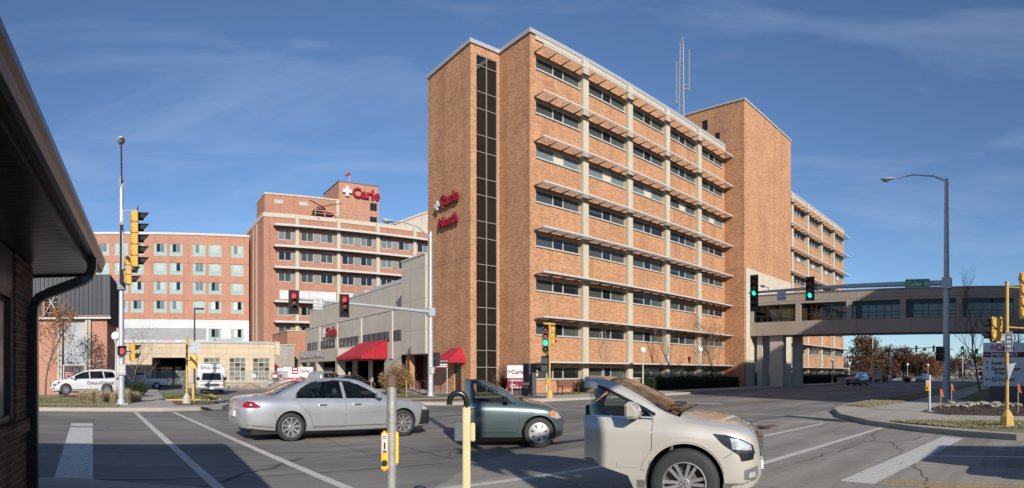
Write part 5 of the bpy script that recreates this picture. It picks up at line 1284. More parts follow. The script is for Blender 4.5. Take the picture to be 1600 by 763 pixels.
# ---- pearl SUV: front part only, with its driver
def build_suv(name, label, loc, h, p, cutx=None, detail=True, tint='car_glass', group=None):
    x0, x1 = -1.02, 4.04
    top = [(x0,.75),(x0+.03,1.15),(x0+.10,1.50),(x0+.3,1.68),(-.3,1.75),(.6,1.77),(1.2,1.73),(1.6,1.65),(2.0,1.53),(2.90,1.165),(3.04,1.12),(3.4,1.085),(3.65,1.03),(3.85,.94),(3.95,.84),(4.0,.68),(x1,.5)]
    top = top[:-6]+[(3.4,1.075),(3.65,1.035),(3.85,.975),(3.94,.92),(4.0,.83),(4.02,.66),(x1,.5)]
    if cutx: top = [(-1.0,1.4),(.6,1.55),(1.6,1.565),(2.0,1.545),(2.2,1.49),(2.90,1.165)]+[q for q in top if q[0] > 3.0]
    belt = [(x0,.72),(x0+.03,1.05),(-.8,1.12),(0,1.12),(1.5,1.105),(2.2,1.085),(2.8,1.06),(3.3,1.01),(3.65,.97),(3.85,.91),(3.94,.86),(4.0,.76),(x1,.46)]
    bot = [(x0,.42),(x0+.05,.32),(-.5,.28),(0,.25),(3.2,.24),(3.7,.26),(3.95,.30),(x1,.40)]
    wid = [(x0,.70),(x0+.05,.85),(-.8,.94),(0,.985),(2.9,.99),(3.3,.975),(3.6,.955),(3.82,.90),(3.94,.80),(4.0,.70),(x1,.58)]
    if cutx:
        sq = lambda c: [((x if x < 3.2 else 3.2+(x-3.2)*.80), v) for x, v in c]
        top, belt, bot, wid = map(sq, (top, belt, bot, wid)); x1 = top[-1][0]
    KX = (lambda x: x if x < 3.2 or not cutx else 3.2+(x-3.2)*.80)
    car = Car(top,belt,bot,wid,3.02,tum=.36,R=.385,steps=100)
    t = thing(name, label, 'suv', loc, h, group)
    sides = [[(1.30,1.135),(2.66,1.11),(2.56,1.18),(2.25,1.32),(2.0,1.425),(1.70,1.53),(1.30,1.60)]]
    if cutx: sides = [[(.8,1.135),(2.66,1.11),(2.56,1.18),(2.30,1.315),(2.12,1.39),(1.95,1.425),(.8,1.44)]]
    sides += [[(.22,1.15),(1.22,1.135),(1.22,1.60),(.30,1.615)], [(-.72,1.20),(.14,1.15),(.20,1.61),(-.50,1.58)]]
    ws = [(1.70,-.62),(2.95,-.80),(2.95,.80),(1.70,.62)]
    if cutx: ws = [(2.10,-.66),(2.95,-.80),(2.95,.80),(1.98,.66)]
    cut = None
    if cutx is not None:
        cut = MB(); cut.prism([(0,0)],0,0) if False else None
        # slanted lower rear corner as in the photo
        n = prismy([(cutx-.8,.66),(cutx+.02,.66),(cutx+.12,.56),(cutx+.44,.46),(cutx+.54,.20),(4.5,.20),(4.5,2.4),(cutx-.8,2.4)], -1.6, 1.6); cut = n
    doors = [('front_door', [(1.26,.36),(1.26,1.66),(1.65,1.60),(2.1,1.43),(2.66,1.12),(2.66,.8),(2.60,.36)])]
    if cutx is None: doors.append(('rear_door', [(.50,.75),(.18,1.10),(.26,1.66),(1.26,1.66),(1.26,.36),(.62,.36)]))
    bl = None
    me, ds = car_body(car, p, (cutx-.75 if cutx else -.7,2.86), sides if cutx is None else sides[:1], ws, bl, doors, [cut, prismz([(cutx+.03,-1.3),(5,-1.3),(5,1.3),(cutx-.70,1.3)], -.1, 2.4)] if cutx else None, floor=.45)
    body = put('body', me, t)
    for nm, sg, m in ds:
        d = put('door', m, t)
        handle(car, d, (1.42 if nm == 'front_door' else .42), .955, sg, 'chrome', .19) if not (cutx and cutx > 1.5) else None
        if nm == 'front_door': mirror_(car, t, 2.46, 1.17, sg, p, 1.18, detail)
    a = cutx if cutx else -.9
    s = MB()
    for sg in (-1,1):
        car.seam([(2.66,1.08),(2.66,.8),(2.60,.36)]+([] if cutx else [(1.26,.36),(1.26,1.68)]), sg, b=s)
        if not cutx: car.seam([(.5,.75),(.18,1.10),(.26,1.66)], sg, b=s)
        car.seam([(KX(3.50),.66),(KX(3.62),.72),(KX(3.70),.80)], sg, b=s, w=.005)
    s.build('panel_seam', 'black_matte', body)
    s = MB()
    lo = max(a,-.75)
    for sg in (-1,1): car.seam([(lo,1.118 if cutx else 1.15),(2.66,1.088)], sg, .016, .005, s)
    s.build('chrome_strip', 'chrome', body)
    s = MB()
    for sg in (-1,1): car.seam(([(-.5,1.655),(1.30,1.62),(1.70,1.55)] if not cutx else [(cutx+.04,1.445),(2.1,1.41)])+[(2.0,1.445),(2.25,1.34)][(1 if cutx else 0):]+[(2.25,1.34),(2.56,1.195),(2.68,1.13)], sg, .035, .003, s); 
    s.build('window_surround', 'black_plastic', body)
    s = MB()
    for sg in (-1,1): car.seam([(max(lo,.62)+ (.54 if cutx else 0),.37),(2.58,.37)], sg, .09, .004, s); car.seam([(KX(3.50),.34),(KX(3.78),.33),(KX(3.93),.36)], sg, .10, .006, s)
    s.build('lower_cladding', 'cladding_grey', body)
    s = MB()
    for sg in (-1,1):
        for wx in ((3.02,) if cutx else (0,3.02)): car.seam([(wx+.475*cos(a_), .40+.475*sin(a_)) for a_ in [radians(q_) for q_ in range(12,172,8)]], sg, .055, .010, s)
    s.build('wheel_arch_lip', p, body)
    if cutx: car.glass(cutx+.03,2.74,sides=(-1,)).build('side_window', 'car_glass', t, smooth=60); car.glass(cutx-.5,2.74,sides=(1,)).build('side_window', 'car_glass', t, smooth=60)
    else: car.glass(max(lo,-.75),1.30).build('side_window', tint, t, smooth=60)
    if not cutx: car.glass(1.28,2.74).build('side_window', tint, t, smooth=60)
    car.glass(max(1.64,cutx+.14 if cutx else 0),2.98,True).build('windscreen', 'windscreen_glass', t, smooth=60)
    for sg in (-1,1):
        h1 = [(KX(a_),z_) for a_,z_ in ((3.36,.935),(3.55,.92),(3.76,.87),(3.91,.80),(3.95,.70),(3.72,.70),(3.50,.82))]
        hl = car.patch(h1, sg, .006).build('headlight', 'lamp_dark', t, smooth=60)
        car.patch([(KX(a_),z_) for a_,z_ in ((3.60,.89),(3.76,.855),(3.88,.80),(3.90,.745),(3.63,.765))], sg, .012).build('headlight_lens', 'lamp_glass', hl, smooth=60)
        car.patch([(KX(a_),z_) for a_,z_ in ((3.72,.72),(3.93,.71),(3.92,.64),(3.76,.63))], sg, .009).build('headlight_bezel', 'black_plastic', hl, smooth=60)
        car.patch([(KX(a_),z_) for a_,z_ in ((3.80,.42),(3.80,.53),(3.98,.56),(3.99,.46),(3.95,.40))], sg, .007).build('fog_light_recess', 'cladding_grey', t, smooth=60)
        car.patch([(KX(a_),z_) for a_,z_ in ((3.86,.44),(3.86,.495),(3.95,.50),(3.95,.44))], sg, .012).build('fog_light', 'lamp_glass', t, smooth=60)
        if not cutx: car.patch([(x0+.05,1.0),(x0+.07,1.25),(-.80,1.22),(-.72,1.05)], sg, .006).build('tail_light', 'tail_red', t, smooth=60)
    b = MB(Matrix.Translation((x1-4.04,0,0))); b.add([(3.93,-.55,.60),(4.045,-.30,.60),(4.065,0,.60),(4.045,.30,.60),(3.93,.55,.60),(3.90,-.50,.90),(4.0,-.28,.90),(4.02,0,.91),(4.0,.28,.90),(3.90,.50,.90)],[(0,1,6,5),(1,2,7,6),(2,3,8,7),(3,4,9,8),(5,6,7,8,9),(4,3,2,1,0)])
    g = b.build('grille', 'lamp_dark', t)
    b = MB(Matrix.Translation((x1-4.04,0,0)))
    for z in (.66,.74,.82): b.box(4.01,4.07,-.30,.30,z,z+.025)
    b.build('grille_bar', 'chrome', g)
    b = MB(Matrix.Translation((x1-4.04,0,0))); b.box(4.04,4.075,-.15,.15,.42,.53); b.build('licence_plate', 'white_sign', t)
    if detail:
        b = MB(); b.bar((2.82,-.55,1.215),(2.90,.30,1.20),.02,.02); b.bar((2.78,.1,1.225),(2.86,.7,1.19),.02,.02); b.bar((2.93,-.75,1.165),(3.0,.75,1.165),.05,.02); b.build('wiper', 'black_plastic', t)
        s = MB()
        for sg in (-1,1): car.seam([(2.62-.02,.47),(2.64+.17,.47)] if False else [(2.27,.575),(2.50,.575)], sg, .045, .006, s)
        if cutx: s.build('door_moulding', p, body)
    if not cutx:
        seats(t, (1.25,), y=.38, z=.62, zt=.58); seats(t, (.2,), z=.60, rear=True, zt=.56)
    b = MB(); b.box(2.62,2.9,-.72,.72,.8,1.06); b.build('dashboard', 'interior', t)
    b = MB(); s_ = Vector((2.42,.38,1.0)); ax = Vector((.9,0,.45)).normalized(); u = ax.cross(Vector((0,1,0))).normalized()
    b.tube([s_+(Vector((0,1,0))*cos(2*pi*i/20)+u*sin(2*pi*i/20))*.185 for i in range(21)], .016, 8, False); b.bar(s_,s_+ax*.3,.05,.05); b.bar(s_-Vector((0,.18,0)),s_+Vector((0,.18,0)),.03,.03); b.build('steering_wheel', 'black_matte', t)
    for x in ((0,3.02) if cutx is None else (3.02,)):
        for sg in (-1,1): wheel(t, x, sg*(.985-.12), .385, sg, 'split', .25, .63, 6)
    b = MB(); b.box(max(a,-.8)+(.55 if cutx else 0),3.7,-.78,.78,.22,.36); b.build('underbody', 'black_matte', t)
    return t, car
hs = radians(-62); hd = Vector((cos(hs),sin(hs))); Wc = Vector((5.30,3.60)); o_ = Wc-hd*3.02+Vector((-hd.y,hd.x))*.86
pearl = paint('paint_pearl', (0.51,0.485,0.43), .3, .34)
suv, suvcar = build_suv('suv', 'pearl beige SUV front half with a driver at the wheel, closest car to the viewer', (o_.x,o_.y,0), hs, pearl, cutx=1.95)
# ---- other vehicles
R_ = lambda x: x
esc = paint('paint_white', (0.62,0.63,0.64), .1, .35)
white_car, _c = build_suv('suv', 'white compact SUV with brown lettering parked beside the corrugated building', (-1.35,38.6,.15), radians(194), esc, detail=False, tint='car_glass_tint')
white_car.scale = (.90,.93,.95)
text('side_lettering', 'CARLE AUXILIARY', (1.5,1.02,.74), (-1,0,0), (0,0,1), .26, .01, 'lettering_grey', white_car, world=False, bold=.004)
text('side_lettering', 'CARLE AUXILIARY', (0.05,-1.015,.80), (1,0,0), (0,0,1), .24, .01, 'lettering_grey', white_car, world=False, bold=.004)
silver_suv, _c = build_suv('suv', 'silver SUV parked nose-in by the red awning, rear towards the street', (15.8,44.7,0), radians(38), paint('paint_silver2', (0.42,0.43,0.44), .6, .35), detail=False, tint='car_glass_tint')
silver_suv.scale = (.9,.92,.98)
dark_suv, _c = build_suv('suv', 'dark blue SUV driving towards the junction past the far wing', (70.8,21.3,0), pi, paint('paint_navy', (0.04,0.05,0.075), .6, .3), detail=False, tint='car_glass_tint')
dark_suv.scale = (.92,.95,.95)
van_off, _c = dup(suv, (0,0,0)), None
bpy.data.objects.remove(van_off) if False else None
def purge(root):
    for ch in list(root.children): purge(ch)
    bpy.data.objects.remove(root)
purge(van_off)

def sedan_simple(name, label, loc, h, p, group=None):
    x0, x1 = -1.0, 3.62
    top = [(x0,.55),(x0+.04,.92),(x0+.2,1.02),(-.45,1.07),(.1,1.29),(.6,1.43),(1.1,1.46),(1.6,1.40),(2.3,1.05),(2.5,.98),(3.0,.92),(3.4,.80),(3.56,.62),(x1,.46)]
    belt = [(x0,.52),(x0+.04,.86),(-.7,.95),(1,.95),(2.3,.91),(3.0,.86),(3.4,.74),(3.56,.57),(x1,.43)]
    bot = [(x0,.36),(x0+.1,.26),(0,.20),(3.2,.20),(x1,.34)]; wid = [(x0,.55),(x0+.1,.80),(-.3,.88),(1,.90),(2.6,.89),(3.2,.82),(3.5,.62),(x1,.42)]
    car = Car(top,belt,bot,wid,2.68,tum=.48,R=.32,steps=60)
    t = thing(name, label, 'car', loc, h, group)
    sides = [[(.15,.99),(1.18,.97),(1.18,1.38),(.8,1.385),(.4,1.27)],[(1.27,.97),(2.08,.95),(1.85,1.15),(1.5,1.345),(1.27,1.375)]]
    me, ds = car_body(car, p, (-.3,2.25), sides, [(1.45,-.5),(2.28,-.68),(2.28,.68),(1.45,.5)], [(-.35,-.58),(.42,-.5),(.42,.5),(-.35,.58)], [('front_door',[(1.22,.32),(1.22,1.4),(1.6,1.36),(2.2,.94),(2.2,.32)]),('rear_door',[(.45,.4),(.1,.98),(.4,1.3),(.8,1.41),(1.22,1.4),(1.22,.32),(.5,.32)])])
    bd = put('body', me, t)
    for nm, sg, m in ds: put('door', m, t)
    s = MB()
    for sg in (-1,1): car.seam([(.45,.4),(.1,.98)],sg,b=s); car.seam([(1.22,1.0),(1.22,.32),(2.2,.32),(2.2,.94)],sg,b=s)
    s.build('panel_seam','black_matte',bd)
    car.glass(.05,2.2).build('side_window','car_glass_tint',t,smooth=60); car.glass(1.4,2.32,True).build('windscreen','car_glass_tint',t,smooth=60); car.glass(-.4,.46,True).build('rear_window','car_glass_tint',t,smooth=60)
    for sg in (-1,1):
        car.patch([(x0+.06,.78),(x0+.08,.93),(-.72,.92),(-.72,.80)],sg,.006).build('tail_light','tail_red',t); car.patch([(3.1,.66),(3.12,.76),(3.36,.74),(3.5,.60),(3.3,.58)],sg,.006).build('headlight','lamp_glass',t)
        for x in (0,2.68): wheel(t,x,sg*.79,.32,sg,'cover',style=7,width=.19)
        mirror_(car,t,2.0,1.0,sg,p,.8)
    b = MB(); b.box(3.55,3.635,-.35,.35,.45,.58); b.build('grille','black_matte',t)
    b = MB(); b.box(x0-.02,x0+.01,-.3,.3,.72,.90); b.build('boot_trim','tail_red',t)
    return t
dk = sedan_simple('sedan', 'dark navy sedan parked beside the silver SUV and the tan bush', (16.6,41.9,0), radians(28), paint('paint_midnight', (0.015,0.018,0.03), .5, .25))
far_silver = sedan_simple('sedan', 'silver sedan turning at the far junction, in front of the car park', (101,18.3,0), radians(170), paint('paint_silver3', (0.40,0.43,0.42), .6, .35))
dup(far_silver, (93,33.5,.05), radians(-12), 'silver sedan in the car park beside the low stone wall')
prk = sedan_simple('sedan', 'dark blue sedan parked in the distant car park row', (112,34,.05), radians(96), paint('paint_blue', (0.03,0.06,0.12), .5, .3))
prk['group'] = 'cars parked in the distant car park'
prw = dup(far_silver, (115.5,34.3,.05), radians(88), 'pale sedan parked in the distant car park row', 'cars parked in the distant car park')
for i in range(1,9):
    x = 112+3.3*(i+1)
    dup(prk if i % 3 else prw, (x,34.2+.3*(i%2),.05), radians(92), 'dark blue sedan parked in the distant car park row' if i % 3 else 'pale sedan parked in the distant car park row', 'cars parked in the distant car park')
dup(prk, (128,9.8,0), radians(180), 'dark sedan driving on the avenue beyond the far junction'); dup(dark_suv, (150,12.3,0), 0.0, 'dark SUV driving away on the avenue beyond the far junction')
dup(far_silver, (165,17.5,0), pi, 'distant pale sedan coming along the avenue')
dup(far_silver, (78,34,.05), radians(10), 'silver car behind the dark blue SUV at the end of the far wing')

# ambulances
def ambulance(name, label, loc, h, stripe, scheme, stripes_z):
    t = thing(name, label, 'ambulance', loc, h)
    w_ = 1.17
    b = MB(); b.prism([(-3.9,-w_),(-.02,-w_),(-.02,w_),(-3.9,w_)], .62, 2.86); b.build('box_body', 'white_paint', t, bevel=.05)
    pr = [(-.0,.55),(2.15,.55),(2.2,.75),(2.12,1.14),(1.35,1.28),(.62,2.02),(-.0,2.10)]
    b = MB(); n = len(pr)
    def sec(y, s): return [(x, y*(.88 if z > 1.35 else 1.0), z) for x, z in pr]
    b.add(sec(-1.0,1)+sec(1.0,1), [tuple(range(n)),tuple(range(2*n-1,n-1,-1))]+[(i,n+i,n+(i+1)%n,(i+1)%n) for i in range(n)]); cab = b.build('cab', 'white_paint', t, bevel=.06, smooth=40)
    d = Vector((1.30-.66,0,1.33-1.98)).normalized(); nrm = Vector((.75,0,.66)).normalized()*.015
    q = lambda x,y,z: tuple(Vector((x,y,z))+nrm)
    b = MB(); b.quad(q(1.30,-.84,1.335),q(1.30,.84,1.335),q(.68,.76,1.965),q(.68,-.76,1.965)); b.build('windscreen', 'glass_dark', t)
    for sg in (-1,1):
        b = MB(); b.add([(.15,sg*.93,1.36),(1.10,sg*.935,1.34),(.62,sg*.905,1.86),(.15,sg*.90,1.92)],[(0,1,2,3)]); b.v = [(x,y+sg*.012*(1.0),z) for x,y,z in b.v]; b.build('side_window', 'glass_dark', t)
        b = MB(); b.box(1.0,1.15,min(sg*1.02,sg*1.30),max(sg*1.02,sg*1.30),1.30,1.62); b.build('mirror', 'black_plastic', t, bevel=.02)
        b = MB(); b.box(2.10,2.215,min(sg*.66,sg*.97),max(sg*.66,sg*.97),.80,.96); b.build('headlight', 'lamp_glass', t)
        b = MB(); b.box(2.08,2.205,min(sg*.66,sg*.98),max(sg*.66,sg*.98),.965,1.03); b.build('indicator', 'orange_lens', t)
        for x in (1.35,-2.6): wheel(t, x, sg*.90, .38, sg, 'cover', width=.24, style=6)
        for (x0,x1,z0,z1) in stripes_z:
            b = MB(); yy = w_ if x1 <= 0 else 1.0; b.box(x0,x1,min(sg*yy,sg*(yy+.012)),max(sg*yy,sg*(yy+.012)),z0,z1); b.build('side_stripe', stripe, t)
    b = MB(); b.box(2.205,2.24,-.62,.62,.78,1.04); g = b.build('grille', 'black_matte', t)
    b = MB(); b.box(2.241,2.26,-.6,.6,.885,.93); b.build('grille_bar', 'chrome', g)
    b = MB(); b.box(2.16,2.34,-1.0,1.0,.50,.68); b.build('bumper', 'chrome' if scheme == 'blue' else 'white_paint', t, bevel=.03)
    b = MB(); b.box(2.341,2.35,-.18,.18,.53,.65); b.build('licence_plate', 'white_sign', t)
    b = MB(); b.box(-3.7,2.0,-.8,.8,.35,.6); b.build('chassis', 'black_matte', t)
    b = MB()
    for k in range(7): y = -.95+.30*k; b.box(-.015,.03,y,y+.17,2.58,2.72)
    b.build('warning_light', 'lamp_glass' if scheme == 'blue' else 'tail_red', t)
    return t
va = ambulance('ambulance', 'white ambulance with blue panels facing the street by the side-street island', (6.55,43.0,0), radians(-98), 'stripe_blue', 'blue', [(.05,1.9,.62,1.0)])
text('front_lettering', 'ECNALUBMA', (.035,-.95,2.36), (0,1,0), (0,0,1), .3, .01, 'lettering_grey', va, world=False, bold=.004)
for sg in (1,):
    text('side_lettering', 'ARROW', (-.4,1.19,1.9), (-1,0,0), (0,0,1), .6, .01, 'stripe_blue', va, world=False, bold=.01) if False else None
a1 = ambulance('ambulance', 'white ambulance with red stripe parked facing left by the drive-in bays', (16.8,58.6,0), radians(150), 'stripe_red', 'red', [(-3.88,-.03,1.18,1.42),(.05,2.0,.98,1.18)])
text('side_lettering', 'Carle', (-2.2,1.19,2.15), (-1,0,0), (0,0,1), .55, .01, 'red_letter', a1, world=False, bold=.01)
wait = dup(va, (9.2,-3.1,0), radians(90), 'white box van waiting at the south stop line, beyond the edge of the photo'); wait['category'] = 'van'; wait.scale = (1,1,.9); va.scale = (.86,.86,.80)
a2 = dup(a1, (23.0,63.0,0), radians(200), 'white ambulance with red stripe standing inside the drive-in bay')
a1.scale = (.82,.82,.77); a2.scale = (.82,.82,.77)
tr = thing('trailer', 'white box trailer with a grey picture panel behind the red-striped ambulance', 'trailer', (15.6,63.2,0), radians(170))
b = MB(); b.box(-2.9,2.9,-1.1,1.1,.75,2.75); b.build('box_body', 'white_paint', tr, bevel=.05)
b = MB(); b.box(-2.3,.4,1.1,1.115,1.15,2.35); b.build('picture_panel', 'panel_grey', tr); b = MB(); b.box(-2.2,-.2,1.116,1.125,2.0,2.22); b.build('red_band', 'stripe_red', tr)
b = MB(); b.box(-2.3,2.3,-.9,.9,.4,.74); b.build('chassis', 'black_matte', tr)
for x in (-1.4,-.6):
    for sg in (-1,1): wheel(tr, x, sg*1.0, .35, sg, 'cover', style=6)
tr.scale = (.85,.85,.78)
# pickup
pk = thing('pickup_truck', 'silver pickup truck with red ladders on its rack in front of the garage opening', 'pickup', (3.2,55.6,0), radians(172))
b = MB(); pr = [(-1.1,.45),(-1.1,1.05),(1.0,1.10),(1.05,1.62),(1.15,1.70),(2.05,1.68),(2.62,1.15),(3.75,1.05),(3.85,.80),(3.85,.42)]; n = len(pr)
b.add([(x,-.9*(.85 if z > 1.3 else 1),z) for x,z in pr]+[(x,.9*(.85 if z > 1.3 else 1),z) for x,z in pr],[tuple(range(n)),tuple(range(2*n-1,n-1,-1))]+[(i,n+i,n+(i+1)%n,(i+1)%n) for i in range(n)])
b.build('body', paint('paint_truck', (0.36,0.38,0.42), .5, .35), pk, bevel=.04, smooth=40)
b = MB(); b.box(-1.02,.92,-.78,.78,1.075,1.11); b.build('load_bed', 'black_matte', pk)
for sg in (-1,1):
    b = MB(); b.add([(1.25,sg*.83,1.16),(2.35,sg*.86,1.14),(2.0,sg*.79,1.58),(1.25,sg*.785,1.60)],[(0,1,2,3)]); b.v = [(x,y+sg*.02,z) for x,y,z in b.v]; b.build('side_window', 'glass_dark', pk)
    for x in (0,3.1): wheel(pk, x, sg*.82, .37, sg, 'cover', style=6)
    b = MB(); b.box(-1.13,-1.09,min(sg*.7,sg*.89),max(sg*.7,sg*.89),.75,1.0); b.build('tail_light', 'tail_red', pk)
b = MB(); b.box(-1.25,-1.1,-.85,.85,.45,.62); b.build('bumper', 'chrome', pk)
b = MB()
for x in (-1.0,.85,2.0):
    for sg in (-1,1): b.bar((x,sg*.8,1.0),(x,sg*.8,1.95),.04,.04)
    b.bar((x,-.8,1.95),(x,.8,1.95),.04,.04)
b.build('ladder_rack', 'galv_dark', pk)
ld = thing('ladder', 'red ladder lying on the rack of the silver pickup truck', 'ladder', (3.2,55.6,1.99), radians(172))
b = MB(); b.bar((-1.5,.1,.05),(3.0,.1,.05),.05,.09); b.bar((-1.5,.5,.05),(3.0,.5,.05),.05,.09)
for k in range(14): b.bar((-1.4+.32*k,.1,.05),(-1.4+.32*k,.5,.05),.03,.03)
b.build('frame', 'orange_tape', ld)

# ================================================================== SIGNALS, POLES, LAMPS
def head(parent, loc, ang, n, lit=None, body='signal_black', plate=True, spacing=.355, labels=None, cols=('lamp_dimred','lamp_amber','lamp_off','lamp_off','lamp_off'), visor=.24):
    """traffic light with n sections; faces local +x turned by ang"""
    M = Matrix.Translation(loc) @ Matrix.Rotation(ang, 4, 'Z'); H = n*spacing
    b = MB(M)
    for i in range(n): z = H/2-spacing*(i+.5); b.box(-.20,-.02,-.165,.165,z-spacing/2+.008,z+spacing/2-.008); b.lathe([(.13,-.235),(.165,-.20)], (0,0,z), 'x', 14, True)
    o = b.build('traffic_light', body, parent, bevel=.012)
    if plate:
        b = MB(M); b.box(-.035,-.022,-.30,.30,-H/2-.13,H/2+.13); b.build('backplate', 'signal_black', o)
    v = MB(M)
    for i in range(n):
        z = H/2-spacing*(i+.5); k = 10; vs = []; fs = []
        for j in range(k+1):
            a = -.35+(pi+.7)*j/k
            vs += [(-.02,.155*cos(a),z+.155*sin(a)),(visor*(.55+.45*max(0,sin(a))),.155*cos(a),z+.155*sin(a))]
        for j in range(k): fs.append((2*j,2*j+1,2*j+3,2*j+2))
        v.add(vs,fs)
    v.build('visor', 'signal_black', o)
    for i in range(n):
        z = H/2-spacing*(i+.5); l = MB(M); l.lathe([(.14,-.015),(.11,.012),(.001,.028)], (0,0,z), 'x', 18, False)
        m = cols[i] if not (lit and lit[0] == i) else lit[1]
        l.build('lens', m, o, smooth=60)
    return o
def ped_head(parent, loc, ang, lit=None, n=1, body='signal_black'):
    M = Matrix.Translation(loc) @ Matrix.Rotation(ang, 4, 'Z'); b = MB(M)
    for i in range(n): b.box(-.15,0,-.21,.21,-.21-.44*i,.21-.44*i)
    o = b.build('pedestrian_signal', body, parent, bevel=.015)
    v = MB(M)
    for i in range(n): v.box(0,.16,-.21,-.20,-.20-.44*i,.20-.44*i); v.box(0,.16,.20,.21,-.20-.44*i,.20-.44*i); v.box(0,.18,-.21,.21,.20-.44*i,.21-.44*i)
    v.build('visor', 'signal_black', o)
    if lit:
        l = MB(M)       # raised hand
        l.box(.005,.02,-.06,.05,-.14,.0)
        for j in range(4): l.box(.005,.02,-.06+.03*j,-.038+.03*j,.0,.11+(.02 if j in (1,2) else 0))
        l.add([(.005,.05,-.08),(.02,.05,-.08),(.02,.11,.02),(.005,.11,.02),(.005,.05,-.04),(.02,.05,-.04),(.02,.09,.04),(.005,.09,.04)],[(0,1,2,3),(4,5,6,7),(1,2,6,5)])
        l.build('hand_symbol', 'lamp_red', o)
    return o
def ntor(parent, loc, ang, lines=('NO','TURN','ON RED'), w_=.58, h_=.62, name='turn_sign', fm='sign_black'):
    M = Matrix.Translation(loc) @ Matrix.Rotation(ang, 4, 'Z'); b = MB(M); b.box(-.015,0,-w_/2,w_/2,-h_/2,h_/2); o = b.build(name, 'white_sign', parent)
    R3 = Matrix.Rotation(ang, 3, 'Z'); right_ = R3 @ Vector((0,1,0)); s = h_/(len(lines)+.5)
    ts = min(s*.9, w_*.88/(.66*max(len(l) for l in lines)))
    for i, l in enumerate(lines):
        p = Vector(loc)+R3 @ Vector((.004,0,h_/2-s*(i+1)+s*.08))
        q = text('lettering', l, p, right_, (0,0,1), ts, .004, fm, o, world=False, bold=ts*.008, align='CENTER')
    b = MB(M); e = .018
    for (y0,y1,z0,z1) in ((-w_/2+e,w_/2-e,h_/2-2*e,h_/2-e),(-w_/2+e,w_/2-e,-h_/2+e,-h_/2+2*e),(-w_/2+e,-w_/2+2*e,-h_/2+e,h_/2-e),(w_/2-2*e,w_/2-e,-h_/2+e,h_/2-e)): b.box(.001,.004,y0,y1,z0,z1)
    b.build('border', fm, o); return o
def cobra(parent, loc, ang, m='galv_dark'):
    M = Matrix.Translation(loc) @ Matrix.Rotation(ang, 4, 'Z'); b = MB(M)
    prof = [(-.05,.05,.05),(.12,.09,.07),(.35,.17,.10),(.62,.17,.09),(.80,.09,.05),(.84,.02,.02)]
    n = 12; vs = []; fs = []
    for x,w_,h_ in prof:
        for k in range(n): a = 2*pi*k/n; vs.append((x, w_*cos(a), h_*sin(a)+.03))
    for i in range(len(prof)-1):
        for k in range(n): fs.append((i*n+k,i*n+(k+1)%n,(i+1)*n+(k+1)%n,(i+1)*n+k))
    fs += [tuple(range(n)),tuple((len(prof)-1)*n+k for k in range(n))]; b.add(vs,fs)
    o = b.build('lamp_head', 'galv', parent, smooth=60)
    g = MB(M); g.ball((.50,0,-.05),.15,14,(1.5,.9,.7)); g.build('lamp_lens', 'glass_pale', o, smooth=60)
    return o
def base_plate(b, z0=0.15, r=.3): b.box(-r,r,-r,r,z0,z0+.04); b.cyl((0,0,z0+.04),(0,0,z0+.22),.21,.19)
# left mast: arm towards the viewer
m1 = thing('signal_mast', 'tall galvanised signal mast on the left kerb with a yellow five-lamp traffic light', 'traffic light', (-.13,26.7,0.0))
b = MB(); b.tube([(0,0,.15),(0,0,10.7)],[.155,.085],14); base_plate(b); b.build('pole', 'galv', m1, smooth=40)
b = MB(); b.tube([(0,0,5.75),(.03,-4.5,6.0),(.05,-9.4,6.1)],[.10,.08,.055],12); b.box(-.2,.2,-.22,.22,5.45,5.9); b.build('mast_arm', 'galv_dark', m1, smooth=40)
b = MB(); b.tube([(0,0,10.3),(0,-.6,10.9),(0,-2.6,11.15)],[.045,.04,.035],8); b.box(-.09,.09,-.09,.09,10.2,10.5); b.build('lamp_arm', 'galv_dark', m1, smooth=40)
cobra(m1, (0,-2.55,11.13), -pi/2)
head(m1, (.56,-8.9,5.72), radians(4), 5, None, 'signal_yellow', True, .345, visor=.34)
head(m1, (.40,-5.6,5.35), radians(4), 3, None, 'signal_yellow', False, .345, visor=.34)
b = MB(); b.tube([(.05,-8.9,6.6),(.56,-8.9,6.62)],.02,6); b.tube([(.05,-8.9,4.85),(.56,-8.9,4.83)],.02,6); b.tube([(.08,-8.9,4.8),(.08,-8.9,6.65)],.025,6); b.tube([(.12,-8.6,4.9),(.10,-8.6,6.5)],.015,6); b.build('bracket', 'galv', m1)
ped_head(m1, (.02,-.32,2.62), -pi/2, True)
ntor(m1, (.02,-.20,1.75), -pi/2, ('PUSH','BUTTON','FOR WALK'), .34, .5, 'button_sign')
head(m1, (.62,.1,2.55), radians(10), 2, None, 'signal_yellow', False, .40, visor=.30)
b = MB(); b.bar((0,.1,2.6),(.5,.1,2.6),.05,.05); b.bar((0,-.1,2.62),(0,-.3,2.62),.05,.05); b.build('bracket', 'galv_dark', m1)
# island signal pole (yellow)
def yellow_pole(loc, z1, label, ped='pole_yellow', name='signal_pole', h=None):
    t = thing(name, label, 'traffic light', loc)
    b = MB(); b.cyl((0,0,.6),(0,0,z1),.055,n=14); b.lathe([(.065,z1),(.065,z1+.03),(.02,z1+.06)],n=12); b.build('pole', 'pole_yellow', t, smooth=40)
    b = MB(); b.lathe([(.215,.17),(.21,.22),(.18,.46),(.11,.58),(.065,.64)],n=8,cap=True); b.build('pedestal', ped, t)
    b = MB(); b.lathe([(.29,.10),(.29,.16),(.27,.18)],n=20); b.build('footing', 'concrete', t); return t
t2 = yellow_pole((*G(292,636),-.02), 3.3, 'yellow signal pole on the mulched island beside the driveway', 'concrete')
b = MB(); b.box(.16,.62,-.05,-.03,2.55,3.1); b.build('sign_back', 'galv', t2)
head(t2, (.35,.1,2.15), radians(75), 2, None, 'signal_yellow', False)
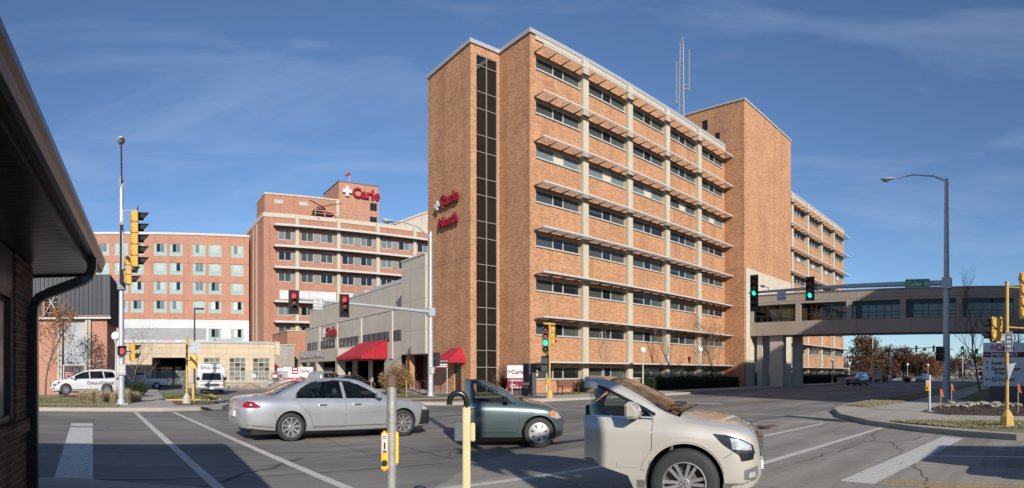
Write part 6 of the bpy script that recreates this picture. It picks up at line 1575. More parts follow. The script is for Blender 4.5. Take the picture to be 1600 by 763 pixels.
b = MB(); b.bar((0,0,2.9),(.5,0,2.9),.04,.04); b.bar((0,0,2.2),(.3,.05,2.2),.04,.04); b.bar((0,0,3.15),(.35,0,3.12),.04,.04); b.build('bracket', 'pole_yellow', t2)
b = MB(); b.lathe([(.07,.15),(.07,1.02),(.05,1.08)],n=12); o = b.build('bollard', 'pole_yellow', None, smooth=40); o.location = (*G(302,635),0); tag(o, 'short yellow button post beside the yellow signal pole on the island', 'post')
# dark street lamp
t3 = thing('street_lamp', 'slim dark street lamp with a flat head in front of the tan building', 'street lamp', (*G(304,615),0))
b = MB(); b.tube([(0,0,0),(0,0,6.7)],[.09,.06],10); b.build('pole', 'frame_dark', t3, smooth=40); b = MB(); b.box(-.05,.75,-.15,.15,6.55,6.68); b.build('lamp_head', 'frame_dark', t3, bevel=.03)
# mast at the emergency corner: arm to the left with two red lights
m3 = thing('signal_mast', 'galvanised mast at the hospital corner holding two red traffic lights on its arm', 'traffic light', (18.0,30.6,0.0))
b = MB(); b.tube([(0,0,.15),(0,0,10.3)],[.17,.095],14); base_plate(b); b.build('pole', 'galv', m3, smooth=40)
b = MB(); b.tube([(0,0,5.35),(-4.5,0,5.55),(-9.0,0,5.75)],[.11,.085,.05],12); b.box(-.22,.22,-.2,.2,5.1,5.6); b.build('mast_arm', 'galv', m3, smooth=40)
b = MB(); b.tube([(0,0,9.9),(-.9,0,10.5),(-1.8,0,10.65),(-2.6,0,10.6)],[.05,.045,.04,.035],8); b.build('lamp_arm', 'galv', m3, smooth=40); cobra(m3, (-2.5,0,10.6), pi)
head(m3, (-8.8,-.25,5.5), -pi/2, 3, (0,'lamp_red')); head(m3, (-5.8,-.25,5.42), -pi/2, 3, (0,'lamp_red')); ntor(m3, (-7.35,-.12,5.45), -pi/2)
ped_head(m3, (.38,-.05,2.65), radians(-10), None, 2); b = MB(); b.bar((0,0,2.5),(.3,0,2.5),.05,.05); b.build('bracket', 'galv_dark', m3)
ntor(m3, (0.0,-.20,1.75), -pi/2, ('PUSH','BUTTON','FOR WALK'), .3, .42, 'button_sign')
# yellow pole on the hospital side
t4 = yellow_pole((22.3,24.5,0), 4.45, 'yellow signal pole with a green traffic light in front of the brick hospital')
head(t4, (-.42,-.1,3.5), radians(-128), 4, (2,'lamp_green'), plate=False, spacing=.37); head(t4, (.30,.05,3.75), radians(15), 3, None, 'signal_yellow', False)
ped_head(t4, (-.45,-.1,2.35), radians(-128), None, 2)
b = MB(); b.bar((-.45,0,4.42),(.40,0,4.42),.10,.10); b.bar((-.4,0,2.2),(0,0,2.2),.05,.05); b.bar((-.4,0,2.75),(0,0,2.75),.05,.05); b.build('bracket', 'pole_yellow', t4)
b = MB(); b.box(.05,.07,.0,.46,1.75,2.95); b.build('sign_back', 'pole_yellow', t4)
b = MB(); b.cyl((.0,0,0),(0,0,1.5),.045,n=12); bt = thing('button_post', 'slim grey crossing button post left of the yellow hospital-side pole', 'post', (*P(854,33.2),.15)); b.build('post', 'galv', bt, smooth=40)
b = MB(); b.box(-.06,.06,-.12,-.03,.85,1.15); b.build('push_button', 'button_yellow', bt)
# east mast over the avenue with the street-name sign
m5 = thing('signal_mast', 'tall grey mast with street lamp, street name sign and two green traffic lights', 'traffic light', (33.9,4.9,0.0))
b = MB(); b.tube([(0,0,.15),(0,0,13.15)],[.24,.115],16); base_plate(b,.15,.4); b.build('pole', 'galv', m5, smooth=40)
b = MB(); b.tube([(0,0,6.95),(0,6.5,6.97),(0,13.0,6.92)],[.17,.125,.07],12); b.box(-.25,.25,-.3,.25,6.6,7.25); b.build('mast_arm', 'galv', m5, smooth=40)
b = MB(); b.tube([(0,0,13.0),(0,.8,13.35),(0,2.0,13.5),(0,3.3,13.35)],[.06,.055,.045,.04],8); b.build('lamp_arm', 'galv', m5, smooth=40); cobra(m5, (0,3.2,13.35), pi/2)
head(m5, (-.28,12.5,6.85), pi, 5, (2,'lamp_green'), spacing=.43); head(m5, (-.28,8.55,6.9), pi, 3, (2,'lamp_green'), spacing=.42)
ntor(m5, (-.2,10.55,6.62), pi, w_=.62, h_=.72)
b = MB(); b.box(-.22,-.19,.98,2.45,6.66,7.2); sn = b.build('street_sign', 'sign_green', m5)
text('lettering', 'Coler St', (-.23,2.36,6.79), (0,-1,0), (0,0,1), .40, .006, 'white_sign', sn, world=False, bold=.008)
b = MB(); b.box(-.226,-.221,1.0,2.43,7.16,7.18); b.box(-.226,-.221,1.0,2.43,6.68,6.70); b.build('border', 'white_sign', sn)
b = MB(); b.tube([(0,11.6,6.95),(0,11.6,7.2),(-.15,11.9,7.25)],.03,6); b.box(-.35,-.1,11.8,12.0,7.2,7.33); b.build('detector_camera', 'white_sign', m5)
ped_head(m5, (-.20,.38,2.95), pi/2+.5, None, 2); b = MB(); b.bar((0,0,2.8),(-.1,.3,2.8),.05,.05); b.build('bracket', 'galv_dark', m5)
# near right yellow pole
t6 = yellow_pole((15.6,.60,0), 4.3, 'yellow signal pole on a round footing in front of the hospital direction sign')
head(t6, (.28,-.50,3.95), radians(15), 4, None, 'signal_yellow', False, .34); head(t6, (.30,.36,2.98), radians(-160+180), 2, None, 'signal_yellow', False, .36)
head(t6, (.25,.52,2.95), radians(95), 2, None, 'signal_black', False, .36, visor=.32)
b = MB(); b.tube([(0,0,4.18),(.1,-.5,4.16)],.025,8); b.tube([(0,0,3.02),(.15,-.5,3.0)],.025,8); b.tube([(0,0,3.25),(.25,.36,3.25)],.025,8); b.build('bracket', 'pole_yellow', t6, smooth=40)
ntor(t6, (-.065,-.06,2.6), pi, ('NO','TURN','ON','RED'), .20, .58)
b = MB(); b.add([(-.07,.0,1.95),(-.07,-.26,2.0),(-.07,-.04,1.45),(-.08,.0,1.95),(-.08,-.26,2.0),(-.08,-.04,1.45)],[(0,1,2),(5,4,3),(0,3,4,1),(1,4,5,2)]); b.build('torn_panel', 'panel_white', t6); t6.scale = (.94,.94,.94)
bt = thing('button_post', 'short grey crossing button post beside the mulch bed', 'post', (21.2,3.7,.15)); b = MB(); b.cyl((0,0,0),(0,0,1.38),.048,n=12); b.lathe([(.16,.0),(.16,.03)],n=14); b.build('post', 'galv', bt, smooth=40)
b = MB(); b.box(-.14,-.045,-.02,.13,.78,1.18); b.build('push_button', 'button_yellow', bt, bevel=.01); b = MB(); b.box(-.148,-.141,.0,.11,1.0,1.16); b.build('button_sign', 'white_sign', bt); b = MB(); b.lathe([(.035,-.145),(.035,-.15)],(0,.055,.88),'x',12); b.build('button', 'black_matte', bt)

# near crossing-button post in front
px_, py_ = P(612,4.25)
np_ = thing('button_post', 'grey metal post with a yellow crossing button box, close to the viewer', 'post', (px_,py_,.15), T(612)-pi/2+pi)
b = MB(); b.cyl((0,0,0),(0,0,1.42),.036,n=24); b.build('post', 'post_grey', np_, smooth=40); b = MB(); b.lathe([(.0362,1.345),(.042,1.35),(.042,1.40),(.038,1.415),(.036,1.43),(.001,1.435)],n=24); b.build('cap', 'rusty', np_, smooth=40)
b = MB(); b.box(.028,.075,-.05,.06,.735,1.02); o = b.build('push_button', 'button_yellow', np_, bevel=.012)
b = MB(); b.box(-.05,-.02,-.045,.02,.775,1.02); b.build('housing_back', 'button_yellow', o, bevel=.01)
b = MB(); b.box(.032,.070,.0605,.064,.865,1.005); s_ = b.build('button_sign', 'white_sign', o)
b = MB(); b.box(.045,.058,.0645,.066,.895,.945); b.box(.038,.064,.0645,.066,.87,.885); b.box(.037,.065,.0645,.066,.985,.99); b.box(.037,.065,.0645,.066,.97,.975); b.build('sign_mark', 'sign_black', s_)
b = MB(); b.lathe([(.022,.060),(.022,.072),(.016,.074),(.001,.074)],(.052,0,.795),'y',18); b.build('button', 'black_matte', o)
# cream post with gooseneck pipe and box
px_, py_ = P(729,5.05)
cp = thing('bollard_post', 'pale yellow post with a black gooseneck pipe and grey box, close to the viewer', 'post', (px_,py_,.15), T(729)-pi/2)
b = MB(); b.box(-.033,.033,-.033,.033,0,1.155); b.build('post', 'post_cream', cp, bevel=.01)
b = MB(); b.tube([(0,0,1.14),(0,0,1.19)]+[(-.075+.075*cos(a),0,1.19+.085*sin(a)) for a in [pi*i/12 for i in range(1,13)]]+[(-.15,0,1.17)],.026,14); b.build('gooseneck_pipe', 'black_plastic', cp, smooth=60)
b = MB(); b.box(-.105,-.036,-.03,.06,.855,1.02); b.build('box', mat('box_grey', (0.07,0.085,0.10), .6, nscale=60, namt=.3), cp, bevel=.006)
b = MB(); b.box(.036,.075,.0,.05,.85,1.01); b.build('side_bracket', 'post_cream', cp, bevel=.006)
# mast behind the viewer whose shadow crosses the road
m7 = thing('signal_mast', 'signal mast on the near corner behind the viewer, its shadow crossing the road', 'traffic light', (1.8,-2.3,0.0))
b = MB(); b.tube([(0,0,.15),(0,0,10)],[.15,.09],12); base_plate(b); b.build('pole', 'galv', m7, smooth=40)
b = MB(); b.tube([(0,0,5.9),(9.5,0,6.1)],[.10,.05],10); b.build('mast_arm', 'galv', m7); b = MB(); b.tube([(0,0,9.8),(1,0,10.2),(2.4,0,10.3)],.04,8); b.build('lamp_arm', 'galv', m7); cobra(m7, (2.3,0,10.3), 0)
head(m7, (.25,-.35,5.6), -pi/2+.4, 3); head(m7, (-.4,0,5.5), pi, 3); head(m7, (5.8,-.2,5.9), -pi/2, 3); head(m7, (8.8,-.2,5.9), -pi/2, 5)

# globe lamps
def globe_lamp(loc, H_, label, group=None, r=.24):
    t = thing('globe_lamp', label, 'street lamp', loc, 0, group)
    b = MB(); b.lathe([(.20,0),(.19,.10),(.13,.22),(.10,.50),(.065,.6),(.05,H_-.25),(.09,H_-.18),(.09,H_-.05)],n=14); b.build('pole', 'concrete', t, smooth=50)
    b = MB(); b.ball((0,0,H_+r-.06),r,20); b.build('globe', 'globe', t, smooth=180); return t
globe_lamp((*P(181,36.5),.15), 3.55, 'white globe lamp on a concrete post beside the left signal mast', r=.29)
g1 = globe_lamp((*P(1004.5,45.5),.18), 3.05, 'white globe lamp before the brick hospital, second bay from the corner', 'globe lamps along the hospital front', r=.23)
g2 = dup(g1, (*P(1094,54.5),.2), label='white globe lamp at the right end of the hospital hedge', group='globe lamps along the hospital front')
g2.scale = (1,1,1.12)
for px, d, l in ((1340.5,92,'white globe lamp just right of the far wing corner'),(1327,105,'small white globe lamp partly behind the far wing corner'),(1418,118,'small white globe lamp in the car park behind parked cars'),(1450,125,'small white globe lamp right of the far yellow signal pole'),(1300.5,82,'white globe lamp in front of the far wing')):
    dup(g1, (*P(px,d),.1), label=l, group='distant globe lamps')
# far junction signals
f1 = thing('signal_mast', 'distant signal mast with two yellow traffic lights over the far junction', 'traffic light', (*P(1392.5,98),0))
b = MB(); b.tube([(0,0,0),(0,0,5.8)],[.15,.1],8); b.build('pole', 'galv', f1); b = MB(); b.tube([(0,0,5.6),(0.3,-8,5.9)],[.09,.05],8); b.build('mast_arm', 'galv_dark', f1)
for y in (-4.3,-7.3): head(f1, (.1,y,5.7), pi, 3, None, 'signal_yellow', False)
b = MB(); b.box(-.12,-.08,-2.2,-1.1,5.25,5.75); b.build('street_sign', 'galv_dark', f1); b = MB(); b.box(-.12,-.08,-6.1,-5.5,5.3,5.85); b.build('turn_sign', 'white_sign', f1)
ped_head(f1, (-.2,0,2.4), pi, None, 1, 'pole_yellow')
f2 = yellow_pole((*P(1434,104),-.1), 4.2, 'distant yellow signal pole beside the silver car at the far junction'); head(f2, (-.1,.1,3.5), pi, 3, None, 'signal_yellow', False)
f3 = thing('signal_mast', 'distant mast with green traffic lights to the right of the tall grey mast', 'traffic light', (*P(1504,112),0))
b = MB(); b.tube([(0,0,0),(0,0,6.3)],[.13,.1],8); b.build('pole', 'galv', f3); b = MB(); b.tube([(0,0,5.2),(0,-4.6,5.3)],.06,8); b.build('mast_arm', 'galv', f3)
head(f3, (-.1,-.0,5.9), pi, 3, (1,'lamp_green'), spacing=.5); head(f3, (-.1,-2.7,5.5), pi, 3, (2,'lamp_green'), spacing=.45)
f4 = thing('signal_mast', 'distant tall grey pole left of the beige direction board', 'pole', (*P(1363.5,88),0)); b = MB(); b.tube([(0,0,0),(0,0,8.5)],[.13,.09],8); b.build('pole', 'galv', f4); head(f4, (-.1,.5,2.9), pi, 3, None, 'signal_yellow', False); b = MB(); b.tube([(0,0,8.4),(0,-1.5,8.9),(0,-3,9)],.05,6); b.build('lamp_arm', 'galv', f4)
f4['category'] = 'traffic light'
f5 = thing('sign_post', 'distant slim post with a cross bar right of the tall grey mast', 'pole', (*P(1494,105),0)); b = MB(); b.tube([(0,0,0),(0,0,3.6)],.08,8); b.build('pole', 'galv', f5); b = MB(); b.bar((0,0,3.5),(0,-1,3.5),.12,.12); b.build('cross_bar', 'galv', f5)
# beige board at the far junction
bd = thing('direction_board', 'distant beige hospital board standing above the low stone wall', 'sign', (*P(1371,85),.3)); rd_ = Vector((sin(T(1371)),-cos(T(1371)),0))
bd.rotation_euler = (0,0,T(1371))
b = MB(); b.box(-.15,.15,-.72,.72,.35,2.0); b.build('board', 'cream', bd); b = MB(); b.box(-.05,.05,-.6,-.45,-.3,.35); b.box(-.05,.05,.45,.6,-.3,.35); b.build('leg', 'galv', bd)
b = MB()
for k in range(4): b.box(-.17,-.151,-.1-.1*(k%2),.62,1.05+.18*k-.0,1.11+.18*k)
b.build('lettering', 'lettering_grey', bd); b = MB(); b.box(-.17,-.151,-.4,.4,1.78,1.88); b.build('heading', 'red_letter', bd)
lw = thing('low_wall', 'low pale stone retaining wall at the far junction', 'wall', (82,24.6,0)); b = MB(); b.box(74,98,25.2,25.6,.1,.85); b.build('wall', 'block_tan', lw, world=True); b = MB(); b.box(73.9,98.1,25.1,25.7,.853,.95); b.build('wall_cap', 'concrete', lw, world=True)

# ================================================================== SIGNS
cs = thing('hospital_sign', 'maroon and white hospital entrance sign beside the glass stair strip', 'sign', (*P(811,36.6),.15), T(811))
b = MB(); b.box(-.12,.12,-1.1,-.03,0,2.05); b.box(.0,.25,-1.1,.72,0,.52) ; b.build('pylon', mat('pylon_brown', (0.045,0.035,0.035), .6), cs)
b = MB(); b.box(-.2,.15,-.25,.75,1.12,1.93); o = b.build('white_panel', 'white_sign', cs); b = MB(); b.box(-.2,.15,-.25,.75,.42,1.115); o2 = b.build('maroon_panel', 'maroon', cs)
text('lettering', 'Carle', (-.205,.50,1.38), (0,-1,0), (0,0,1), .38, .01, 'maroon', o, world=False, bold=.008); plus('emblem', (-.205,.62,1.53), (0,-1,0), (0,0,1), .22, .01, 'lettering_grey', o, world=False)
text('lettering', '< EMERGENCY', (-.205,.70,.92), (0,-1,0), (0,0,1), .155, .01, 'white_sign', o2, world=False, bold=.004)
text('lettering', 'LEVEL 1', (-.205,.56,.64), (0,-1,0), (0,0,1), .14, .01, 'white_sign', o2, world=False, bold=.004); text('lettering', 'TRAUMA CENTER', (-.205,.56,.49), (0,-1,0), (0,0,1), .14, .01, 'white_sign', o2, world=False, bold=.004)
# big direction sign on the right
rs = thing('direction_sign', 'large white hospital direction sign with maroon emergency band on the mulch bed', 'sign', (28.2,-.04,.15), 0)
b = MB(); b.box(.0,.55,-1.6,1.98,.0,.80); b.build('sign_base', mat('base_brown', (0.10,0.08,0.075), .8, namt=.1), rs)
b = MB(); b.box(.05,.50,-1.9,2.30,.801,2.93); pn = b.build('sign_panel', 'white_sign', rs)
b = MB(); b.box(.035,.049,-1.9,2.30,2.22,2.47); b.build('maroon_band', 'maroon', pn)
T2 = lambda s_, y, z, sz, m='sign_black', bo=.006: text('lettering', s_, (.034,y,z), (0,-1,0), (0,0,1), sz, .01, m, pn, world=False, bold=bo)
T2('Carle', 1.70, 2.56, .42, 'red_letter', .010); plus('emblem', (.034,1.85,2.70), (0,-1,0), (0,0,1), .28, .01, 'lettering_grey', pn, world=False)
T2('EMERGENCY', 1.93, 2.265, .235, 'white_sign'); T2('South Clinic', 1.90, 1.86, .235); T2('Cancer Center', 1.90, 1.58, .235); T2('Drop Off', 1.75, 1.38, .235); T2('Orchard', 1.58, 1.06, .235)
def arrow(y, z, d, m='sign_black', s_=.11):
    b = MB()
    if d == 'up': b.box(.03,.04,y-.015,y+.015,z-s_,z+s_*.6); b.add([(.03,y-.07,z+s_*.35),(.03,y,z+s_),(.03,y+.07,z+s_*.35),(.03,y+.03,z+s_*.35),(.03,y,z+s_*.7),(.03,y-.03,z+s_*.35)],[(0,1,4,5),(1,2,3,4)])
    else: b.box(.03,.04,y-s_,y+s_,z-.018,z+.018); b.add([(.03,y+s_*.5,z-.07),(.03,y+s_*1.2,z),(.03,y+s_*.5,z+.07)],[(0,1,2)])
    b.build('arrow', m, pn)
arrow(2.10,1.94,'up'); arrow(2.10,1.66,'up'); arrow(2.08,1.14,'left'); arrow(2.10,2.345,'left','white_sign')
b = MB(); b.box(.034,.045,1.64,1.86,1.03,1.25); ps = b.build('parking_symbol', 'sign_blue', pn); text('lettering', 'P', (.030,1.81,1.06), (0,-1,0), (0,0,1), .24, .004, 'white_sign', ps, world=False, bold=.008)
# notices on the north side
for (px, d, z, w_, h_, m, l, c) in ((833,40.0,1.35,.36,.42,'white_sign','small white notice on the brick corner right of the hospital sign',None),):
    s_ = thing('notice', l, 'sign', (A0+.35,VF-.03,z)); b = MB(); b.box(0,w_,-.02,.0,0,h_); b.build('board', m, s_); b = MB(); b.box(.05,w_-.05,-.025,-.021,.22,h_-.04); b.build('print', 'red_letter', s_)
nt_ = thing('valet_sign', 'small maroon hanging sign beside the small red awning', 'sign', (*P(690,39.5),1.95), T(690)-pi/2+pi/2)
b = MB(); b.box(-.02,.02,-.45,.45,0,.32); b.build('board', 'maroon', nt_); b = MB(); b.box(-.03,-.021,-.38,.30,.18,.26); b.box(-.03,-.021,-.38,.34,.06,.13); b.build('print', 'white_sign', nt_); b = MB(); b.box(-.01,.01,-.4,-.36,-1.8,0); b.build('leg', 'galv', nt_)
hs_ = thing('hospital_notice', 'small red and white notice board on two legs near the ambulance', 'sign', (*P(461,56),0), T(461)); b = MB(); b.box(-.02,.02,-.3,.3,1.5,2.15); b.build('board', 'maroon', hs_); b = MB(); b.box(-.03,-.021,-.24,.24,1.62,1.76); b.box(-.03,-.021,-.2,.2,1.9,2.05); b.build('print', 'white_sign', hs_); b = MB(); b.box(-.02,.02,-.03,.03,0,1.5); b.build('leg', 'white_metal', hs_)
for i,(px,y) in enumerate(((580,622),(635,625),(800,627))):
    st = thing('wooden_stake', ['wooden marker stake by the tan bush, left of the near grey post','wooden marker stake just right of the near grey post','white marker stake in front of the maroon hospital sign'][i], 'stake', (*G(px,y),.1)); b = MB(); b.box(-.02,.02,-.02,.02,0,.95+.1*i); b.build('stick', 'wood_stake' if i < 2 else 'white_sign', st); b = MB(); b.box(-.025,.025,-.025,.025,.85+.1*i,.97+.1*i); b.build('tip', 'orange_tape', st)
for i,(px,d,h_) in enumerate(((1470,23.2,.80),(1487,26.5,.95),(1492.5,27.5,.9),(1591,20.5,1.05))):
    st = thing('flag_stake', ['marker stake with orange tape just left of the tall grey mast','leaning marker stake with orange tape just right of the tall grey mast','thin bare wire stake with an orange tip behind the taped stakes','marker stake with orange tape at the right edge by the direction sign'][i], 'stake', (*P(px,d),.15), T(px)); b = MB(); b.box(-.015,.015,-.018,.018,0,h_) if i != 2 else b.box(-.005,.005,-.005,.005,0,h_); b.build('stick', 'wood_stake', st)
    b = MB(); b.add([(-.02,-.02,h_-.02),(-.02,-.05 if i != 2 else -.02,h_-.03),(-.02,-.13 if i != 2 else -.03,h_-.34 if i != 2 else h_-.1),(-.02,-.04 if i != 2 else -.02,h_-.28 if i != 2 else h_-.1)],[(0,1,2,3)]); b.box(-.02,.02,-.022,.022,h_-.12,h_+.01) if i != 2 else None; b.build('tape', 'orange_tape', st)
# bollards
for i,(px,d) in enumerate(((493.5,55.5),(501,56.5),(522.5,54))):
    b = MB(); b.lathe([(.13,0),(.13,.95),(.10,1.04),(.001,1.06)],n=14); o = b.build('bollard', 'signal_yellow', None, smooth=50); o.location = (*P(px,d),0); tag(o, ['yellow bollard beside the ambulance, leftmost of three','yellow bollard at the first drive-in pier, middle of three','yellow bollard beside the woman, rightmost of three'][i], 'bollard', 'yellow bollards at the drive-in bays')
# bench, railing
be = thing('bench', 'dark maroon street bench by the hospital ground-floor windows', 'bench', (*P(888,38.0),.17), radians(0))
b = MB(); b.box(-.8,.8,-.25,.2,.42,.47); b.build('seat', 'bench_maroon', be)
b = MB()
for k in range(9): b.box(-.8,.8,.20+.012*k,.23+.012*k,.50+.05*k,.535+.05*k)
b.build('backrest', 'bench_maroon', be)
for x in (-.75,.75): b = MB(); b.box(x-.03,x+.03,-.25,-.2,0,.62); b.box(x-.03,x+.03,.18,.24,0,.9); b.box(x-.03,x+.03,-.2,.18,.60,.64); b.build('leg', 'bench_maroon', be)
rl = thing('handrail', 'low metal railing along the path by the small red awning', 'railing', (21,36,0)); b = MB()
for k in range(9): b.bar((18.2+.6*k,36.6,.15),(18.2+.6*k,36.6,1.0),.03,.03)
b.build('post', 'frame_dark', rl, world=True); b = MB(); b.bar((18.2,36.6,1.0),(23,36.6,1.0),.04,.04); b.bar((18.2,36.6,.4),(23,36.6,.4),.03,.03); b.build('rail', 'frame_dark', rl, world=True)
# ================================================================== TREES AND PLANTS
def leaf_quads(pts, n, size, seed, jitter):
    r = random.Random(seed); vs = []; fs = []
    for _ in range(n):
        c = pts[r.randrange(len(pts))]; x,y,z = (c[i]+r.gauss(0,jitter) for i in range(3)); a = Vector((r.gauss(0,1),r.gauss(0,1),r.gauss(0,1))).normalized(); b_ = a.orthogonal().normalized(); s = size*r.uniform(.6,1.4)
        k = len(vs); p = Vector((x,y,z)); vs += [tuple(p-a*s),tuple(p+b_*s*.55),tuple(p+a*s),tuple(p-b_*s*.55)]; fs.append((k,k+1,k+2,k+3))
    return vs, fs
def grow(H, r0, seed, habit='spread', levels=3, first=.25, nb=9):
    r = random.Random(seed); trunk = MB(); twigs = MB(); tips = []
    def branch(p, d, L, rad, lev, mb):
        n = 5; pts = [p]; dd = d.copy()
        for i in range(n):
            dd = (dd+Vector((r.gauss(0,.12),r.gauss(0,.12),r.gauss(0,.06)+(.08 if lev else 0)))).normalized(); pts.append(pts[-1]+dd*L/n)
        mb.tube(pts, [rad*(1-.75*i/n) for i in range(n+1)], 6 if lev < 2 else 3, False)
        if lev >= levels: tips.extend(pts[2:]); return
        k = nb if lev == 0 else (5 if lev == 1 else 4)
        for j in range(k):
            t = (first if lev == 0 else .25)+(1-(first if lev == 0 else .25))*(j+.5)/k; i = min(n-1,int(t*n)); q = pts[i].lerp(pts[i+1], t*n-i)
            az = j*2.4+r.uniform(-.5,.5); el = {'spread':radians(r.uniform(20,50)),'upright':radians(r.uniform(50,70)),'round':radians(r.uniform(15,60))}[habit]
            nd = Vector((cos(az)*cos(el),sin(az)*cos(el),sin(el)))
            if lev: nd = (nd+dd*.8).normalized()
            LL = L*({'spread':.62,'upright':.42,'round':.55}[habit])*(1.1-.65*t) if lev == 0 else L*.6
            branch(q, nd, LL, rad*.45*(1-.4*t), lev+1, twigs)
    branch(Vector((0,0,0)), Vector((0,0,1)), H*.92, r0, 0, trunk); return trunk, twigs, tips
def tree(label, loc, H, seed, leaf=None, nleaf=0, lsize=.1, habit='spread', bark='bark', r0=None, levels=3, first=.25, nb=9, jit=.15, group=None, name='tree', cat='tree'):
    t = thing(name, label, cat, loc, 0, group); tr, tw, tips = grow(H, r0 or H*.014, seed, habit, levels, first, nb)
    tr.build('trunk', bark, t, smooth=60)
    if leaf and nleaf:
        b0 = len(tw.v); nf = len(tw.f)
        vs, fs = leaf_quads(tips, nleaf, lsize, seed, jit); tw.k = 1; M_ = tw.M; tw.add(vs, fs); tw.build('crown', [bark, leaf], t)
    else: tw.build('crown', bark, t)
    return t
tree('small crab tree with orange-brown leaves in front of the corrugated building', (*P(71,37),.15), 5.3, 3, 'leaf_orange', 1500, .07, 'round', first=.3, nb=10, jit=.16)
tree('small red-twigged tree with sparse leaves behind the left signal mast', (*P(207,36),.15), 3.8, 8, 'leaf_orange', 420, .04, 'spread', first=.12, nb=11, jit=.2)
tree('slim bare pale tree in front of the second and third window bays', (*P(946,46.5),.17), 4.9, 11, None, 0, habit='upright', bark='bark_pale', first=.25, nb=12)
tree('taller bare tree between the two globe lamps on the hospital front', (*P(1053,50),.17), 5.6, 12, None, 0, habit='upright', bark='bark', first=.2, nb=13)
tree('bushy bare tree with a few brown leaves at the left corner of the brick tower', (*P(1121,57),.17), 6.0, 13, 'leaf_brown', 900, .07, habit='spread', first=.12, nb=13, jit=.3)
tree('small bare tree close to the facade left of the bushy tree', (*P(1109,59),.17), 4.4, 14, None, 0, habit='upright', bark='bark_pale', first=.25, nb=9)
for i,(px,d,H_,l) in enumerate(((1250,76,5.0,'bare young tree just right of the bridge piers'),(1277,82,5.2,'bare young tree in front of the far wing, middle of three'),(1299,88,5.0,'bare young tree at the right end of the far wing'))):
    tree(l, (*P(px,d),.17), H_, 30+i, None, 0, habit='upright', bark='bark_pale', first=.2, nb=10)
tree('tall thin bare tree standing behind the direction sign', (*P(1531,44),.15), 8.6, 21, None, 0, habit='upright', bark='bark', first=.22, nb=16, r0=.09)
tree('bare leaning tree at the right edge behind the direction sign', (*P(1590,52),.15), 6.3, 22, 'leaf_brown', 60, .05, habit='spread', bark='bark', first=.3, nb=12)
def bush(label, loc, rx, rz_, n, leaf, size, seed, cat='shrub', twigm='bark', group=None, name='shrub', flat=1.0):
    t = thing(name, label, cat, loc, 0, group); r = random.Random(seed); pts = []; tw = MB()
    for k in range(34):
        a = r.uniform(0,2*pi); e = r.uniform(.35,1.5); L = r.uniform(.75,1.05); tip = Vector((cos(a)*cos(e)*rx*L, sin(a)*cos(e)*rx*L*flat, sin(e)*rz_*L)); tw.tube([(0,0,0),tuple(tip*.5+Vector((0,0,.08))),tuple(tip)],[.02,.012,.004],4,False)
        for q in range(8): pts.append(tip*(.35+.65*q/7)+Vector((0,0,.1)))
    tw.build('stem', twigm, t); vs, fs = leaf_quads(pts, n, size, seed, rx*.13); b = MB(); b.add(vs,fs); b.build('foliage', leaf, t); return t
bush('wide shrub with tan and yellow-brown leaves beside the parked cars', (*P(618,40),.15), 1.4, 1.7, 9000, 'leaf_tan', .06, 5)
bush('reddish-brown shrub against the glass stair strip', (*P(786,38.8),.15), .75, 2.0, 1900, 'leaf_red', .05, 6)
bush('round clipped dark shrub at the left end of the hospital hedge', (*P(911,43.5),.17), .95, .8, 5200, 'leaf_green', .045, 7)
bush('dark green bush under the red-twigged tree', (*P(212,35.5),.15), .9, .85, 2600, 'leaf_green', .05, 9)
bush('low dark shrub at the kerb in front of the distant parked cars', (*P(1417,92),.05), 1.0, .9, 1500, 'leaf_green', .07, 10)
for i,(px,w_) in enumerate(((1352,3.2),(1368,3),(1382,2.6))): bush(['dull brown shrubs above the left end of the low stone wall','dull brown shrubs below the beige direction board','dull brown shrubs above the right end of the low stone wall'][i], (*P(px,89),.2), w_*.5, 1.15, 900, 'leaf_dull', .08, 40+i)
def hedge(label, u0, u1, v0, v1, z0, z1, n, seed):
    t = thing('hedge', label, 'hedge', ((u0+u1)/2,(v0+v1)/2,z0)); r = random.Random(seed); L = u1-u0; b = MB(); b.box(-L/2+.12,L/2-.12,-(v1-v0)/2+.12,(v1-v0)/2-.12,0,z1-z0-.12); b.build('inner_growth', 'leaf_green', t)
    vs = []; fs = []
    for _ in range(n):
        f = r.random(); x = r.uniform(-L/2,L/2); y = r.uniform(-(v1-v0)/2,(v1-v0)/2); z = r.uniform(0,z1-z0)
        if f < .45: y = -(v1-v0)/2+r.gauss(0,.05)
        elif f < .9: z = z1-z0+r.gauss(0,.045)+.05*sin(x*1.7)
        else: x = r.choice((-1,1))*L/2+r.gauss(0,.04)
        p = Vector((x,y,z)); a = Vector((r.gauss(0,1),r.gauss(0,1),r.gauss(0,1))).normalized(); c = a.orthogonal().normalized(); s = r.uniform(.04,.09); k = len(vs)
        vs += [tuple(p-a*s),tuple(p+c*s*.6),tuple(p+a*s),tuple(p-c*s*.6)]; fs.append((k,k+1,k+2,k+3))
    m = MB(); m.add(vs,fs); m.build('foliage', 'leaf_green', t)
hedge('long clipped dark hedge under the hospital windows up to the second globe lamp', 37.5, 52.0, 28.7, 29.8, .15, 1.12, 16000, 1)
hedge('clipped dark hedge in front of the far wing windows', 71.0, 90.0, 28.6, 29.8, .15, 1.15, 12000, 2)
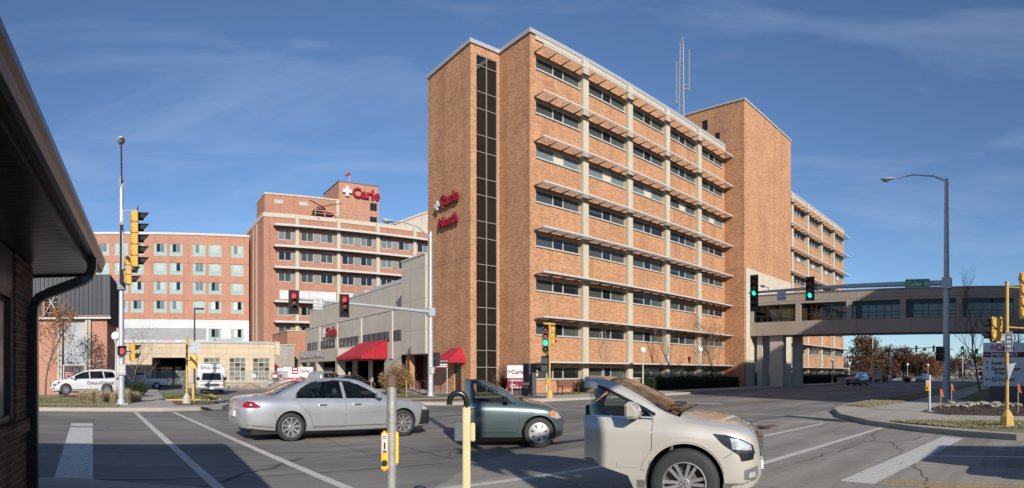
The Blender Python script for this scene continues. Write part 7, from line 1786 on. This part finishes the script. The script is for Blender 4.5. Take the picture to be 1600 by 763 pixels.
# ornamental grass clumps
rr = random.Random(9)
ORD = ['first','second','third','fourth','fifth','sixth','seventh','eighth','ninth','tenth','eleventh','twelfth','last']
for i in range(13):
    px = 128+7.1*i; x, y = P(px, 29.3+rr.uniform(-1.0,1.0)); vs = []; fs = []; rg = random.Random(60+i); sc_ = rg.uniform(.75,1.1)
    for _ in range(700):
        a = rg.uniform(0,2*pi); r0_ = rg.uniform(0,.24); L = rg.uniform(.30,.78)*sc_; lean = rg.uniform(.05,1.0)**1.3; c = Vector((cos(a)*r0_,sin(a)*r0_,0)); t_ = c+Vector((cos(a)*L*lean*.9,sin(a)*L*lean*.9,L*(1-.55*lean))); m_ = c.lerp(t_,.5)+Vector((0,0,.13*L+.03)); w_ = Vector((-sin(a),cos(a),0))*.006; k = len(vs)
        vs += [tuple(c-w_),tuple(c+w_),tuple(m_+w_),tuple(m_-w_),tuple(t_)]; fs += [(k,k+1,k+2,k+3),(k+3,k+2,k+4)]
    me = bpy.data.meshes.new('grass_clump'); me.from_pydata(vs,[],fs); me.materials.append(MATS['straw']); o = put('grass_clump', me); o.location = (x,y,.15)
    tag(o, f'straw-coloured ornamental grass clump on the left verge, {ORD[i]} from the left', 'ornamental grass', 'straw grass clumps on the left verge')
# distant trees
def far_tree(label, px, d, ytop, wpx, leaf, seed, n=2600, base=.2):
    H_ = Z(ytop,d); W_ = wpx*d/FPX/2; t = thing('tree', label, 'tree', (*P(px,d),0), 0, 'autumn trees beyond the far junction'); r = random.Random(seed)
    tr = MB(); tr.tube([(0,0,0),(0,0,H_*.45),(.2,0,H_*.8)],[H_*.022,H_*.016,.03],7)
    cl = []
    for k in range(46):
        a = r.uniform(0,2*pi); u_ = r.uniform(0,1); z = H_*(base+(1-base)*u_**.9); rad = W_*sqrt(max(0.02,1-(max(0,(u_-.35))/.67)**2))*sqrt(r.uniform(.05,1)); p = (cos(a)*rad, sin(a)*rad, z*.97); cl.append(p)
        tr.tube([(0,0,max(H_*.12,z*.55)),(p[0]*.6,p[1]*.6,z*.8),p],[H_*.008,H_*.005,.01],3,False)
    tr.build('trunk', 'bark', t)
    vs, fs = leaf_quads(cl, int(n*1.5), H_*.028, seed, W_*.16); b = MB(); b.add(vs,fs); b.build('crown', leaf, t); return t
FT = [('large dull brown oak right of the far wing corner',1352,135,528,56,'leaf_brown',3600),('dark red tree right of the large brown oak',1385,140,541,40,'leaf_red',2200),('rust-red tree low behind the beige board',1345,118,556,34,'leaf_red',1500),
      ('rusty tree under the far mast arm',1412,145,545,44,'leaf_red',2600),('brown-orange tree left of the tall grey mast',1440,140,553,34,'leaf_brown',2200),('orange-brown tree touching the tall grey mast',1463,135,553,36,'leaf_orange',2300),
      ('dark red tree just right of the tall grey mast',1492,145,561,32,'leaf_red',1700),('bare hazy tree between the green lights',1512,150,548,40,'leaf_dull',700),('brown tree left of the direction sign',1534,150,558,34,'leaf_brown',1500),
      ('dull far tree seen under the bridge left of the sign',1476,175,559,30,'leaf_dull',1300),('bare greyish tree at the right end under the bridge',1578,140,528,60,'leaf_dull',900),('rusty far tree behind the parked cars',1425,165,556,34,'leaf_orange',1700)]
for i,(l,px,d,yt,wp,lf,n) in enumerate(FT): far_tree(l,px,d,yt,wp,lf,100+i,n)
b = MB(); r = random.Random(77); pts = [(230+r.uniform(-15,15), y, r.uniform(.5,7.5)) for y in [i*1.1-12 for i in range(90)] for _ in range(9)]
vs, fs = leaf_quads(pts, 9000, .55, 5, 1.6); b.add(vs,fs); tag(b.build('distant_trees', 'leaf_dull'), kind='stuff')
# tan house and shed roofs far down the avenue
for i,(px,d,w_,h_,l) in enumerate(((1519,150,7,4.2,'small pale house far down the avenue behind the far junction'),(1500,165,9,3.6,'low beige building far along the avenue'))):
    hh = thing('house', l, 'house', (*P(px,d),0), T(px)); b = MB(); b.box(-3,3,-w_/2,w_/2,0,h_*.62); b.build('wall', 'cream' if i == 0 else 'panel_beige', hh); b = MB(); z = h_*.62; b.add([(-3.3,-w_/2-.3,z),(-3.3,w_/2+.3,z),(3.3,w_/2+.3,z),(3.3,-w_/2-.3,z),(-3.3,0,h_),(3.3,0,h_)],[(0,1,4),(2,3,5),(1,2,5,4),(0,4,5,3),(0,3,2,1)]); b.build('roof', 'roof_grey', hh)
    b = MB(); [b.box(-3.02,-3.0,y,y+1,.9,1.9) for y in (-w_/2+.8,w_/2-1.8)]; b.build('window', 'glass_dark', hh)
# rocks in the mulch bed
for i in range(24):
    r = random.Random(200+i); px = 1478+4.9*i; d = 25.3+r.uniform(-1.3,1.3); s = r.uniform(.11,.30); me = bpy.data.meshes.new('rock'); bm = bmesh.new(); bmesh.ops.create_icosphere(bm, subdivisions=2, radius=s)
    for v in bm.verts: v.co *= 1+r.uniform(-.3,.3); v.co.z *= .42
    bm.to_mesh(me); bm.free(); me.materials.append(MATS['rock_pale']); o = put('rock', me); o.location = (*P(min(px,1597),d),.18+s*.2); o.rotation_euler = (0,0,r.uniform(0,6)); tag(o, 'pale limestone rock in the heap on the mulch bed', 'rock', 'limestone rocks on the mulch bed')

# ================================================================== ROOFTOP THINGS
mat('antenna_grey', (0.24,0.24,0.24), .5, namt=.1)
an = thing('antenna_mast', 'lattice radio mast with upright antennas on the hospital roof', 'antenna', (*P(1066,63.5),RZ)); b = MB(); Hh = 11.9; c3 = [(.40*cos(a),.40*sin(a)) for a in (0,2.1,4.2)]
for x,y in c3: b.bar((x,y,0),(x*.55,y*.55,Hh),.07,.07)
n = 16
for k in range(n):
    z0, z1 = Hh*k/n, Hh*(k+1)/n; s0, s1 = 1-.45*k/n, 1-.45*(k+1)/n
    for j in range(3): a, c = c3[j], c3[(j+1)%3]; b.bar((a[0]*s0,a[1]*s0,z0),(c[0]*s1,c[1]*s1,z1),.035,.035); b.bar((a[0]*s1,a[1]*s1,z1),(c[0]*s1,c[1]*s1,z1),.03,.03)
b.build('lattice', 'antenna_grey', an)
rv = Vector((sin(T(1066)),-cos(T(1066)),0))
for off,z0,z1 in ((.75,6.6,11.2),(-.65,5.2,9.9),(-.70,2.6,4.6),(.62,.9,2.6),(-.5,.4,1.4),(0,11.9,12.6)):
    b = MB(); q = rv*off; b.bar((q.x,q.y,z0),(q.x,q.y,z1),.11,.11); b.bar((0,0,z0+.25),(q.x,q.y,z0+.25),.06,.06) if off else None; b.bar((0,0,z0+.7),(q.x,q.y,z0+.7),.05,.05) if off else None; b.build('whip_antenna', 'antenna_grey', an)
hl = thing('helicopter', 'maroon helicopter parked on the roof of the hospital block', 'helicopter', (33.6+4.2,107-1.0+.2,31.35), radians(200))
b = MB(); b.ball((0,0,1.25),1.0,20,(2.1,.95,.95)); b.tube([(-1.4,0,1.5),(-3.5,0,1.7),(-5.6,0,1.85)],[.55,.28,.14],12); b.build('fuselage', 'maroon', hl, smooth=60)
b = MB(); b.ball((.75,0,1.35),.98,20,(1.45,.93,.86)); b.build('canopy', 'glass_dark', hl, smooth=60)
b = MB(); b.ball((-.4,0,2.15),.42,14,(1.9,.9,.7)); b.cyl((-.1,0,2.1),(-.1,0,2.85),.10); b.build('rotor_mast', 'maroon', hl, smooth=60)
for a, dz in ((.35,.25),(.35+pi,-.12),(.35+pi/2,.1),(.35-pi/2,.1)):
    b = MB(); u = Vector((cos(a),sin(a),0)); v = Vector((-sin(a),cos(a),0))*.14; p0 = Vector((-.1,0,2.8)); pts = [p0, p0+u*2.2+Vector((0,0,.05+dz*.4)), p0+u*4.6+Vector((0,0,-.18+dz))]
    for p, q in zip(pts[:-1],pts[1:]): b.bar(p,q,.24,.07)
    b.build('rotor_blade', 'black_matte', hl)
b = MB(); b.add([(-5.9,-.04,2.9),(-5.1,-.04,1.8),(-5.6,-.04,1.3),(-6.1,-.04,1.5),(-5.9,.04,2.9),(-5.1,.04,1.8),(-5.6,.04,1.3),(-6.1,.04,1.5)],[(0,1,2,3),(7,6,5,4),(0,4,5,1),(1,5,6,2),(2,6,7,3),(3,7,4,0)]); b.bar((-5.4,.15,1.2),(-5.4,.15,2.3),.08,.08); b.build('tail_fin', 'maroon', hl)
for sg in (-1,1): b = MB(); b.tube([(-1.6,sg*.95,.08),(1.5,sg*.95,.05),(1.8,sg*.95,.2)],.06,6); b.bar((-.8,sg*.95,.1),(-.7,sg*.4,.7),.07,.07); b.bar((.8,sg*.95,.1),(.7,sg*.4,.7),.07,.07); b.build('skid', 'galv_dark', hl)
pad = MB(); pad.prism([(33,105.5),(41,105.5),(41,106.85),(33,106.85)],31.0,31.35); tag(pad.build('helipad', 'concrete'), 'concrete helicopter pad on the hospital block roof edge', 'helipad') 
fl = thing('windsock', 'small red windsock on a pole on top of the lift tower', 'windsock', (*P(546.5,116),40.0)); b = MB(); b.cyl((0,0,0),(0,0,1.9),.06,n=8); b.build('pole', 'orange_tape', fl); b = MB(); b.tube([(0,0,1.75),(-.5,0,1.45),(-.95,0,1.15)],[.28,.2,.12],8,False); b.build('sleeve', 'red_letter', fl)

# ================================================================== PEOPLE
def person(label, loc, rz_, joints, edges, radii, shirt, trousers, hair, ztorso, head_c, hr=.105, long_hair=False):
    t = thing('person', label, 'person', loc, rz_); names = list(joints); me = bpy.data.meshes.new('body'); me.from_pydata([joints[n] for n in names], [(names.index(a),names.index(c)) for a,c in edges], [])
    o = bpy.data.objects.new('tmpbody', me); C.objects.link(o); o.modifiers.new('s','SKIN'); sv = me.skin_vertices[0].data
    for i,n in enumerate(names): sv[i].radius = (radii[n],radii[n]*(.72 if n in ('chest','belly','pelvis','shoulder') else 1)); sv[i].use_root = n == 'pelvis'
    ss = o.modifiers.new('u','SUBSURF'); ss.levels = 2; ss.render_levels = 2
    dg = bpy.context.evaluated_depsgraph_get(); m = bpy.data.meshes.new_from_object(o.evaluated_get(dg)); bpy.data.objects.remove(o)
    m.materials.clear(); [m.materials.append(MATS[k]) for k in (shirt,'skin',trousers)]
    hands = [Vector(joints[n]) for n in names if n.startswith('hand')]
    for p in m.polygons:
        c = p.center; p.use_smooth = True
        if c.z > ztorso[1] or any((c-h).length < .13 for h in hands): p.material_index = 1
        elif c.z < ztorso[0]: p.material_index = 2
    body = put('body', m, t)
    h = MB(); hc = Vector(head_c); h.ball((hc.x-.018,hc.y,hc.z+.025),hr*1.06,16,(1.0,.86,1.08)); 
    hv = MB(); keep = []
    for f in h.f:
        c = sum((Vector(h.v[i]) for i in f), Vector())/len(f)
        if c.z > hc.z+.03 or c.x < hc.x-.02: keep.append(f)
    h.f = keep; h.mi = [0]*len(keep); h.build('hair', hair, t, smooth=60)
    if long_hair: b = MB(); b.ball((hc.x-.06,hc.y,hc.z-.10),.10,12,(.7,1.0,1.5)); b.build('hair', hair, t, smooth=60)
    f = MB()
    f.ball((hc.x+hr*.98,hc.y,hc.z-.012),.018,8,(1,.8,1.4)); f.build('nose', 'skin', body, smooth=60)
    for sg in (-1,1):
        f = MB(); f.ball((hc.x+hr*.86,hc.y+sg*.036,hc.z+.015),.011,8); f.build('eye', 'sign_black', body); f = MB(); f.ball((hc.x-.005,hc.y+sg*hr*.86,hc.z-.01),.026,8,(.7,.4,1.2)); f.build('ear', 'skin', body, smooth=60)
    f = MB(); f.box(hc.x+hr*.80,hc.x+hr*.90,hc.y-.025,hc.y+.025,hc.z-.055,hc.z-.047); f.build('mouth', 'maroon', body); return t, body
# driver: local x forward, origin under the hips on the ground
J = {'pelvis':(0,0,.72),'belly':(-.03,0,.88),'chest':(-.06,0,1.06),'shoulder':(-.05,0,1.17),'neck':(-.01,0,1.26),'head':(.03,0,1.34),'crown':(.02,0,1.42),
 'shL':(-.04,.17,1.15),'elL':(.12,.24,.95),'wrL':(.32,.20,1.00),'handL':(.38,.17,1.02),'shR':(-.04,-.17,1.15),'elR':(.12,-.24,.95),'wrR':(.32,-.20,1.00),'handR':(.38,-.17,1.02),
 'hipL':(.05,.10,.70),'knL':(.44,.13,.78),'anL':(.55,.12,.48),'toeL':(.70,.12,.46),'hipR':(.05,-.10,.70),'knR':(.44,-.13,.78),'anR':(.55,-.12,.48),'toeR':(.70,-.12,.46)}
E = [('pelvis','belly'),('belly','chest'),('chest','shoulder'),('shoulder','neck'),('neck','head'),('head','crown'),('shoulder','shL'),('shL','elL'),('elL','wrL'),('wrL','handL'),('shoulder','shR'),('shR','elR'),('elR','wrR'),('wrR','handR'),
 ('pelvis','hipL'),('hipL','knL'),('knL','anL'),('anL','toeL'),('pelvis','hipR'),('hipR','knR'),('knR','anR'),('anR','toeR')]
Rd = {'pelvis':.15,'belly':.145,'chest':.155,'shoulder':.12,'neck':.055,'head':.098,'crown':.08}
for k in J:
    if k not in Rd: Rd[k] = ({'sh':.065,'el':.048,'wr':.030,'ha':.040,'hi':.085,'kn':.062,'an':.042,'to':.04}[k[:2]])
hd3 = Vector((cos(hs),sin(hs),0)); lf3 = Vector((-sin(hs),cos(hs),0)); dl = Vector((suv.location.x,suv.location.y,0))+hd3*1.72+lf3*.40
person('driver with white hair and a mint shirt inside the pearl SUV', (dl.x,dl.y,-.03), hs, J, E, Rd, 'shirt_mint', 'cloth_black', 'hair_white', (.76,1.235), J['head'])
J2 = {'pelvis':(0,0,.95),'belly':(0,0,1.08),'chest':(.0,0,1.24),'shoulder':(0,0,1.36),'neck':(.01,0,1.45),'head':(.03,0,1.55),'crown':(.02,0,1.63),
 'shL':(0,.17,1.34),'elL':(-.02,.21,1.08),'wrL':(.06,.20,.88),'handL':(.09,.19,.80),'shR':(0,-.17,1.34),'elR':(-.03,-.21,1.08),'wrR':(.03,-.20,.88),'handR':(.05,-.19,.80),
 'hipL':(0,.09,.92),'knL':(.12,.10,.50),'anL':(.0,.10,.10),'toeL':(.12,.10,.04),'hipR':(0,-.09,.92),'knR':(-.02,-.10,.50),'anR':(-.18,-.10,.12),'toeR':(-.08,-.10,.05)}
for (lb, px, d, rz2, sh, hr_, lg) in (('woman with blond hair and a black top walking by the yellow bollards',546,50,radians(-60),'cloth_black','hair_blond',True),('person in dark clothes standing deep in the drive-in bay',596,53.5,radians(200),'cloth_black','cloth_black',False)):
    person(lb, (*P(px,d),0), rz2, J2, E, Rd, sh, 'cloth_black', hr_, (.9,1.42), J2['head'], long_hair=lg)
# ================================================================== separate pieces that are things or parts of their own
def split_pieces(o, weld=False):
    me = o.data; sm_ = len(me.polygons) and me.polygons[0].use_smooth; bm = bmesh.new(); bm.from_mesh(me)
    if weld: bmesh.ops.remove_doubles(bm, verts=bm.verts, dist=2e-4); me = me.copy(); bm.to_mesh(me)
    bm.verts.ensure_lookup_table(); seen = set(); isl = []
    for v in bm.verts:
        if v.index in seen: continue
        st = [v]; seen.add(v.index); g = []
        while st:
            a = st.pop(); g.append(a.index)
            for e in a.link_edges:
                c = e.other_vert(a)
                if c.index not in seen: seen.add(c.index); st.append(c)
        isl.append(g)
    bm.free()
    if len(isl) < 2 or len(isl) > 100: return
    for k, g in enumerate(isl):
        s = set(g); mp_ = {v: i for i, v in enumerate(sorted(g))}
        fs = [[mp_[v] for v in p.vertices] for p in me.polygons if p.vertices[0] in s]; mi = [p.material_index for p in me.polygons if p.vertices[0] in s]
        n = bpy.data.meshes.new(me.name); n.from_pydata([tuple(me.vertices[v].co) for v in sorted(g)], [], fs)
        for m in me.materials: n.materials.append(m)
        n.polygons.foreach_set('material_index', mi)
        if sm_: n.polygons.foreach_set('use_smooth', [True]*len(n.polygons)); n.set_sharp_from_angle(angle=radians(50))
        if k == 0: o.data = n; first = o
        else:
            q = o.copy(); q.data = n; C.objects.link(q)
            if o.parent is None: q['label'] = o.get('label', '')
for o in list(bpy.data.objects):
    if o.type == 'MESH' and o.name.split('.')[0] in ('facade_column','pier','pilaster','entrance_recess','brick_band','post','small_window','door','dark_infill','white_infill','roof_plant','vent','garage_window','roof_stake','garage_door'):
        if o.name.split('.')[0] == 'door' and o.parent and o.parent.get('category') in ('car','suv'): continue
        if o.name.split('.')[0] == 'post' and o.parent and len(o.parent.name) and not o.parent.name.startswith('handrail'): continue
        split_pieces(o)

for o in list(bpy.data.objects):
    if o.type == 'MESH' and o.name.split('.')[0] in ('side_window','window_surround','side_moulding','chrome_strip','lower_cladding','window_divider','wheel_arch_lip','wiper','warning_light','visor','ladder_rack','rotor_blade','handle_bar','panel_seam','door_moulding','pier','bracket','leg','rail','mirror_light'): split_pieces(o, True)
